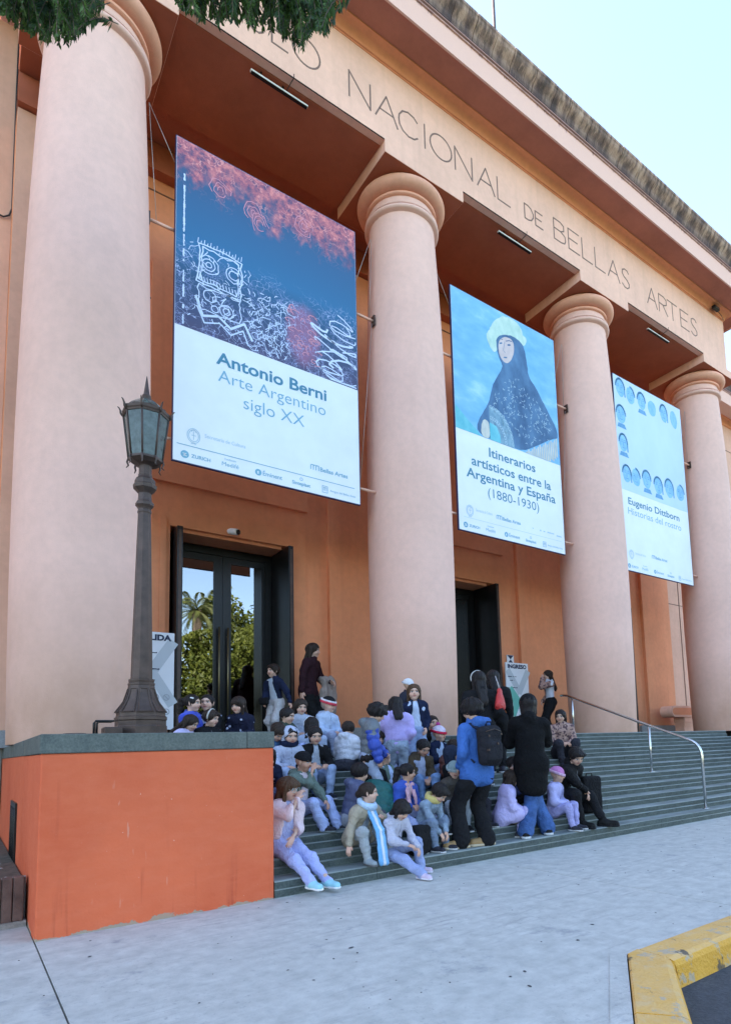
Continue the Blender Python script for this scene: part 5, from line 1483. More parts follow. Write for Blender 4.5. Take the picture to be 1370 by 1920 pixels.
# --- head, hand, hair and hat shapes in units of the head's height (face towards -Y)
EYE = (.155, .015)
def head_sdf(P):
    d = ell(P, (0, .05, .12), (.375, .45, .385))
    d = smin(d, ell(P, (0, -.09, -.14), (.285, .30, .33)), .12)
    d = smin(d, ell(P, (0, -.20, -.38), (.13, .13, .115)), .11)
    for s in (-1, 1):
        d = smin(d, ell(P, (s * .17, -.22, -.16), (.14, .15, .14)), .08)
    d = smin(d, ell(P, (0, -.33, .12), (.24, .08, .05)), .07)
    for s in (-1, 1):
        d = smax(d, -ell(P, (s * EYE[0], -.445, EYE[1]), (.085, .085, .05)), .05)
        d = smin(d, ell(P, (s * EYE[0], -.335, EYE[1]), (.068, .055, .045)), .015)
        d = smin(d, cap(P, (s * .385, .06, .05), (s * .36, .03, -.13), .062, .042, ((1, 0, 0), .45)), .03)
    d = smin(d, cap(P, (0, -.375, .05), (0, -.45, -.11), .026, .050), .04)
    for s in (-1, 1):
        d = smin(d, ell(P, (s * .045, -.415, -.125), (.035, .04, .03)), .025)
    d = smin(d, ell(P, (0, -.365, -.225), (.095, .045, .024)), .025)
    d = smin(d, ell(P, (0, -.36, -.275), (.08, .045, .026)), .025)
    d = smax(d, -ell(P, (0, -.42, -.25), (.085, .045, .010)), .012)
    d = smin(d, cap(P, (0, .06, -.25), (0, .12, -.80), .185, .20), .08)
    return d
HV, HF = surface(head_sdf, (-.52, -.60, -.78), (.52, .60, .60), .0235)
def head_colors(skin, brow, lip=(.45, .16, .14)):
    C = np.tile(np.array(skin, float), (len(HV), 1))
    x, y, z = HV[:, 0], HV[:, 1], HV[:, 2]
    ax_ = np.abs(x)
    f = y < -.16
    def mixin(w_, c):
        C[:] = C * (1 - w_[:, None]) + np.array(c) * w_[:, None]
    g = lambda cx, cz, rx, rz: np.exp(-(((ax_ - cx) / rx) ** 2 + ((z - cz) / rz) ** 2))
    mixin(.45 * g(.2, -.14, .11, .10) * f, (skin[0], skin[1] * .66, skin[2] * .62))
    mixin(.35 * g(0, -.10, .07, .07) * f, (skin[0], skin[1] * .7, skin[2] * .66))
    mixin(.45 * np.clip(g(EYE[0], .03, .115, .075), 0, 1) * f, (skin[0] * .62, skin[1] * .5, skin[2] * .46))
    lipw = np.clip(1.6 * np.exp(-((ax_ / .10) ** 4 + ((z + .25) / .05) ** 4)), 0, 1) * f
    mixin(lipw * .85, lip)
    mixin(np.exp(-((ax_ / .085) ** 4 + ((z + .25) / .013) ** 2)) * f * .8, (.10, .03, .03))
    eye = (((ax_ - EYE[0]) / .078) ** 2 + ((z - EYE[1]) / .040) ** 2 < 1) & f
    C[eye] = (.50, .48, .46)
    iris = (((ax_ - EYE[0] + .0) / .040) ** 2 + ((z - EYE[1]) / .040) ** 2 < 1) & f
    C[iris] = (.02, .013, .009)
    lid = (np.abs(z - EYE[1] - .045) < .014) & (np.abs(ax_ - EYE[0]) < .085) & f
    C[lid] = (.03, .02, .017)
    br = (np.abs(z - .125 + .10 * np.abs(ax_ - .15)) < .018) & (ax_ > .07) & (ax_ < .25) & f
    C[br] = np.array(brow) * .6 + np.array(skin) * .12
    return C
def hand_sdf(P):
    # wrist at the origin, fingers along +X, palm faces -Z, thumb on +Y; length about 1
    d = cap(P, (-.12, 0, 0), (.12, 0, 0), .14, .145, ((0, 0, 1), .8))
    d = smin(d, cap(P, (.14, .06, 0), (.46, .09, -.02), .15, .13, ((0, 0, 1), .62)), .06)
    d = smin(d, cap(P, (.14, -.05, 0), (.44, -.10, -.02), .14, .12, ((0, 0, 1), .62)), .06)
    for y0, y1, L, r in ((.155, .19, .43, .062), (.055, .065, .50, .066), (-.05, -.06, .45, .062), (-.15, -.18, .34, .054)):
        a = V3(.46, y0, -.01); b = a + V3(L * .50, (y1 - y0) * .6, -.05); c = b + V3(L * .36, (y1 - y0) * .2, -.15); e = c + V3(L * .10, 0, -.14)
        f = np.minimum(np.minimum(cap(P, a, b, r, r * .93), cap(P, b, c, r * .93, r * .85)), cap(P, c, e, r * .85, r * .72))
        d = smin(d, f, .018)
    a = V3(.10, .12, -.02); b = V3(.28, .27, -.08); c = V3(.44, .31, -.13)
    d = smin(d, np.minimum(cap(P, a, b, .085, .072), cap(P, b, c, .072, .055)), .03)
    return d
NV, NF = surface(hand_sdf, (-.3, -.4, -.5), (1.15, .5, .25), .036)
def strands(P, amp, f):
    a = np.arctan2(P[:, 0], P[:, 1] + .05)
    return amp * (np.sin(a * f + 1.5 * np.sin(P[:, 2] * 4)) * .9 + np.sin(a * f * 2.3 + P[:, 2] * 3) * .7 + 1.1 * np.sin(a * 5.3 + 2.3 * P[:, 2] + 1.0) * np.sin(P[:, 1] * 7 + P[:, 0] * 5))
def hair_sdf(style):
    def shell(P, g=.055):
        return ell(P, (0, .06, .14), (.375 + g, .45 + g, .385 + g))
    def face(P, z0=-.12, wz=.36, wx=.34):
        return ell(P, (0, -.46, z0), (wx, .36, wz))
    def fn(P):
        d = shell(P, .05 if style in ('crop',) else .075) + strands(P, .016, 15)
        if style == 'crop':
            d = smax(d, -(face(P, -.20, .47, .36)), .05)
            d = smax(d, -.16 - P[:, 2] + .0 * P[:, 1], .05)
        elif style == 'short':
            d = smax(d, -(face(P, -.16, .38, .36)), .05)
            d = smin(d, ell(P, (.08, -.34, .33), (.27, .16, .11)) + strands(P, .02, 18), .06)
            d = smax(d, -.24 - P[:, 2] - .15 * P[:, 1], .05)
        elif style == 'mop':
            d = smin(shell(P, .11) + strands(P, .035, 12) + .02 * np.sin(P[:, 2] * 19), d, .05)
            d = smax(d, -(face(P, -.22, .36, .33)), .05)
            d = smax(d, -.30 - P[:, 2], .05)
        elif style == 'bob':
            d = smin(d, cap(P, (0, .16, .1), (0, .20, -.42), .43, .38, ((0, 1, 0), .75)) + strands(P, .02, 16), .06)
            for s in (-1, 1):
                d = smin(d, cap(P, (s * .33, -.10, .10), (s * .33, -.10, -.42), .12, .09) + strands(P, .015, 20), .05)
            d = smax(d, -(face(P, -.22, .40, .29)), .04)
            d = smin(d, ell(P, (0, -.37, .24), (.30, .10, .13)) + strands(P, .02, 22), .04)
            d = smax(d, -.52 - P[:, 2], .04)
        elif style == 'bangs':
            d = smin(d, cap(P, (0, .20, .1), (0, .50, -.95), .42, .32, ((0, 1, 0), .55)) + strands(P, .024, 16), .06)
            for s in (-1, 1):
                d = smin(d, cap(P, (s * .33, -.08, .1), (s * .30, -.05, -.80), .12, .08) + strands(P, .015, 20), .05)
            d = smax(d, -(face(P, -.24, .38, .28)), .04)
            d = smin(d, ell(P, (0, -.37, .22), (.31, .10, .16)) + strands(P, .02, 24), .04)
        elif style in ('long', 'verylong'):
            zl = -1.0 if style == 'long' else -1.45
            d = smin(d, cap(P, (0, .22, .1), (0, .86 if style == 'long' else .78, zl), .41, .30, ((0, 1, 0), .50)) + strands(P, .026, 15), .07)
            for s in (-1, 1):
                d = smin(d, cap(P, (s * .34, .04, .1), (s * .38, .34, zl * .8), .12, .10) + strands(P, .02, 20), .05)
            d = smax(d, -(face(P, -.16, .42, .32)), .05)
        elif style == 'pony':
            d = shell(P, .045) + strands(P, .012, 18)
            d = smax(d, -(face(P, -.16, .45, .35)), .05)
            d = smax(d, -.22 - P[:, 2] + .2 * P[:, 1], .05)
            d = smin(d, ell(P, (0, .55, .20), (.13, .13, .13)), .05)
            d = smin(d, cap(P, (0, .62, .18), (0, .74, -.55), .19, .10) + strands(P, .04, 9) + .02 * np.sin(P[:, 2] * 22), .05)
        elif style == 'bun':
            d = shell(P, .04) + strands(P, .012, 18)
            d = smax(d, -(face(P, -.16, .45, .35)), .05)
            d = smax(d, -.22 - P[:, 2] + .2 * P[:, 1], .05)
            d = smin(d, ell(P, (0, .50, -.05), (.19, .17, .18)) + strands(P, .02, 11), .04)
        return smax(d, -(head_sdf_in(P)), .01)
    return fn
def head_sdf_in(P):
    return ell(P, (0, .05, .12), (.33, .40, .34))
HAIR = {}
def hair(style):
    if style not in HAIR:
        zl = {'long': -1.3, 'verylong': -1.75, 'bangs': -1.2, 'pony': -.8}.get(style, -.75)
        V, F = surface(hair_sdf(style), (-.66, -.62, zl - .1), (.66, 1.15, .72), .042)
        HAIR[style] = (relax(V, F, 1), F)
    return HAIR[style]
def hat_sdf(kind):
    def fn(P):
        if kind == 'beanie':
            d = ell(P, (0, .07, .17), (.445, .515, .455)) + .008 * np.sin(np.arctan2(P[:, 0], P[:, 1]) * 34)
            d = smax(d, .10 - P[:, 2] + .22 * P[:, 1], .03)
            return smax(d, -ell(P, (0, .05, .10), (.37, .44, .36)), .01)
        if kind == 'band':
            e = np.sqrt((P[:, 0] / .475) ** 2 + ((P[:, 1] - .06) / .545) ** 2) - 1
            zc = .155 - .0 + .22 * P[:, 1]
            return np.maximum(np.abs(e) * .45 - .030, np.abs(P[:, 2] - zc) - .075) - .012
        if kind == 'stripe':
            e = np.sqrt((P[:, 0] / .475) ** 2 + ((P[:, 1] - .06) / .545) ** 2) - 1
            zc = .285 + .22 * P[:, 1]
            return np.maximum(np.abs(e + .035) * .45 - .030, np.abs(P[:, 2] - zc) - .055) - .012
        if kind == 'pompom':
            return ell(P, (0, .10, .70), (.15, .15, .14)) + wrinkle(P, 55, .02)
        if kind == 'hood':
            d = ell(P, (0, .12, .10), (.50, .56, .50))
            d = smin(d, cap(P, (0, .22, -.10), (0, .14, -.62), .48, .46, ((0, 1, 0), .8)), .12)
            d = smax(d, -ell(P, (0, -.50, -.12), (.36, .62, .44)), .05)
            d = smax(d, -ell(P, (0, .05, .02), (.42, .48, .42)), .03)
            return d + wrinkle(P, 9, .010)
        if kind == 'hoodrim':
            e = np.sqrt((P[:, 0] / .38) ** 2 + ((P[:, 2] + .10) / .46) ** 2) - 1
            return np.maximum(np.abs(e) * .4 - .035, np.abs(P[:, 1] + .20 - .35 * (P[:, 2] < -.2) * 0) - .05) - .02
        if kind == 'headband':
            e = np.sqrt((P[:, 0] / .47) ** 2 + ((P[:, 2] - .12) / .49) ** 2) - 1
            return np.maximum(np.abs(e) * .45 - .022, np.abs(P[:, 1] - .02) - .045) - .01 + (P[:, 2] < -.05) * .2
        if kind == 'glasses':
            d = None
            for s in (-1, 1):
                r = np.sqrt((P[:, 0] - s * .165) ** 2 + ((P[:, 2] - .0) * 1.1) ** 2)
                t = np.sqrt((r - .115) ** 2 + (P[:, 1] + .445) ** 2) - .020
                d = t if d is None else np.minimum(d, t)
                d = np.minimum(d, cap(P, (s * .28, -.43, .02), (s * .40, .05, .04), .017, .017))
            return np.minimum(d, cap(P, (-.05, -.455, .02), (.05, -.455, .02), .017, .017))
    return fn
HATS = {}
def hat(kind):
    if kind not in HATS:
        V, F = surface(hat_sdf(kind), (-.64, -.64, -1.15 if kind == 'hood' else -.32), (.64, .86, .90), .030 if kind in ('glasses', 'headband') else .040)
        HATS[kind] = (V, F)
    return HATS[kind]

# --- cloth and skin materials
def skin_mat():
    m, n, b = newmat('skin')
    at = nd(n, 'ShaderNodeAttribute'); at.attribute_name = 'tint'
    n.links.new(at.outputs['Color'], b.inputs['Base Color'])
    setin(b, 'Roughness', 0.5); setin(b, 'Specular IOR Level', 0.35)
    setin(b, 'Subsurface Weight', 0.0)
    MATS['skin'] = m
skin_mat()
def cloth(col, kind='cloth'):
    name = 'cloth_%s_%02d_%02d_%02d' % (kind, int(col[0] * 99), int(col[1] * 99), int(col[2] * 99))
    if name in MATS: return name
    m, n, b = newmat(name)
    v = coords(n, obj=True)
    f = noise(n, v, 9 if kind != 'dots' else 16, 5, 0.6)
    fine = noise(n, v, 260 if kind != 'fleece' else 95, 3, 0.6)
    lo = [x * (.92 if kind != 'denim' else .70) for x in col]; hi = [min(1, x * (1.07 if kind != 'denim' else 1.35)) for x in col]
    c = ramp(n, f, [(0.34, lo), (0.66, hi)])
    if kind == 'dots':
        vt = nd(n, 'ShaderNodeTexVoronoi'); vt.inputs['Scale'].default_value = 15
        n.links.new(v, vt.inputs['Vector'])
        c = mix(n, ramp(n, vt.outputs['Distance'], [(0.20, 1.0), (0.27, 0.0)]), c, (.45, .48, .62))
    if kind == 'pattern':
        c = mix(n, ramp(n, noise(n, v, 22, 3, .5), [(.50, 0.0), (.56, 1.0)]), c, (.10, .06, .07))
    n.links.new(c, b.inputs['Base Color'])
    setin(b, 'Roughness', 0.85 if kind not in ('puffer', 'leather') else 0.48); setin(b, 'Specular IOR Level', 0.25 if kind != 'puffer' else 0.4)
    if 'Sheen Weight' in b.inputs and kind == 'fleece' and max(col) > .1: b.inputs['Sheen Weight'].default_value = 0.12
    if max(col) < .06: setin(b, 'Specular IOR Level', 0.12 if kind != 'puffer' else 0.3)
    # creases: ridged, warped noise gives crisp folds in the weave
    wp = nd(n, 'ShaderNodeTexNoise'); wp.inputs['Scale'].default_value = 7.5; wp.inputs['Detail'].default_value = 2.5; wp.inputs['Distortion'].default_value = 1.4
    n.links.new(coords(n, (1.5, 1.5, 1.0), True), wp.inputs['Vector'])
    rd = math_(n, 'POWER', math_(n, 'SUBTRACT', 1.0, math_(n, 'ABSOLUTE', math_(n, 'MULTIPLY', math_(n, 'SUBTRACT', wp.outputs[0], 0.5), 5.0)), True), 2.2)
    ht = math_(n, 'ADD', math_(n, 'MULTIPLY', rd, {'fleece': .5, 'puffer': .7}.get(kind, 1.0)), math_(n, 'MULTIPLY', fine, .18 if kind != 'fleece' else .6))
    bump(n, b, ht, {'leather': .15}.get(kind, .42), .024)
    MATS[name] = m
    return name
def hair_mat(col):
    name = 'hair_%02d_%02d' % (int(col[0] * 300), int(col[1] * 300))
    if name in MATS: return name
    m, n, b = newmat(name)
    f = noise(n, coords(n, (60, 60, 6), True), 2.2, 4, .6)
    n.links.new(ramp(n, f, [(.3, [x * .55 for x in col]), (.7, [min(1, x * 1.7) for x in col])]), b.inputs['Base Color'])
    setin(b, 'Roughness', .5); setin(b, 'Specular IOR Level', .22)
    bump(n, b, f, .9, .012)
    MATS[name] = m
    return name

def rotv(yaw, pitch, roll=0.0):
    return np.array((Matrix.Rotation(yaw, 3, 'Z') @ Matrix.Rotation(pitch, 3, 'X') @ Matrix.Rotation(roll, 3, 'Y')))
def ik(R_, T_, l1, l2, hint):
    R_ = np.asarray(R_, float); T_ = np.asarray(T_, float)
    v = T_ - R_; d = np.linalg.norm(v)
    dm = min(max(d, abs(l1 - l2) + .01), (l1 + l2) * .995)
    u = v / max(d, 1e-6)
    a = (l1 * l1 - l2 * l2 + dm * dm) / (2 * dm)
    h = math.sqrt(max(l1 * l1 - a * a, 0))
    p = np.asarray(hint, float); p = p - (p @ u) * u
    p = p / max(np.linalg.norm(p), 1e-6)
    return R_ + u * a + p * h, R_ + u * dm
SKIN = {'fair': (.60, .39, .30), 'tan': (.50, .30, .215), 'olive': (.54, .35, .26)}
HAIRC = {'black': (.014, .011, .011), 'dark': (.026, .017, .013), 'brown': (.075, .042, .024), 'lightbrown': (.16, .095, .055)}
PEOPLE = []
def stair_z(y):
    if y < YF: return 0.0
    return min(10, int((y - YF + 1e-6) / TR) + 1) * RS
def person(label, x, y, z, H, a, pose='sit', lean=8, side=0, head=(0, 0), hands=None, feet=None, top=((.4, .4, .45), 'cloth'), open_=None, hood=None, pants=(.42, .49, .68), flare=0, shoes=(.03, .03, .035), sole=(.55, .55, .56),
           hair_=('short', 'dark'), hat_=None, scarf=None, skin='olive', adult=False, coat=0.0, bulk=1.0, group='school children sitting on the museum steps', name='person', res=.0165, pkind='cloth', toes=None, wide=1.0):
    """x, y: place of the hips in the world, z: the seat (sitting) or the ground (standing); a: facing, 0 = towards the street, + = towards the far end"""
    t = thing(name, label, 'person', (x, y, z), rad(a), group)
    sd = float(len(PEOPLE)) * 1.7
    vr = random.Random(len(PEOPLE) * 13 + 5)
    if not adult and min(pants) > .2:               # each pair of school trousers has faded differently
        k_ = vr.uniform(1.0, 1.5); pants = (pants[0] * k_ * vr.uniform(.95, 1.12), pants[1] * k_, pants[2] * k_ * vr.uniform(.88, 1.04))
    PEOPLE.append(t)
    ca, sa = math.cos(rad(a)), math.sin(rad(a))
    def gz(lx, ly):                                 # height of the steps under a local point
        return stair_z(y + lx * sa + ly * ca) - z
    hh = H * (.138 if adult else (.172 if H < 1.2 else .166))
    tl = .295 * H
    zp = (.072 * H + .012) if pose == 'sit' else .492 * H
    L, Ssd = rad(lean), rad(side)
    sp = V3(math.sin(Ssd), -math.sin(L), math.cos(L) * math.cos(Ssd))
    pel = V3(0, 0, zp)
    che = pel + sp * tl * .62
    sho = pel + sp * tl
    fwd = V3(0, -math.cos(L), -math.sin(L))
    nb = sho + sp * .018 * H
    hy, hp = rad(head[0]), rad(head[1])
    RH = rotv(hy, hp + L * .35)
    neckv = RH @ V3(0, -.10, .62) * hh
    hc = nb + sp * .012 * H + neckv * .93
    sw = (.112 if not adult else .118) * H * wide
    hw_ = .052 * H
    l1, l2, la, lf = .240 * H, .225 * H, .160 * H, .140 * H
    # legs
    if feet is None:
        if pose == 'sit': feet = ((.085, -.30), (-.085, -.30))
        else: feet = ((.075, -.02), (-.075, .03))
    if len(feet) == 3:                              # given as world points
        nf = []
        for wx, wy in feet[:2]:
            ex, ey = wx - x, wy - y
            nf.append((ex * ca + ey * sa, -ex * sa + ey * ca, 0.0))
        feet = tuple(nf)
    ank, kne, hip, fdir = [], [], [], []
    for (fx, fy, *fo), s in zip(feet, (1, -1)):
        g0 = fo[0] if fo else gz(fx, fy)
        hp_ = pel + V3(s * hw_, 0, -.01 * H)
        A = V3(fx, fy, g0 + .058 * H)
        K, A2 = ik(hp_, A, l1, l2, V3((.28 if pose == 'sit' else .12) * s * (2 if fx * s > .13 else 1), -1, .75 if pose == 'sit' else 0))
        hip.append(hp_); kne.append(K); ank.append(A2)
        dv = V3(A2[0] - hp_[0] * .6, A2[1] - .10, 0) if pose == 'sit' else V3(s * .12, -1, 0)
        if toes is not None: dv = V3(toes[0] * ca + toes[1] * sa, -toes[0] * sa + toes[1] * ca, 0)
        fdir.append(dv / np.linalg.norm(dv))
    # arms
    if hands is None: hands = ('lap', 'lap') if pose == 'sit' else ('down', 'down')
    shp, elb, wri, hdir = [], [], [], []
    for hnd, s, k in zip(hands, (1, -1), (0, 1)):
        S0 = sho + V3(s * sw, 0, -.022 * H) - fwd * .0
        hint = V3(s * .7, .5, -.6)
        if isinstance(hnd, str):
            if hnd == 'lap': T_ = V3(s * .035, -.165 * H, zp + .10 * H)
            elif hnd == 'knees': T_ = kne[k] + V3(-s * .03, .03, .045 * H)
            elif hnd == 'shins': T_ = (kne[k] * .55 + ank[k] * .45) + V3(-s * .05, -.055, 0)
            elif hnd == 'down': T_ = V3(s * (sw + .035 * H), -.04 * H, zp - .03 * H); hint = V3(s * .3, 1, 0)
            elif hnd == 'mouth': T_ = hc + RH @ V3(s * .10, -.62, -.36) * hh; hint = V3(s * .5, -.2, -1)
            elif hnd == 'pocket': T_ = V3(s * (sw * .95), -.075 * H, zp + .03 * H); hint = V3(s * .55, 1, -.2)
            elif hnd == 'chest': T_ = che + fwd * .15 * H + V3(s * .03, 0, .02); hint = V3(s, .2, -.8)
            elif hnd == 'side': T_ = V3(s * .24 * H, .02, .03 * H); hint = V3(s * .6, .8, 0)
            elif hnd == 'strap': T_ = che + fwd * .11 * H + V3(s * .07 * H, 0, .10 * H); hint = V3(s, .1, -.8)
        else:
            T_ = V3(*hnd)
        E_, W_ = ik(S0, T_, la, lf, hint)
        shp.append(S0); elb.append(E_); wri.append(W_); hdir.append((W_ - E_) / np.linalg.norm(W_ - E_))
    tcol, tk = top
    pf = (.013 * H, .062 * H) if tk == 'puffer' else None
    bk = bulk * (.90 if adult else 1.0) * {'puffer': 1.22, 'fleece': 1.12, 'coat': 1.08, 'cloth': 1.0}.get(tk, 1.0)
    up = np.array([0, 0, 1.0])
    def torso(P, g, quilt=None, low=0.0):
        f_ = (fwd, .66 if not adult else .62)
        d = cap(P, pel + sp * (.03 - low) * H, sho - sp * .055 * H, .098 * H * g, .104 * H * g * wide, f_, quilt)
        d = smin(d, cap(P, sho + V3(-sw * .72, 0, -.028 * H), sho + V3(sw * .72, 0, -.028 * H), .058 * H * g, .058 * H * g), .05 * H)
        return d
    # ---- body: torso, limbs, head and hands in one mesh
    def body_fn(P):
        d = torso(P, .80)
        d = smin(d, cap(P, nb - sp * .03 * H, hc - RH @ V3(0, -.06, .40) * hh, .034 * H, .030 * H), .03 * H)
        for k in (0, 1):
            d = smin(d, np.minimum(cap(P, shp[k], elb[k], .030 * H, .025 * H), cap(P, elb[k], wri[k], .025 * H, .017 * H)), .02 * H)
            d = smin(d, np.minimum(cap(P, hip[k], kne[k], .052 * H, .036 * H), cap(P, kne[k], ank[k], .036 * H, .022 * H)), .03 * H)
        return d
    allp = np.array([pel, sho, hc] + shp + elb + wri + hip + kne + ank)
    lo, hi = allp.min(0) - .14, allp.max(0) + .14
    BV, BF = surface(body_fn, lo, hi, .030)
    sk = np.array(SKIN[skin])
    Vs = [BV]; Fs = [BF]; Cs = [np.tile(sk, (len(BV), 1))]; off = len(BV)
    Vs.append(hc + (HV * hh) @ RH.T); Fs.append(HF + off); Cs.append(head_colors(sk, HAIRC[hair_[1]])); off += len(HV)
    for k, s in ((0, 1), (1, -1)):
        X_ = hdir[k]
        pn = V3(-s * .8, -.1, -.6) if pose != 'sit' else V3(-s * .3, .35, -.9)     # where the palm looks
        Z_ = -pn; Z_ = Z_ - (Z_ @ X_) * X_; Z_ /= np.linalg.norm(Z_)
        Y_ = np.cross(Z_, X_)
        M3 = np.stack([X_, Y_, Z_], 1)
        loc = NV.copy()
        flip = (Y_ @ V3(-s, -.3, 0)) < 0
        if flip: loc[:, 1] *= -1
        hv = wri[k] - X_ * .004 * H + (loc * .098 * H) @ M3.T
        Vs.append(hv); Fs.append((NF[:, ::-1] if flip else NF) + off); Cs.append(np.tile(sk * V3(1.0, .90, .88), (len(NV), 1))); off += len(NV)
    npmesh('body', np.concatenate(Vs), np.concatenate(Fs), 'skin', t, np.concatenate(Cs))
    # ---- top
    def top_fn(P):
        d = torso(P, bk, (pf[0] * .8, pf[1]) if pf else None, .06 if coat else .0)
        if coat:
            if pose == 'stand':                      # straight-hanging skirt of the coat
                d = smin(d, cap(P, che, pel - V3(0, 0, coat * .235 * H - .02 * H), .112 * H * bk * wide, .118 * H * bk, (fwd, .70)), .04 * H)
                d = smax(d, (pel[2] - coat * .26 * H - .035 * H) - P[:, 2], .012 * H)
            for k in (0, 1):
                e = hip[k] + (kne[k] - hip[k]) * coat
                d = smin(d, cap(P, hip[k] + V3(0, 0, .02 * H), e, .072 * H * bk, .074 * H * bk + .004), .05 * H)
        for k in (0, 1):
            aw = wri[k] - hdir[k] * .012 * H
            ar = smin(cap(P, shp[k], elb[k], .046 * H * bk, .040 * H * bk, None, pf), cap(P, elb[k], aw, .040 * H * bk, .031 * H * bk, None, pf), .02 * H)
            d = smin(d, ar, .022 * H)
        if hood is None or hood == 'down':
            cl = cap(P, nb - fwd * .03 * H, nb + fwd * .012 * H + sp * .012 * H, .052 * H, .047 * H)
            d = smin(d, cl, .02 * H)
        if hood == 'down':
            d = smin(d, cap(P, nb - fwd * .075 * H + V3(-.035 * H, 0, 0), nb - fwd * .075 * H + V3(.035 * H, 0, 0), .042 * H, .042 * H), .02 * H)
        d = d + wrinkle(P, 26 / H, .0075 if tk != 'puffer' else .004, sd) + wrinkle(P, 61 / H, .0030, sd + 3)
        q0 = (P - pel) @ sp                       # ribbed hem and cuffs
        if tk != 'puffer' and not coat: d = d + .012 * H * np.exp(-((q0 - (.035) * H) / (.010 * H)) ** 2)
        for k in (0, 1):
            u_ = (P - wri[k]) @ hdir[k]
            nearw = ((P - wri[k]) ** 2).sum(1) < (.11 * H) ** 2
            d = d + np.where(nearw, .007 * H * np.exp(-((u_ + .045 * H) / (.008 * H)) ** 2), 0)
        if open_ is None and tk != 'pattern':       # front zip line
            fx = np.abs((P - nb) @ V3(1, 0, 0)); d = d + np.where((P - nb) @ fwd > 0, .006 * np.exp(-(fx / .006) ** 2), 0)
        if open_ is not None:
            q = P - nb
            ax_ = np.abs(q[:, 0]); dn = -(q @ sp); fr = q @ fwd
            wedge = np.maximum(ax_ - (.020 * H + .16 * np.clip(dn, 0, 1) * (1 if coat == 0 else .7)), .020 * H - fr)
            d = smax(d, -wedge, .010 * H)
        d = smax(d, -(cap(P, nb - sp * .02 * H, nb + sp * .2 * H, .036 * H, .042 * H)), .008 * H)
        return d
    tp = np.array([pel, sho, nb] + shp + elb + wri + ([hip[0] + (kne[0] - hip[0]) * coat, hip[1] + (kne[1] - hip[1]) * coat] if coat else []))
    TV, TF = surface(top_fn, tp.min(0) - .125 * H * bk - .02, tp.max(0) + .11 * H * bk + .01, res)
    tm = {'puffer': 'puffer', 'fleece': 'fleece', 'denim': 'denim', 'dots': 'dots', 'pattern': 'pattern', 'leather': 'leather'}.get(tk, 'cloth')
    npmesh('coat' if coat else 'jacket', TV, TF, cloth(tcol, tm), t)
    # ---- trousers
    def pants_fn(P):
        d = cap(P, pel + V3(-.030 * H, .005, .01 * H), pel + V3(.030 * H, .005, .01 * H), .085 * H, .085 * H, (V3(0, 1, 0), .86))
        if pose == 'sit': d = smin(d, cap(P, pel + V3(-.04 * H, .02 * H, -.02 * H), pel + V3(.04 * H, .02 * H, -.02 * H), .068 * H, .068 * H), .03)
        for k in (0, 1):
            an = ank[k] + V3(0, 0, -.012 * H)
            r2 = (.034 + .016 * flare) * H
            lg = smin(cap(P, hip[k], kne[k], .070 * H * (1.08 if adult else 1), .048 * H), cap(P, kne[k], an, .047 * H, r2), .03 * H)
            d = smin(d, lg, .018 * H)
        w_ = wrinkle(P, 34 / H, .0060, sd) + wrinkle(P, 70 / H, .0028, sd + 2)
        for k in (0, 1):                            # bunched cloth above the shoe and behind the knee
            for c_, r_, am in ((ank[k], .10, .006), (kne[k], .08, .0045)):
                e_ = np.exp(-((P - c_) ** 2).sum(1) / (r_ * H) ** 2)
                w_ = w_ + am * e_ * np.sin((P[:, 2] - c_[2]) * 150 / H + 3 * np.sin(P[:, 0] * 30))
        d = d + w_
        if coat: d = smax(d, -(top_fn(P) + .004 * H) if pose == 'sit' else P[:, 2] - (pel[2] - coat * .26 * H - .012 * H), .004)
        return d
    pp = np.array([pel] + hip + kne + ank)
    PV, PF = surface(pants_fn, pp.min(0) - .12 * H, pp.max(0) + .12 * H, res)
    npmesh('trousers', PV, PF, cloth(pants, pkind), t)
    if open_ is None and not coat and tk not in ('pattern', 'dots'):
        Z = []                                      # zip laid on the front of the jacket
        for q_ in np.linspace(.03, .97, 12):
            o_ = nb * (1 - q_) + (pel + sp * .05 * H) * q_
            L_ = o_ + fwd * np.linspace(.30 * H, .0, 70)[:, None]
            hit = np.argmax(top_fn(L_) < 0)
            Z.append(Vector(L_[hit] + fwd * .001))
        MB().tube(Z, .0042, 5).build('zip', cloth((.03, .035, .06) if max(tcol) > .1 else (.16, .17, .19), 'leather'), t)
    if open_ is not None:
        def shirt_fn(P):
            d = torso(P, .92) + wrinkle(P, 30 / H, .003, sd + 1)
            cl = cap(P, nb - fwd * .02 * H, nb + fwd * .006 * H, .046 * H, .040 * H)
            d = smin(d, cl, .02 * H)
            return smax(d, -(cap(P, nb - sp * .02 * H, nb + sp * .2 * H, .034 * H, .040 * H)), .008 * H)
        sp_ = np.array([pel, sho, nb] + shp)
        SV, SF = surface(shirt_fn, sp_.min(0) - .12 * H, sp_.max(0) + .08 * H, res)
        npmesh('shirt', SV, SF, cloth(open_), t)
    # ---- shoes
    for k in (0, 1):
        fd = fdir[k]; sz = .145 * H if not adult else .152 * H
        an = ank[k]
        heel = an - fd * .026 * H + V3(0, 0, -.032 * H); toe = an + fd * (sz - .050 * H) + V3(0, 0, -.036 * H)
        zb = an[2] - .058 * H
        def shoe_fn(P):
            d = cap(P, heel, toe, .031 * H, .028 * H)
            d = smin(d, cap(P, an + V3(0, 0, -.012 * H), an + fd * .02 * H + V3(0, 0, -.03 * H), .031 * H, .033 * H), .02 * H)
            return smax(d, zb + .012 * H - P[:, 2], .004)
        q = np.array([heel, toe, an])
        SV, SF = surface(shoe_fn, q.min(0) - .06 * H, q.max(0) + .05 * H, .0095)
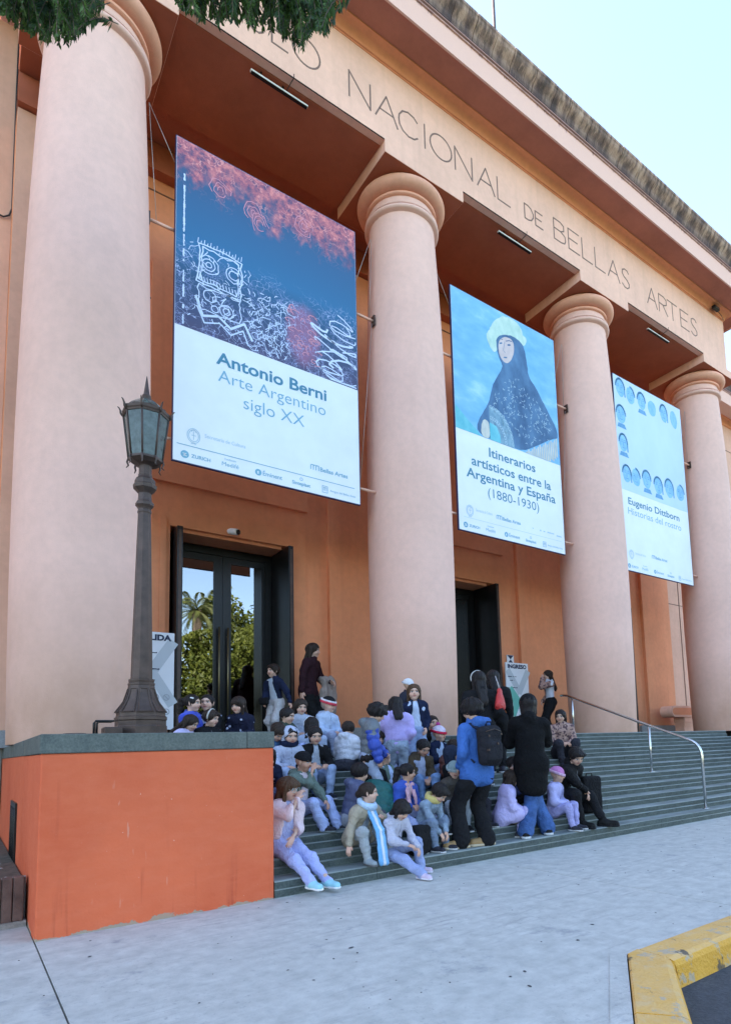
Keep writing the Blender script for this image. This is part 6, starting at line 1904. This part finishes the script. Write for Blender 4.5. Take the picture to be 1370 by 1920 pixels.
        so = npmesh('shoe', SV, SF, cloth(shoes, 'leather'), t)
        def sole_fn(P):
            d = cap(P * V3(1, 1, 0), heel * V3(1, 1, 0), toe * V3(1, 1, 0), .034 * H, .031 * H)
            return np.maximum(d, np.abs(P[:, 2] - zb - .009 * H) - .009 * H)
        SV, SF = surface(sole_fn, V3(q[:, 0].min() - .06 * H, q[:, 1].min() - .06 * H, zb - .02), V3(q[:, 0].max() + .06 * H, q[:, 1].max() + .06 * H, zb + .05), .0095)
        npmesh('sole', SV, SF, cloth(sole, 'leather'), so)
    # ---- hair and headwear
    def onhead(nm, VF, mat, par=t):
        return npmesh(nm, hc + (VF[0] * hh) @ RH.T, VF[1], mat, par)
    if hair_[0]: onhead('hair', hair(hair_[0]), hair_mat(HAIRC[hair_[1]]))
    if hood and hood != 'down': onhead('hood', hat('hood'), cloth(tcol if hood == 'up' else hood, tm))
    for nm, col in (hat_ or ()):
        onhead({'beanie': 'beanie', 'band': 'hat_band', 'stripe': 'hat_stripe', 'pompom': 'pompom', 'headband': 'headband', 'glasses': 'glasses'}[nm], hat(nm), cloth(col, 'fleece' if nm == 'pompom' else 'cloth'))
    if scarf:
        def sc_fn(P):
            q = (P - nb - sp * .030 * H)
            e = np.sqrt(((q @ V3(1, 0, 0)) / (.062 * H)) ** 2 + ((q @ fwd) / (.058 * H)) ** 2) - 1
            d = np.sqrt((e * .055 * H) ** 2 + ((q @ sp) * .75) ** 2) - .026 * H
            return d + wrinkle(P, 40 / H, .004, sd)
        SV, SF = surface(sc_fn, nb - .14 * H, nb + .16 * H, .012)
        npmesh('scarf', SV, SF, cloth(scarf, 'fleece'), t)
    t['_hc'] = list(hc)
    return dict(t=t, hc=hc, nb=nb, sho=sho, pel=pel, wri=wri, kne=kne, ank=ank, fwd=fwd, sp=sp, che=che, hh=hh, RH=RH, elb=elb)
# ------------------------------------------------------------------ the school group on the steps
NAVY, BLACK, ROYAL, TEAL = (.014, .020, .050), (.012, .012, .014), (.035, .085, .40), (.012, .105, .098)
SLATE, LILAC, PINK, BEIGE = (.085, .10, .185), (.44, .37, .70), (.72, .56, .60), (.36, .31, .235)
BROWN, GREEN, LBLUE, WHITE = (.080, .058, .038), (.13, .18, .155), (.44, .53, .70), (.62, .64, .72)
GREY, DENIM, UNI = (.36, .38, .42), (.09, .15, .30), (.30, .37, .56)
def seat(k, dy=.14): return Yk(k) + dy, RS * k
def sit(label, x, k, H, a, dy=.14, **kw):
    y, z = seat(k, dy)
    return person(label, x, y, z, H, a, 'sit', **kw)
# front row
g25 = sit('girl with glasses in a pale pink fleece jacket biting her nails beside the wall', 1.47, 2, 1.30, 6, .16, lean=4, head=(22, 6), hands=((-.02, -.20, .19), 'mouth'), feet=((.16, -.56, -.285), (-.02, -.62, -.285)),
          top=(PINK, 'fleece'), open_=(.40, .44, .70), pants=(0.280, 0.333, 0.560), shoes=(.30, .58, .66), sole=(.72, .74, .76), hair_=('bangs', 'brown'), hat_=(('glasses', (.45, .50, .50)),), skin='fair', res=.013)
g26 = sit('girl in a beige coat with a sky blue and white scarf and grey tights', 2.24, 2, 1.18, 8, .10, lean=26, side=4, head=(48, -8), hands=((.17, -.25, .30), (-.24, -.20, .05)), feet=((.22, -.30), (-.09, -.32)),
          top=(BEIGE, 'coat'), open_=(.40, .46, .55), pants=(0.270, 0.310, 0.350), shoes=(.25, .29, .31), sole=(.12, .12, .12), hair_=('bun', 'dark'), skin='fair', coat=.35, res=.013)
g27 = sit('girl with a black fringe looking down in a grey hoodie', 2.55, 1, 1.12, 12, .17, lean=18, head=(-6, 30), hands=((.10, -.30, .13), (-.02, -.27, .17)), feet=((.20, -.24), (-.06, -.50, -.145)),
          top=((.44, .44, .54), 'cloth'), hood='down', pants=(0.294, 0.340, 0.592), flare=1, shoes=(.55, .45, .58), sole=(.62, .60, .68), hair_=('bangs', 'black'), res=.013)
# second and third rows
g24 = sit('boy in a black beanie and grey green jacket with his hand at his mouth', 1.86, 4, 1.20, 22, lean=6, head=(14, 4), hands=((.12, -.28, .17), 'mouth'), feet=((.22, -.36), (.02, -.34)),
          top=(GREEN, 'cloth'), hood='down', open_=(.66, .56, .62), pants=(0.308, 0.385, 0.608), flare=1, shoes=(.03, .03, .04), sole=(.20, .24, .24), hair_=(None, 'black'), hat_=(('beanie', BLACK),), skin='tan', res=.014)
g19 = sit('boy in a slate blue quilted jacket turning his back and facing right', 2.33, 3, 1.24, 78, lean=16, head=(22, 4), hands=('chest', 'lap'), top=(SLATE, 'puffer'), hood='down', pants=(0.250, 0.280, 0.360), hair_=('short', 'black'), res=.014)
g20 = sit('child bent forward in a teal green puffer jacket with the back turned', 2.62, 3, 1.22, 150, .04, lean=30, head=(10, 44), hands=('lap', 'lap'), feet=((.09, -.16), (-.09, -.16)), top=(TEAL, 'puffer'), pants=(0.080, 0.090, 0.120), hair_=('short', 'dark'), bulk=1.16, res=.014)
g18 = sit('girl with long black hair in a black coat looking to the left', 2.78, 4, 1.18, -20, lean=10, head=(-52, 12), top=(BLACK, 'cloth'), pants=(0.020, 0.020, 0.025), hair_=('bangs', 'black'), skin='fair')
g21 = sit('girl with a dark ponytail in a royal blue jacket with a pink collar', 3.02, 3, 1.15, 12, .10, lean=10, head=(56, 0), hands=((.03, -.21, .20), (-.05, -.20, .20)), feet=((.26, -.36), (-.10, -.35)), top=(ROYAL, 'fleece'), open_=(.62, .42, .48), pants=(0.294, 0.370, 0.624), flare=1, shoes=BLACK, sole=(.62, .62, .64), hair_=('pony', 'black'), skin='tan', res=.014)
g22 = sit('child bending over in a pale denim jacket with a yellow collar', 3.12, 2, 1.16, 18, .16, lean=30, head=(8, 34), hands=('shins', 'shins'), feet=((.12, -.27), (-.08, -.27)), top=((.20, .26, .34), 'denim'), hood=None, pants=(0.160, 0.210, 0.300), hair_=('short', 'black'), scarf=(.55, .45, .16))
g23 = sit('child in a grey beanie and brown quilted jacket looking at the street', 3.80, 3, 1.14, -26, .10, lean=8, head=(-6, 6), hands=('lap', 'lap'), feet=((.09, -.30), (-.08, -.30)), top=((.055, .045, .036), 'puffer'), pants=(0.220, 0.260, 0.320), shoes=BLACK, sole=(.5, .52, .54), hair_=(None, 'lightbrown'), hat_=(('beanie', (.22, .30, .31)), ('band', (.30, .36, .37))), skin='fair')
g17 = sit('boy looking up in a light blue top under an open green jacket', 3.02, 4, 1.24, 26, lean=-4, head=(26, -26), hands=('lap', 'lap'), top=(GREEN, 'cloth'), open_=(.46, .56, .78), hood='down', pants=(0.294, 0.370, 0.592), hair_=('short', 'black'), skin='fair')
g16 = sit('boy looking down at his hands in a brown jacket and blue jeans', 3.66, 5, 1.18, -8, lean=12, head=(4, 28), hands=((.05, -.22, .16), (-.05, -.22, .16)), top=(BROWN, 'cloth'), open_=(.40, .46, .66), hood='down', pants=(0.150, 0.240, 0.420), pkind='denim', hair_=('crop', 'black'), skin='tan')
gnv = sit('boy wearing a navy hood and a black coat in profile', 3.95, 4, 1.24, 30, lean=8, head=(34, 0), top=(BLACK, 'cloth'), hood=(.022, .030, .055), pants=(0.030, 0.030, 0.040), hair_=('crop', 'dark'), skin='fair')
g04 = sit('child with a pale hood up and a navy neck warmer behind the wall', 1.97, 6, 1.22, -6, lean=6, head=(4, 10), hands=('knees', 'knees'), top=((.44, .48, .62), 'cloth'), hood='up', scarf=NAVY, pants=(0.294, 0.370, 0.592), hair_=('crop', 'black'), skin='fair')
g04b = sit('child in a navy dotted jacket half hidden by the corner of the wall', 1.56, 5, 1.10, 0, lean=22, head=(-20, 20), hands=('shins', 'knees'), top=(NAVY, 'dots'), pants=(0.280, 0.348, 0.560), hair_=('bob', 'black'))
g05 = sit('boy with cropped black hair in an open black jacket and grey sweatshirt', 2.28, 6, 1.22, -4, lean=8, head=(-4, 12), hands=('knees', 'knees'), top=(BLACK, 'cloth'), open_=(.38, .43, .52), pants=(0.294, 0.370, 0.560), shoes=(.02, .025, .04), sole=(.62, .63, .66), hair_=('crop', 'black'))
g03 = sit('child with dark hair bent over in a medium blue jacket behind the coping', 1.80, 7, 1.16, 10, lean=26, head=(0, 38), hands=('shins', 'shins'), top=((.06, .15, .34), 'cloth'), pants=(0.100, 0.140, 0.250), hair_=('short', 'dark'))
g07 = sit('girl with a white headband seen from behind in the upper rows', 2.40, 7, 1.18, 150, lean=10, head=(10, 8), top=((.40, .47, .62), 'cloth'), feet=((.08, -.12), (-.08, -.12)), pants=(0.050, 0.050, 0.060), hair_=('long', 'black'), hat_=(('headband', (.62, .64, .70)),))
g06 = sit('boy in a black hat with a red and white band and pale blue tracksuit', 2.88, 9, 1.18, 10, lean=2, head=(22, 6), hands=('lap', 'lap'), feet=((.09, -.28), (-.08, -.28)), top=(LBLUE, 'cloth'), hood='down', pants=(0.294, 0.370, 0.576), hair_=(None, 'dark'), hat_=(('beanie', BLACK), ('band', (.55, .05, .08)), ('stripe', (.65, .62, .66))), skin='fair')
g08 = sit('child in a white quilted jacket with an olive hood lining turned away', 2.86, 7, 1.12, 120, lean=14, head=(20, 20), feet=((.08, -.12), (-.08, -.12)), top=(WHITE, 'puffer'), hood='down', pants=(0.060, 0.060, 0.080), hair_=('short', 'dark'))
g10 = sit('child in a light blue hooded top behind the boy in the quilted vest', 3.55, 8, 1.22, 40, lean=10, head=(10, 14), top=(LBLUE, 'cloth'), hood='down', pants=(0.252, 0.318, 0.480), hair_=('mop', 'dark'))
g13 = sit('boy with short dark hair in a black coat behind the pompom hat', 4.28, 7, 1.22, -12, lean=4, head=(8, 0), top=(BLACK, 'cloth'), open_=(.3, .34, .42), pants=(0.030, 0.030, 0.040), hair_=('crop', 'dark'), skin='fair')
g14 = sit('child in a red and white knitted hat with a pink pompom and navy coat', 4.20, 6, 1.18, 6, lean=2, head=(14, 0), top=(NAVY, 'cloth'), open_=(.42, .52, .72), pants=(0.252, 0.340, 0.576), hair_=(None, 'dark'), hat_=(('beanie', (.66, .58, .72)), ('band', (.55, .02, .06)), ('pompom', (.52, .06, .26))), skin='fair', hands=('lap', 'lap'))
gw = person('child in a white cap half hidden between two standing girls', 4.20, Yk(9) + .13, RS * 9, 1.0, 20, 'stand', top=((.03, .03, .045), 'cloth'), hair_=(None, 'dark'), hat_=(('beanie', (.70, .70, .74)), ('band', (.66, .66, .70))), group='school children standing on the museum steps')
sit('girl with dark hair in a pale grey top below the woman in maroon', 2.48, 9, 1.12, -16, lean=6, head=(10, 12), top=((.40, .44, .54), 'cloth'), hood='down', pants=(.3, .37, .58), hair_=('long', 'dark'), skin='fair')
sit('boy with black hair in a dark green jacket in the rows near the coping', 2.12, 8, 1.14, 14, lean=8, head=(26, 8), top=((.03, .06, .045), 'puffer'), pants=(.3, .37, .58), hair_=('crop', 'black'))
sit('child in a dark grey coat between the blue sleeves and the lilac jacket', 3.12, 6, 1.12, 30, lean=10, head=(-30, 10), top=((.06, .065, .08), 'cloth'), pants=(.3, .37, .58), hair_=('bangs', 'dark'), skin='fair')
sit('child in a red brown jacket beside the navy hood', 4.22, 5, 1.12, -16, lean=8, head=(14, 14), top=((.14, .05, .04), 'puffer'), pants=(.3, .37, .58), hair_=('short', 'dark'))
# left corner, behind the wall
l28 = sit('girl with a white hair clip in a bright blue fleece behind the wall', 1.05, 9, 1.16, 40, lean=4, head=(14, 0), top=((.05, .08, .46), 'fleece'), hair_=('pony', 'black'), skin='fair')
l29 = sit('round faced child in a black dotted coat behind the wall', 1.29, 9, 1.18, -34, .20, lean=0, head=(-2, -4), top=(BLACK, 'dots'), open_=(.5, .52, .6), hair_=('bun', 'black'), skin='fair')
l30 = sit('child with a white headband low behind the coping looking right', 1.16, 8, 1.08, 20, lean=10, head=(24, 8), top=(BLACK, 'cloth'), hair_=('short', 'dark'), hat_=(('headband', (.50, .48, .46)),), skin='fair')
l31 = sit('girl with long dark hair over one eye in a dark dotted coat', 1.70, 9, 1.14, -44, lean=8, head=(-14, 8), top=((.014, .016, .035), 'dots'), hair_=('bangs', 'dark'), skin='fair')
l32 = sit('child in a lilac white coat half hidden behind the lamp post', .88, 8, 1.0, 30, lean=16, head=(20, 20), top=((.50, .46, .70), 'puffer'), hair_=('long', 'dark'))
# between the adults' legs
p40 = sit('girl kneeling in a lilac quilted coat between the standing adults', 4.38, 2, 1.20, 60, lean=16, head=(10, 10), hands=((.02, -.26, .22), (-.06, -.24, .2)), feet=((.09, -.2), (-.09, -.2)), top=((.46, .42, .72), 'puffer'), coat=.7, pants=(0.322, 0.311, 0.560), hair_=('bob', 'dark'), skin='fair')
p41 = sit('child in dark navy clothes sitting behind the girl in the lilac coat', 4.78, 3, 1.18, 40, lean=10, head=(-60, 4), top=((.02, .025, .08), 'cloth'), pants=BLACK, hair_=('short', 'black'), skin='fair')
p42 = sit('child in a pink hat and lilac jacket behind the blue jeans', 5.35, 2, 1.16, 20, lean=8, head=(20, 6), top=((.42, .42, .72), 'fleece'), pants=(0.280, 0.296, 0.544), hair_=(None, 'dark'), hat_=(('beanie', (.55, .22, .48)), ('band', (.62, .40, .58))))
p43 = sit('child in grey crouching behind the man with the backpack', 4.02, 3, 1.10, 10, lean=20, head=(0, 20), top=((.40, .40, .58), 'cloth'), pants=(0.030, 0.030, 0.040), hair_=('bangs', 'black'))
# standing children
ST = 'school children standing on the museum steps'
s09 = person('tall boy standing in a grey quilted vest over bright blue sleeves', 2.74, Yk(4) + .12, RS * 4, 1.28, 62, 'stand', lean=6, head=(8, 26), hands=((.10, -.20, .66), (-.17, -.12, .55)), top=((.13, .15, .17), 'puffer'), hood='down', pants=(0.280, 0.340, 0.512), hair_=('mop', 'black'), group=ST, res=.014)
s11 = person('girl seen from behind in a fluffy lilac jacket and pale jeans', 3.33, Yk(5) + .12, RS * 5, 1.24, 150, 'stand', lean=4, head=(6, 16), hands=('chest', 'pocket'), top=((.44, .38, .74), 'fleece'), hood='down', pants=(0.238, 0.318, 0.440), pkind='denim', shoes=(.5, .5, .6), hair_=('long', 'black'), bulk=1.1, group=ST, res=.014)
s12 = person('girl with long brown hair in an open navy jacket facing the street', 3.80, Yk(6) + .12, RS * 6, 1.28, -22, 'stand', lean=0, head=(-8, -4), hands=('pocket', 'pocket'), top=(NAVY, 'cloth'), open_=(.50, .58, .76), pants=(0.280, 0.370, 0.608), flare=.6, hair_=('verylong', 'brown'), skin='fair', group=ST, res=.014)
s02 = person('boy in an open navy jacket and light grey trousers standing at the door', 2.88, .85, 1.5, 1.23, -66, 'stand', head=(-6, -2), hands=((.30, .0, .58), (-.10, -.18, .62)), top=(NAVY, 'cloth'), open_=(.42, .50, .62), pants=(0.300, 0.330, 0.360), hair_=('short', 'dark'), skin='fair', group=ST, res=.014)
# adults
AD = 'grown-ups with the school group'
w01 = person('woman with long dark hair in a maroon jumper and black trousers at the door', 3.46, .92, 1.5, 1.68, 40, 'stand', head=(18, 0), hands=((.26, -.30, .98), (-.30, -.02, .72)), top=((.030, .012, .017), 'cloth'), pants=(0.010, 0.010, 0.011), hair_=('verylong', 'dark'), skin='fair', adult=True, group=AD, coat=.12)
m33 = person('man in a bright blue jacket, wide black trousers and tan shoes seen from behind', 3.78, -2.96, .15, 1.78, 180, 'stand', toes=(-.9, .25), lean=3, head=(6, 6), hands=('pocket', 'down'), feet=((3.50, -2.94), (3.84, -3.00), 'w'), top=((.045, .13, .40), 'cloth'), hood='down', pants=(0.011, 0.011, 0.012), flare=1.6, shoes=(.30, .19, .085), sole=(.50, .42, .30), hair_=('mop', 'black'), adult=True, group=AD, coat=.16, bulk=.98, wide=.90, res=.015)
c36 = person('person in a long black coat and blue jeans seen from behind', 4.70, -2.94, .15, 1.86, 140, 'stand', lean=2, head=(-10, 4), hands=('chest', 'chest'), feet=((4.93, -2.95), (4.52, -2.97), 'w'), top=((.008, .008, .009), 'coat'), pants=(0.045, 0.100, 0.260), pkind='denim', flare=1.4, shoes=BLACK, sole=(.5, .52, .55), hair_=('bob', 'black'), hat_=(('beanie', BLACK),), adult=True, group=AD, coat=.62, bulk=.94, wide=.90, res=.016)
w34 = person('woman with long straight black hair and a white headband facing the entrance', 4.80, Yk(5) + .13, RS * 5, 1.70, 155, 'stand', head=(4, 2), hands=('pocket', 'pocket'), top=(BLACK, 'cloth'), pants=(0.012, 0.012, 0.013), hair_=('verylong', 'black'), hat_=(('headband', (.62, .62, .60)),), adult=True, group=AD, bulk=1.02)
w35 = person('person in a black jacket with a white sleeve stripe and a red bag', 5.30, Yk(6) + .13, RS * 6, 1.62, 140, 'stand', head=(8, 4), hands=('pocket', 'down'), top=((.013, .013, .017), 'cloth'), pants=BLACK, hair_=('long', 'black'), adult=True, group=AD, bulk=1.02)
w37 = person('woman in a white top with patterned sleeves by the wall beyond INGRESO', 9.30, .85, 1.5, 1.50, -118, 'stand', lean=2, head=(-4, 0), hands=('mouth', 'pocket'), top=((.58, .60, .68), 'cloth'), pants=BLACK, hair_=('verylong', 'dark'), skin='fair', adult=True, group=AD)
w38 = sit('woman in a mottled pink and tan coat sitting high on the steps', 7.05, 7, 1.50, -30, lean=8, head=(-30, 4), hands=('lap', 'lap'), top=((.40, .26, .22), 'pattern'), pants=(0.030, 0.030, 0.035), hair_=('long', 'black'), adult=True, group=AD)
a39 = sit('person in black sitting on the lower steps with one leg stretched out', 5.72, 3, 1.66, 14, .10, lean=34, side=-10, head=(-30, 20), hands=('knees', (.20, -.42, .10)), feet=((.14, -.60, -.30), (-.16, -.42)), top=(BLACK, 'cloth'), pants=(0.011, 0.011, 0.012), shoes=(.010, .010, .010), sole=(.012, .012, .012), hair_=('short', 'black'), adult=True, group=AD)
# hair clip of the girl in blue, etc.
def world(p, local): return p['t'].location + Matrix.Rotation(p['t'].rotation_euler.z, 3, 'Z') @ Vector(local)
cl = MB().box(-.005, .005, -.022, .022, -.008, .008, bev=.003).build('hair_clip', 'white_paint', l28['t'])
cl.location = Vector(l28['hc'] + l28['RH'] @ V3(-.40, -.10, .30) * l28['hh']); cl.rotation_euler = (.3, .4, .2)
# white stripe down the sleeve
for P_, col in ((w35, (.62, .62, .62)),):
    for k in (0, 1):
        V, F = surface(lambda P: cap(P, P_['elb'][k] + V3(0, 0, .02) + V3(.058 if k == 0 else -.058, 0, 0), P_['sho'] + V3((.25 if k == 0 else -.25), 0, -.05), .010, .010), np.minimum(P_['elb'][k], P_['sho']) - .35, np.maximum(P_['elb'][k], P_['sho']) + .35, .014)
        npmesh('sleeve_stripe', V, F, cloth(col), P_['t'])
# blue sleeves of the quilted vest and the patterned sleeves
def sleeves(P_, col, kind, H, r=1.16, puff=True):
    for k in (0, 1):
        s_ = (1, -1)[k]
        S0 = P_['sho'] + V3(s_ * .105 * H, 0, -.03 * H)
        pf = (.012 * H, .06 * H) if puff else None
        fn = lambda P: smin(cap(P, S0, P_['elb'][k], .050 * H * r, .044 * H * r, None, pf), cap(P, P_['elb'][k], P_['wri'][k], .044 * H * r, .034 * H * r, None, pf), .02)
        q = np.array([S0, P_['elb'][k], P_['wri'][k]])
        V, F = surface(fn, q.min(0) - .1, q.max(0) + .1, .015)
        npmesh('sleeve', V, F, cloth(col, kind), P_['t'])
sleeves(s09, (.03, .07, .38), 'puffer', 1.28, 1.26)
sleeves(w37, (.36, .22, .18), 'pattern', 1.50, 1.02, False)
# sky blue and white scarf hanging to the step
def hang_scarf(P_, H):
    nb, f = P_['nb'], P_['fwd']
    for dx, col, nm in ((-.026, (.16, .40, .68), 'blue_scarf_end'), (.012, (.62, .66, .72), 'white_scarf_stripe'), (.045, (.20, .44, .72), 'blue_scarf_end')):
        a = nb + f * .060 * H + V3(dx, 0, -.015 * H); b = a + V3(.01, -.13, -.20); c = b + V3(.0, -.05, -.32)
        fn = lambda P: smin(cap(P, a, b, .024, .022, (V3(0, 1, .2), .6)), cap(P, b, c, .022, .028, (V3(0, 1, .2), .6)), .02) + wrinkle(P, 40, .003)
        q = np.array([a, b, c]); V, F = surface(fn, q.min(0) - .06, q.max(0) + .06, .010)
        npmesh(nm, V, F, cloth(col, 'fleece'), P_['t'])
    fn = lambda P: (lambda q: np.sqrt(((np.sqrt(((q @ V3(1, 0, 0)) / (.066 * H)) ** 2 + ((q @ f) / (.066 * H)) ** 2) - 1) * .06 * H) ** 2 + ((q @ P_['sp']) * .8) ** 2) - .026 * H)(P - nb - P_['sp'] * .02 * H) + wrinkle(P, 40, .004)
    V, F = surface(fn, nb - .17, nb + .17, .011)
    npmesh('scarf', V, F, cloth((.42, .56, .72), 'fleece'), P_['t'])
hang_scarf(g26, 1.18)
# striped pink collar of the girl in royal blue
for dx in (-.05, .05):
    nb = g21['nb']; f = g21['fwd']
    a = nb + f * .06 + V3(dx, 0, .0); b = nb + f * .115 + V3(dx * 1.1, 0, -.20)
    V, F = surface(lambda P: cap(P, a, b, .030, .026, (f, .6)) + wrinkle(P, 40, .003), np.minimum(a, b) - .06, np.maximum(a, b) + .06, .011)
    npmesh('collar', V, F, cloth((.62, .36, .42)), g21['t'])

# things carried or set down
def prop(name, label, cat, fn, lo, hi, h, mat, loc=(0, 0, 0), rz=0.0, mesh='body'):
    t = thing(name, label, cat, loc, rz)
    V, F = surface(fn, lo, hi, h)
    npmesh(mesh, V, F, mat, t)
    return t
def rbox(P, c, hs, r):
    q = np.abs(P - np.asarray(c, float)) - (np.asarray(hs, float) - r)
    return np.sqrt((np.maximum(q, 0) ** 2).sum(1)) + np.minimum(q.max(1), 0) - r
# backpack of the man in blue: hangs on his back (his back faces the street)
mt = m33['t']; Rb = mt.rotation_euler.z
bk_loc = world(m33, m33['che'] - m33['fwd'] * .235 + V3(0, 0, -.05))
bp = prop('backpack', 'black backpack with grey side straps worn by the man in the blue jacket', 'backpack',
          lambda P: smin(rbox(P, (0, 0, 0), (.155, .085, .235), .075), rbox(P, (0, .075, -.07), (.12, .055, .12), .05), .03) + wrinkle(P, 24, .005), (-.22, -.16, -.30), (.22, .20, .30), .013, cloth((.014, .017, .021), 'cloth'), bk_loc, Rb)
for s in (-1, 1):
    M = MB().tube([(s * .10, -.07, .20), (s * .115, -.19, .255), (s * .125, -.30, .235), (s * .135, -.36, .10), (s * .15, -.33, -.06), (s * .15, -.10, -.19)], [.022, .024, .026, .024, .018, .012], 8)
    M.build('strap', cloth((.018, .024, .05)), bp)
MB().tube([(-.05, .0, .235), (-.03, .01, .275), (.03, .01, .275), (.05, .0, .235)], .010, 6).build('handle', cloth((.018, .024, .05)), bp)
M = MB()
for x, z in ((-.10, .13), (.09, .11), (-.02, .02), (.12, -.05)): M.box(x - .008, x + .008, .10, .112 if z > .05 else .135, z - .012, z + .012)
M.build('buckle', 'lamp_iron', bp)
MB().tube([(-.12, .083, .16), (0, .105, .19), (.12, .083, .16)], .005, 5).build('zip', 'lamp_iron', bp)
# red bag
rb = prop('red_bag', 'bright red soft bag hanging at the shoulder of the person in black', 'bag',
          lambda P: smin(cap(P, (0, 0, -.11), (0, 0, .06), .115, .06, (V3(0, 1, 0), .55)), cap(P, (-.06, 0, -.13), (.06, 0, -.13), .06, .06, (V3(0, 1, 0), .7)), .04) + wrinkle(P, 34, .006), (-.17, -.12, -.26), (.17, .12, .16), .012, cloth((.52, .035, .035), 'puffer'), (5.06, -2.03, 2.02), rad(20))
MB().tube([(-.02, 0, .11), (-.03, .02, .22), (.0, .06, .30), (.02, .04, .22), (.02, 0, .11)], .007, 6).build('strap', cloth((.5, .45, .45)), rb)
# grey brown coat hanging over the woman's arm
wl = world(w01, w01['wri'][0] * .55 + w01['elb'][0] * .45)
dc = prop('draped_coat', 'grey brown coat hanging over the arm of the woman at the door', 'coat',
          lambda P: smin(smin(cap(P, (-.10, 0, .01), (.10, -.01, .02), .062, .062), cap(P, (.02, -.06, -.04), (-.05, -.08, -.60), .135, .15, (V3(.3, 1, 0), .26)), .05), cap(P, (-.09, -.05, -.02), (-.19, -.06, -.78), .055, .062), .03) + wrinkle(P, 22, .010) + .012 * np.sin(P[:, 0] * 62 + P[:, 2] * 7 + 2 * np.sin(P[:, 2] * 9)), (-.36, -.22, -.84), (.32, .16, .18), .015, cloth((.30, .245, .22)), wl, rad(18))
# black bags
prop('black_bag', 'black school bag on the first step behind the girl in periwinkle trousers', 'bag', lambda P: rbox(P, (0, 0, .16), (.13, .08, .16), .05) + wrinkle(P, 30, .006), (-.2, -.15, -.02), (.2, .15, .4), .014, cloth(BLACK), (2.92, -2.93, .15), rad(15))
sc2 = prop('case', 'black upright case held beside the outstretched leg', 'case', lambda P: rbox(P, (0, 0, .27), (.17, .085, .26), .04) + wrinkle(P, 20, .003), (-.22, -.14, -.02), (.22, .14, .58), .015, cloth((.012, .012, .013)), (6.12, -2.70, .30), rad(-8))
MB().tube([(-.06, 0, .52), (-.05, 0, .57), (.05, 0, .57), (.06, 0, .52)], .011, 6).build('handle', 'black_metal', sc2)
prop('black_handbag', 'black object held by the boy in the navy jacket', 'bag', lambda P: rbox(P, (0, 0, 0), (.085, .04, .06), .03) + wrinkle(P, 30, .004), (-.13, -.1, -.1), (.13, .1, .1), .012, cloth(BLACK), world(s02, s02['wri'][1] + V3(.06, -.05, .01)), rad(-60))
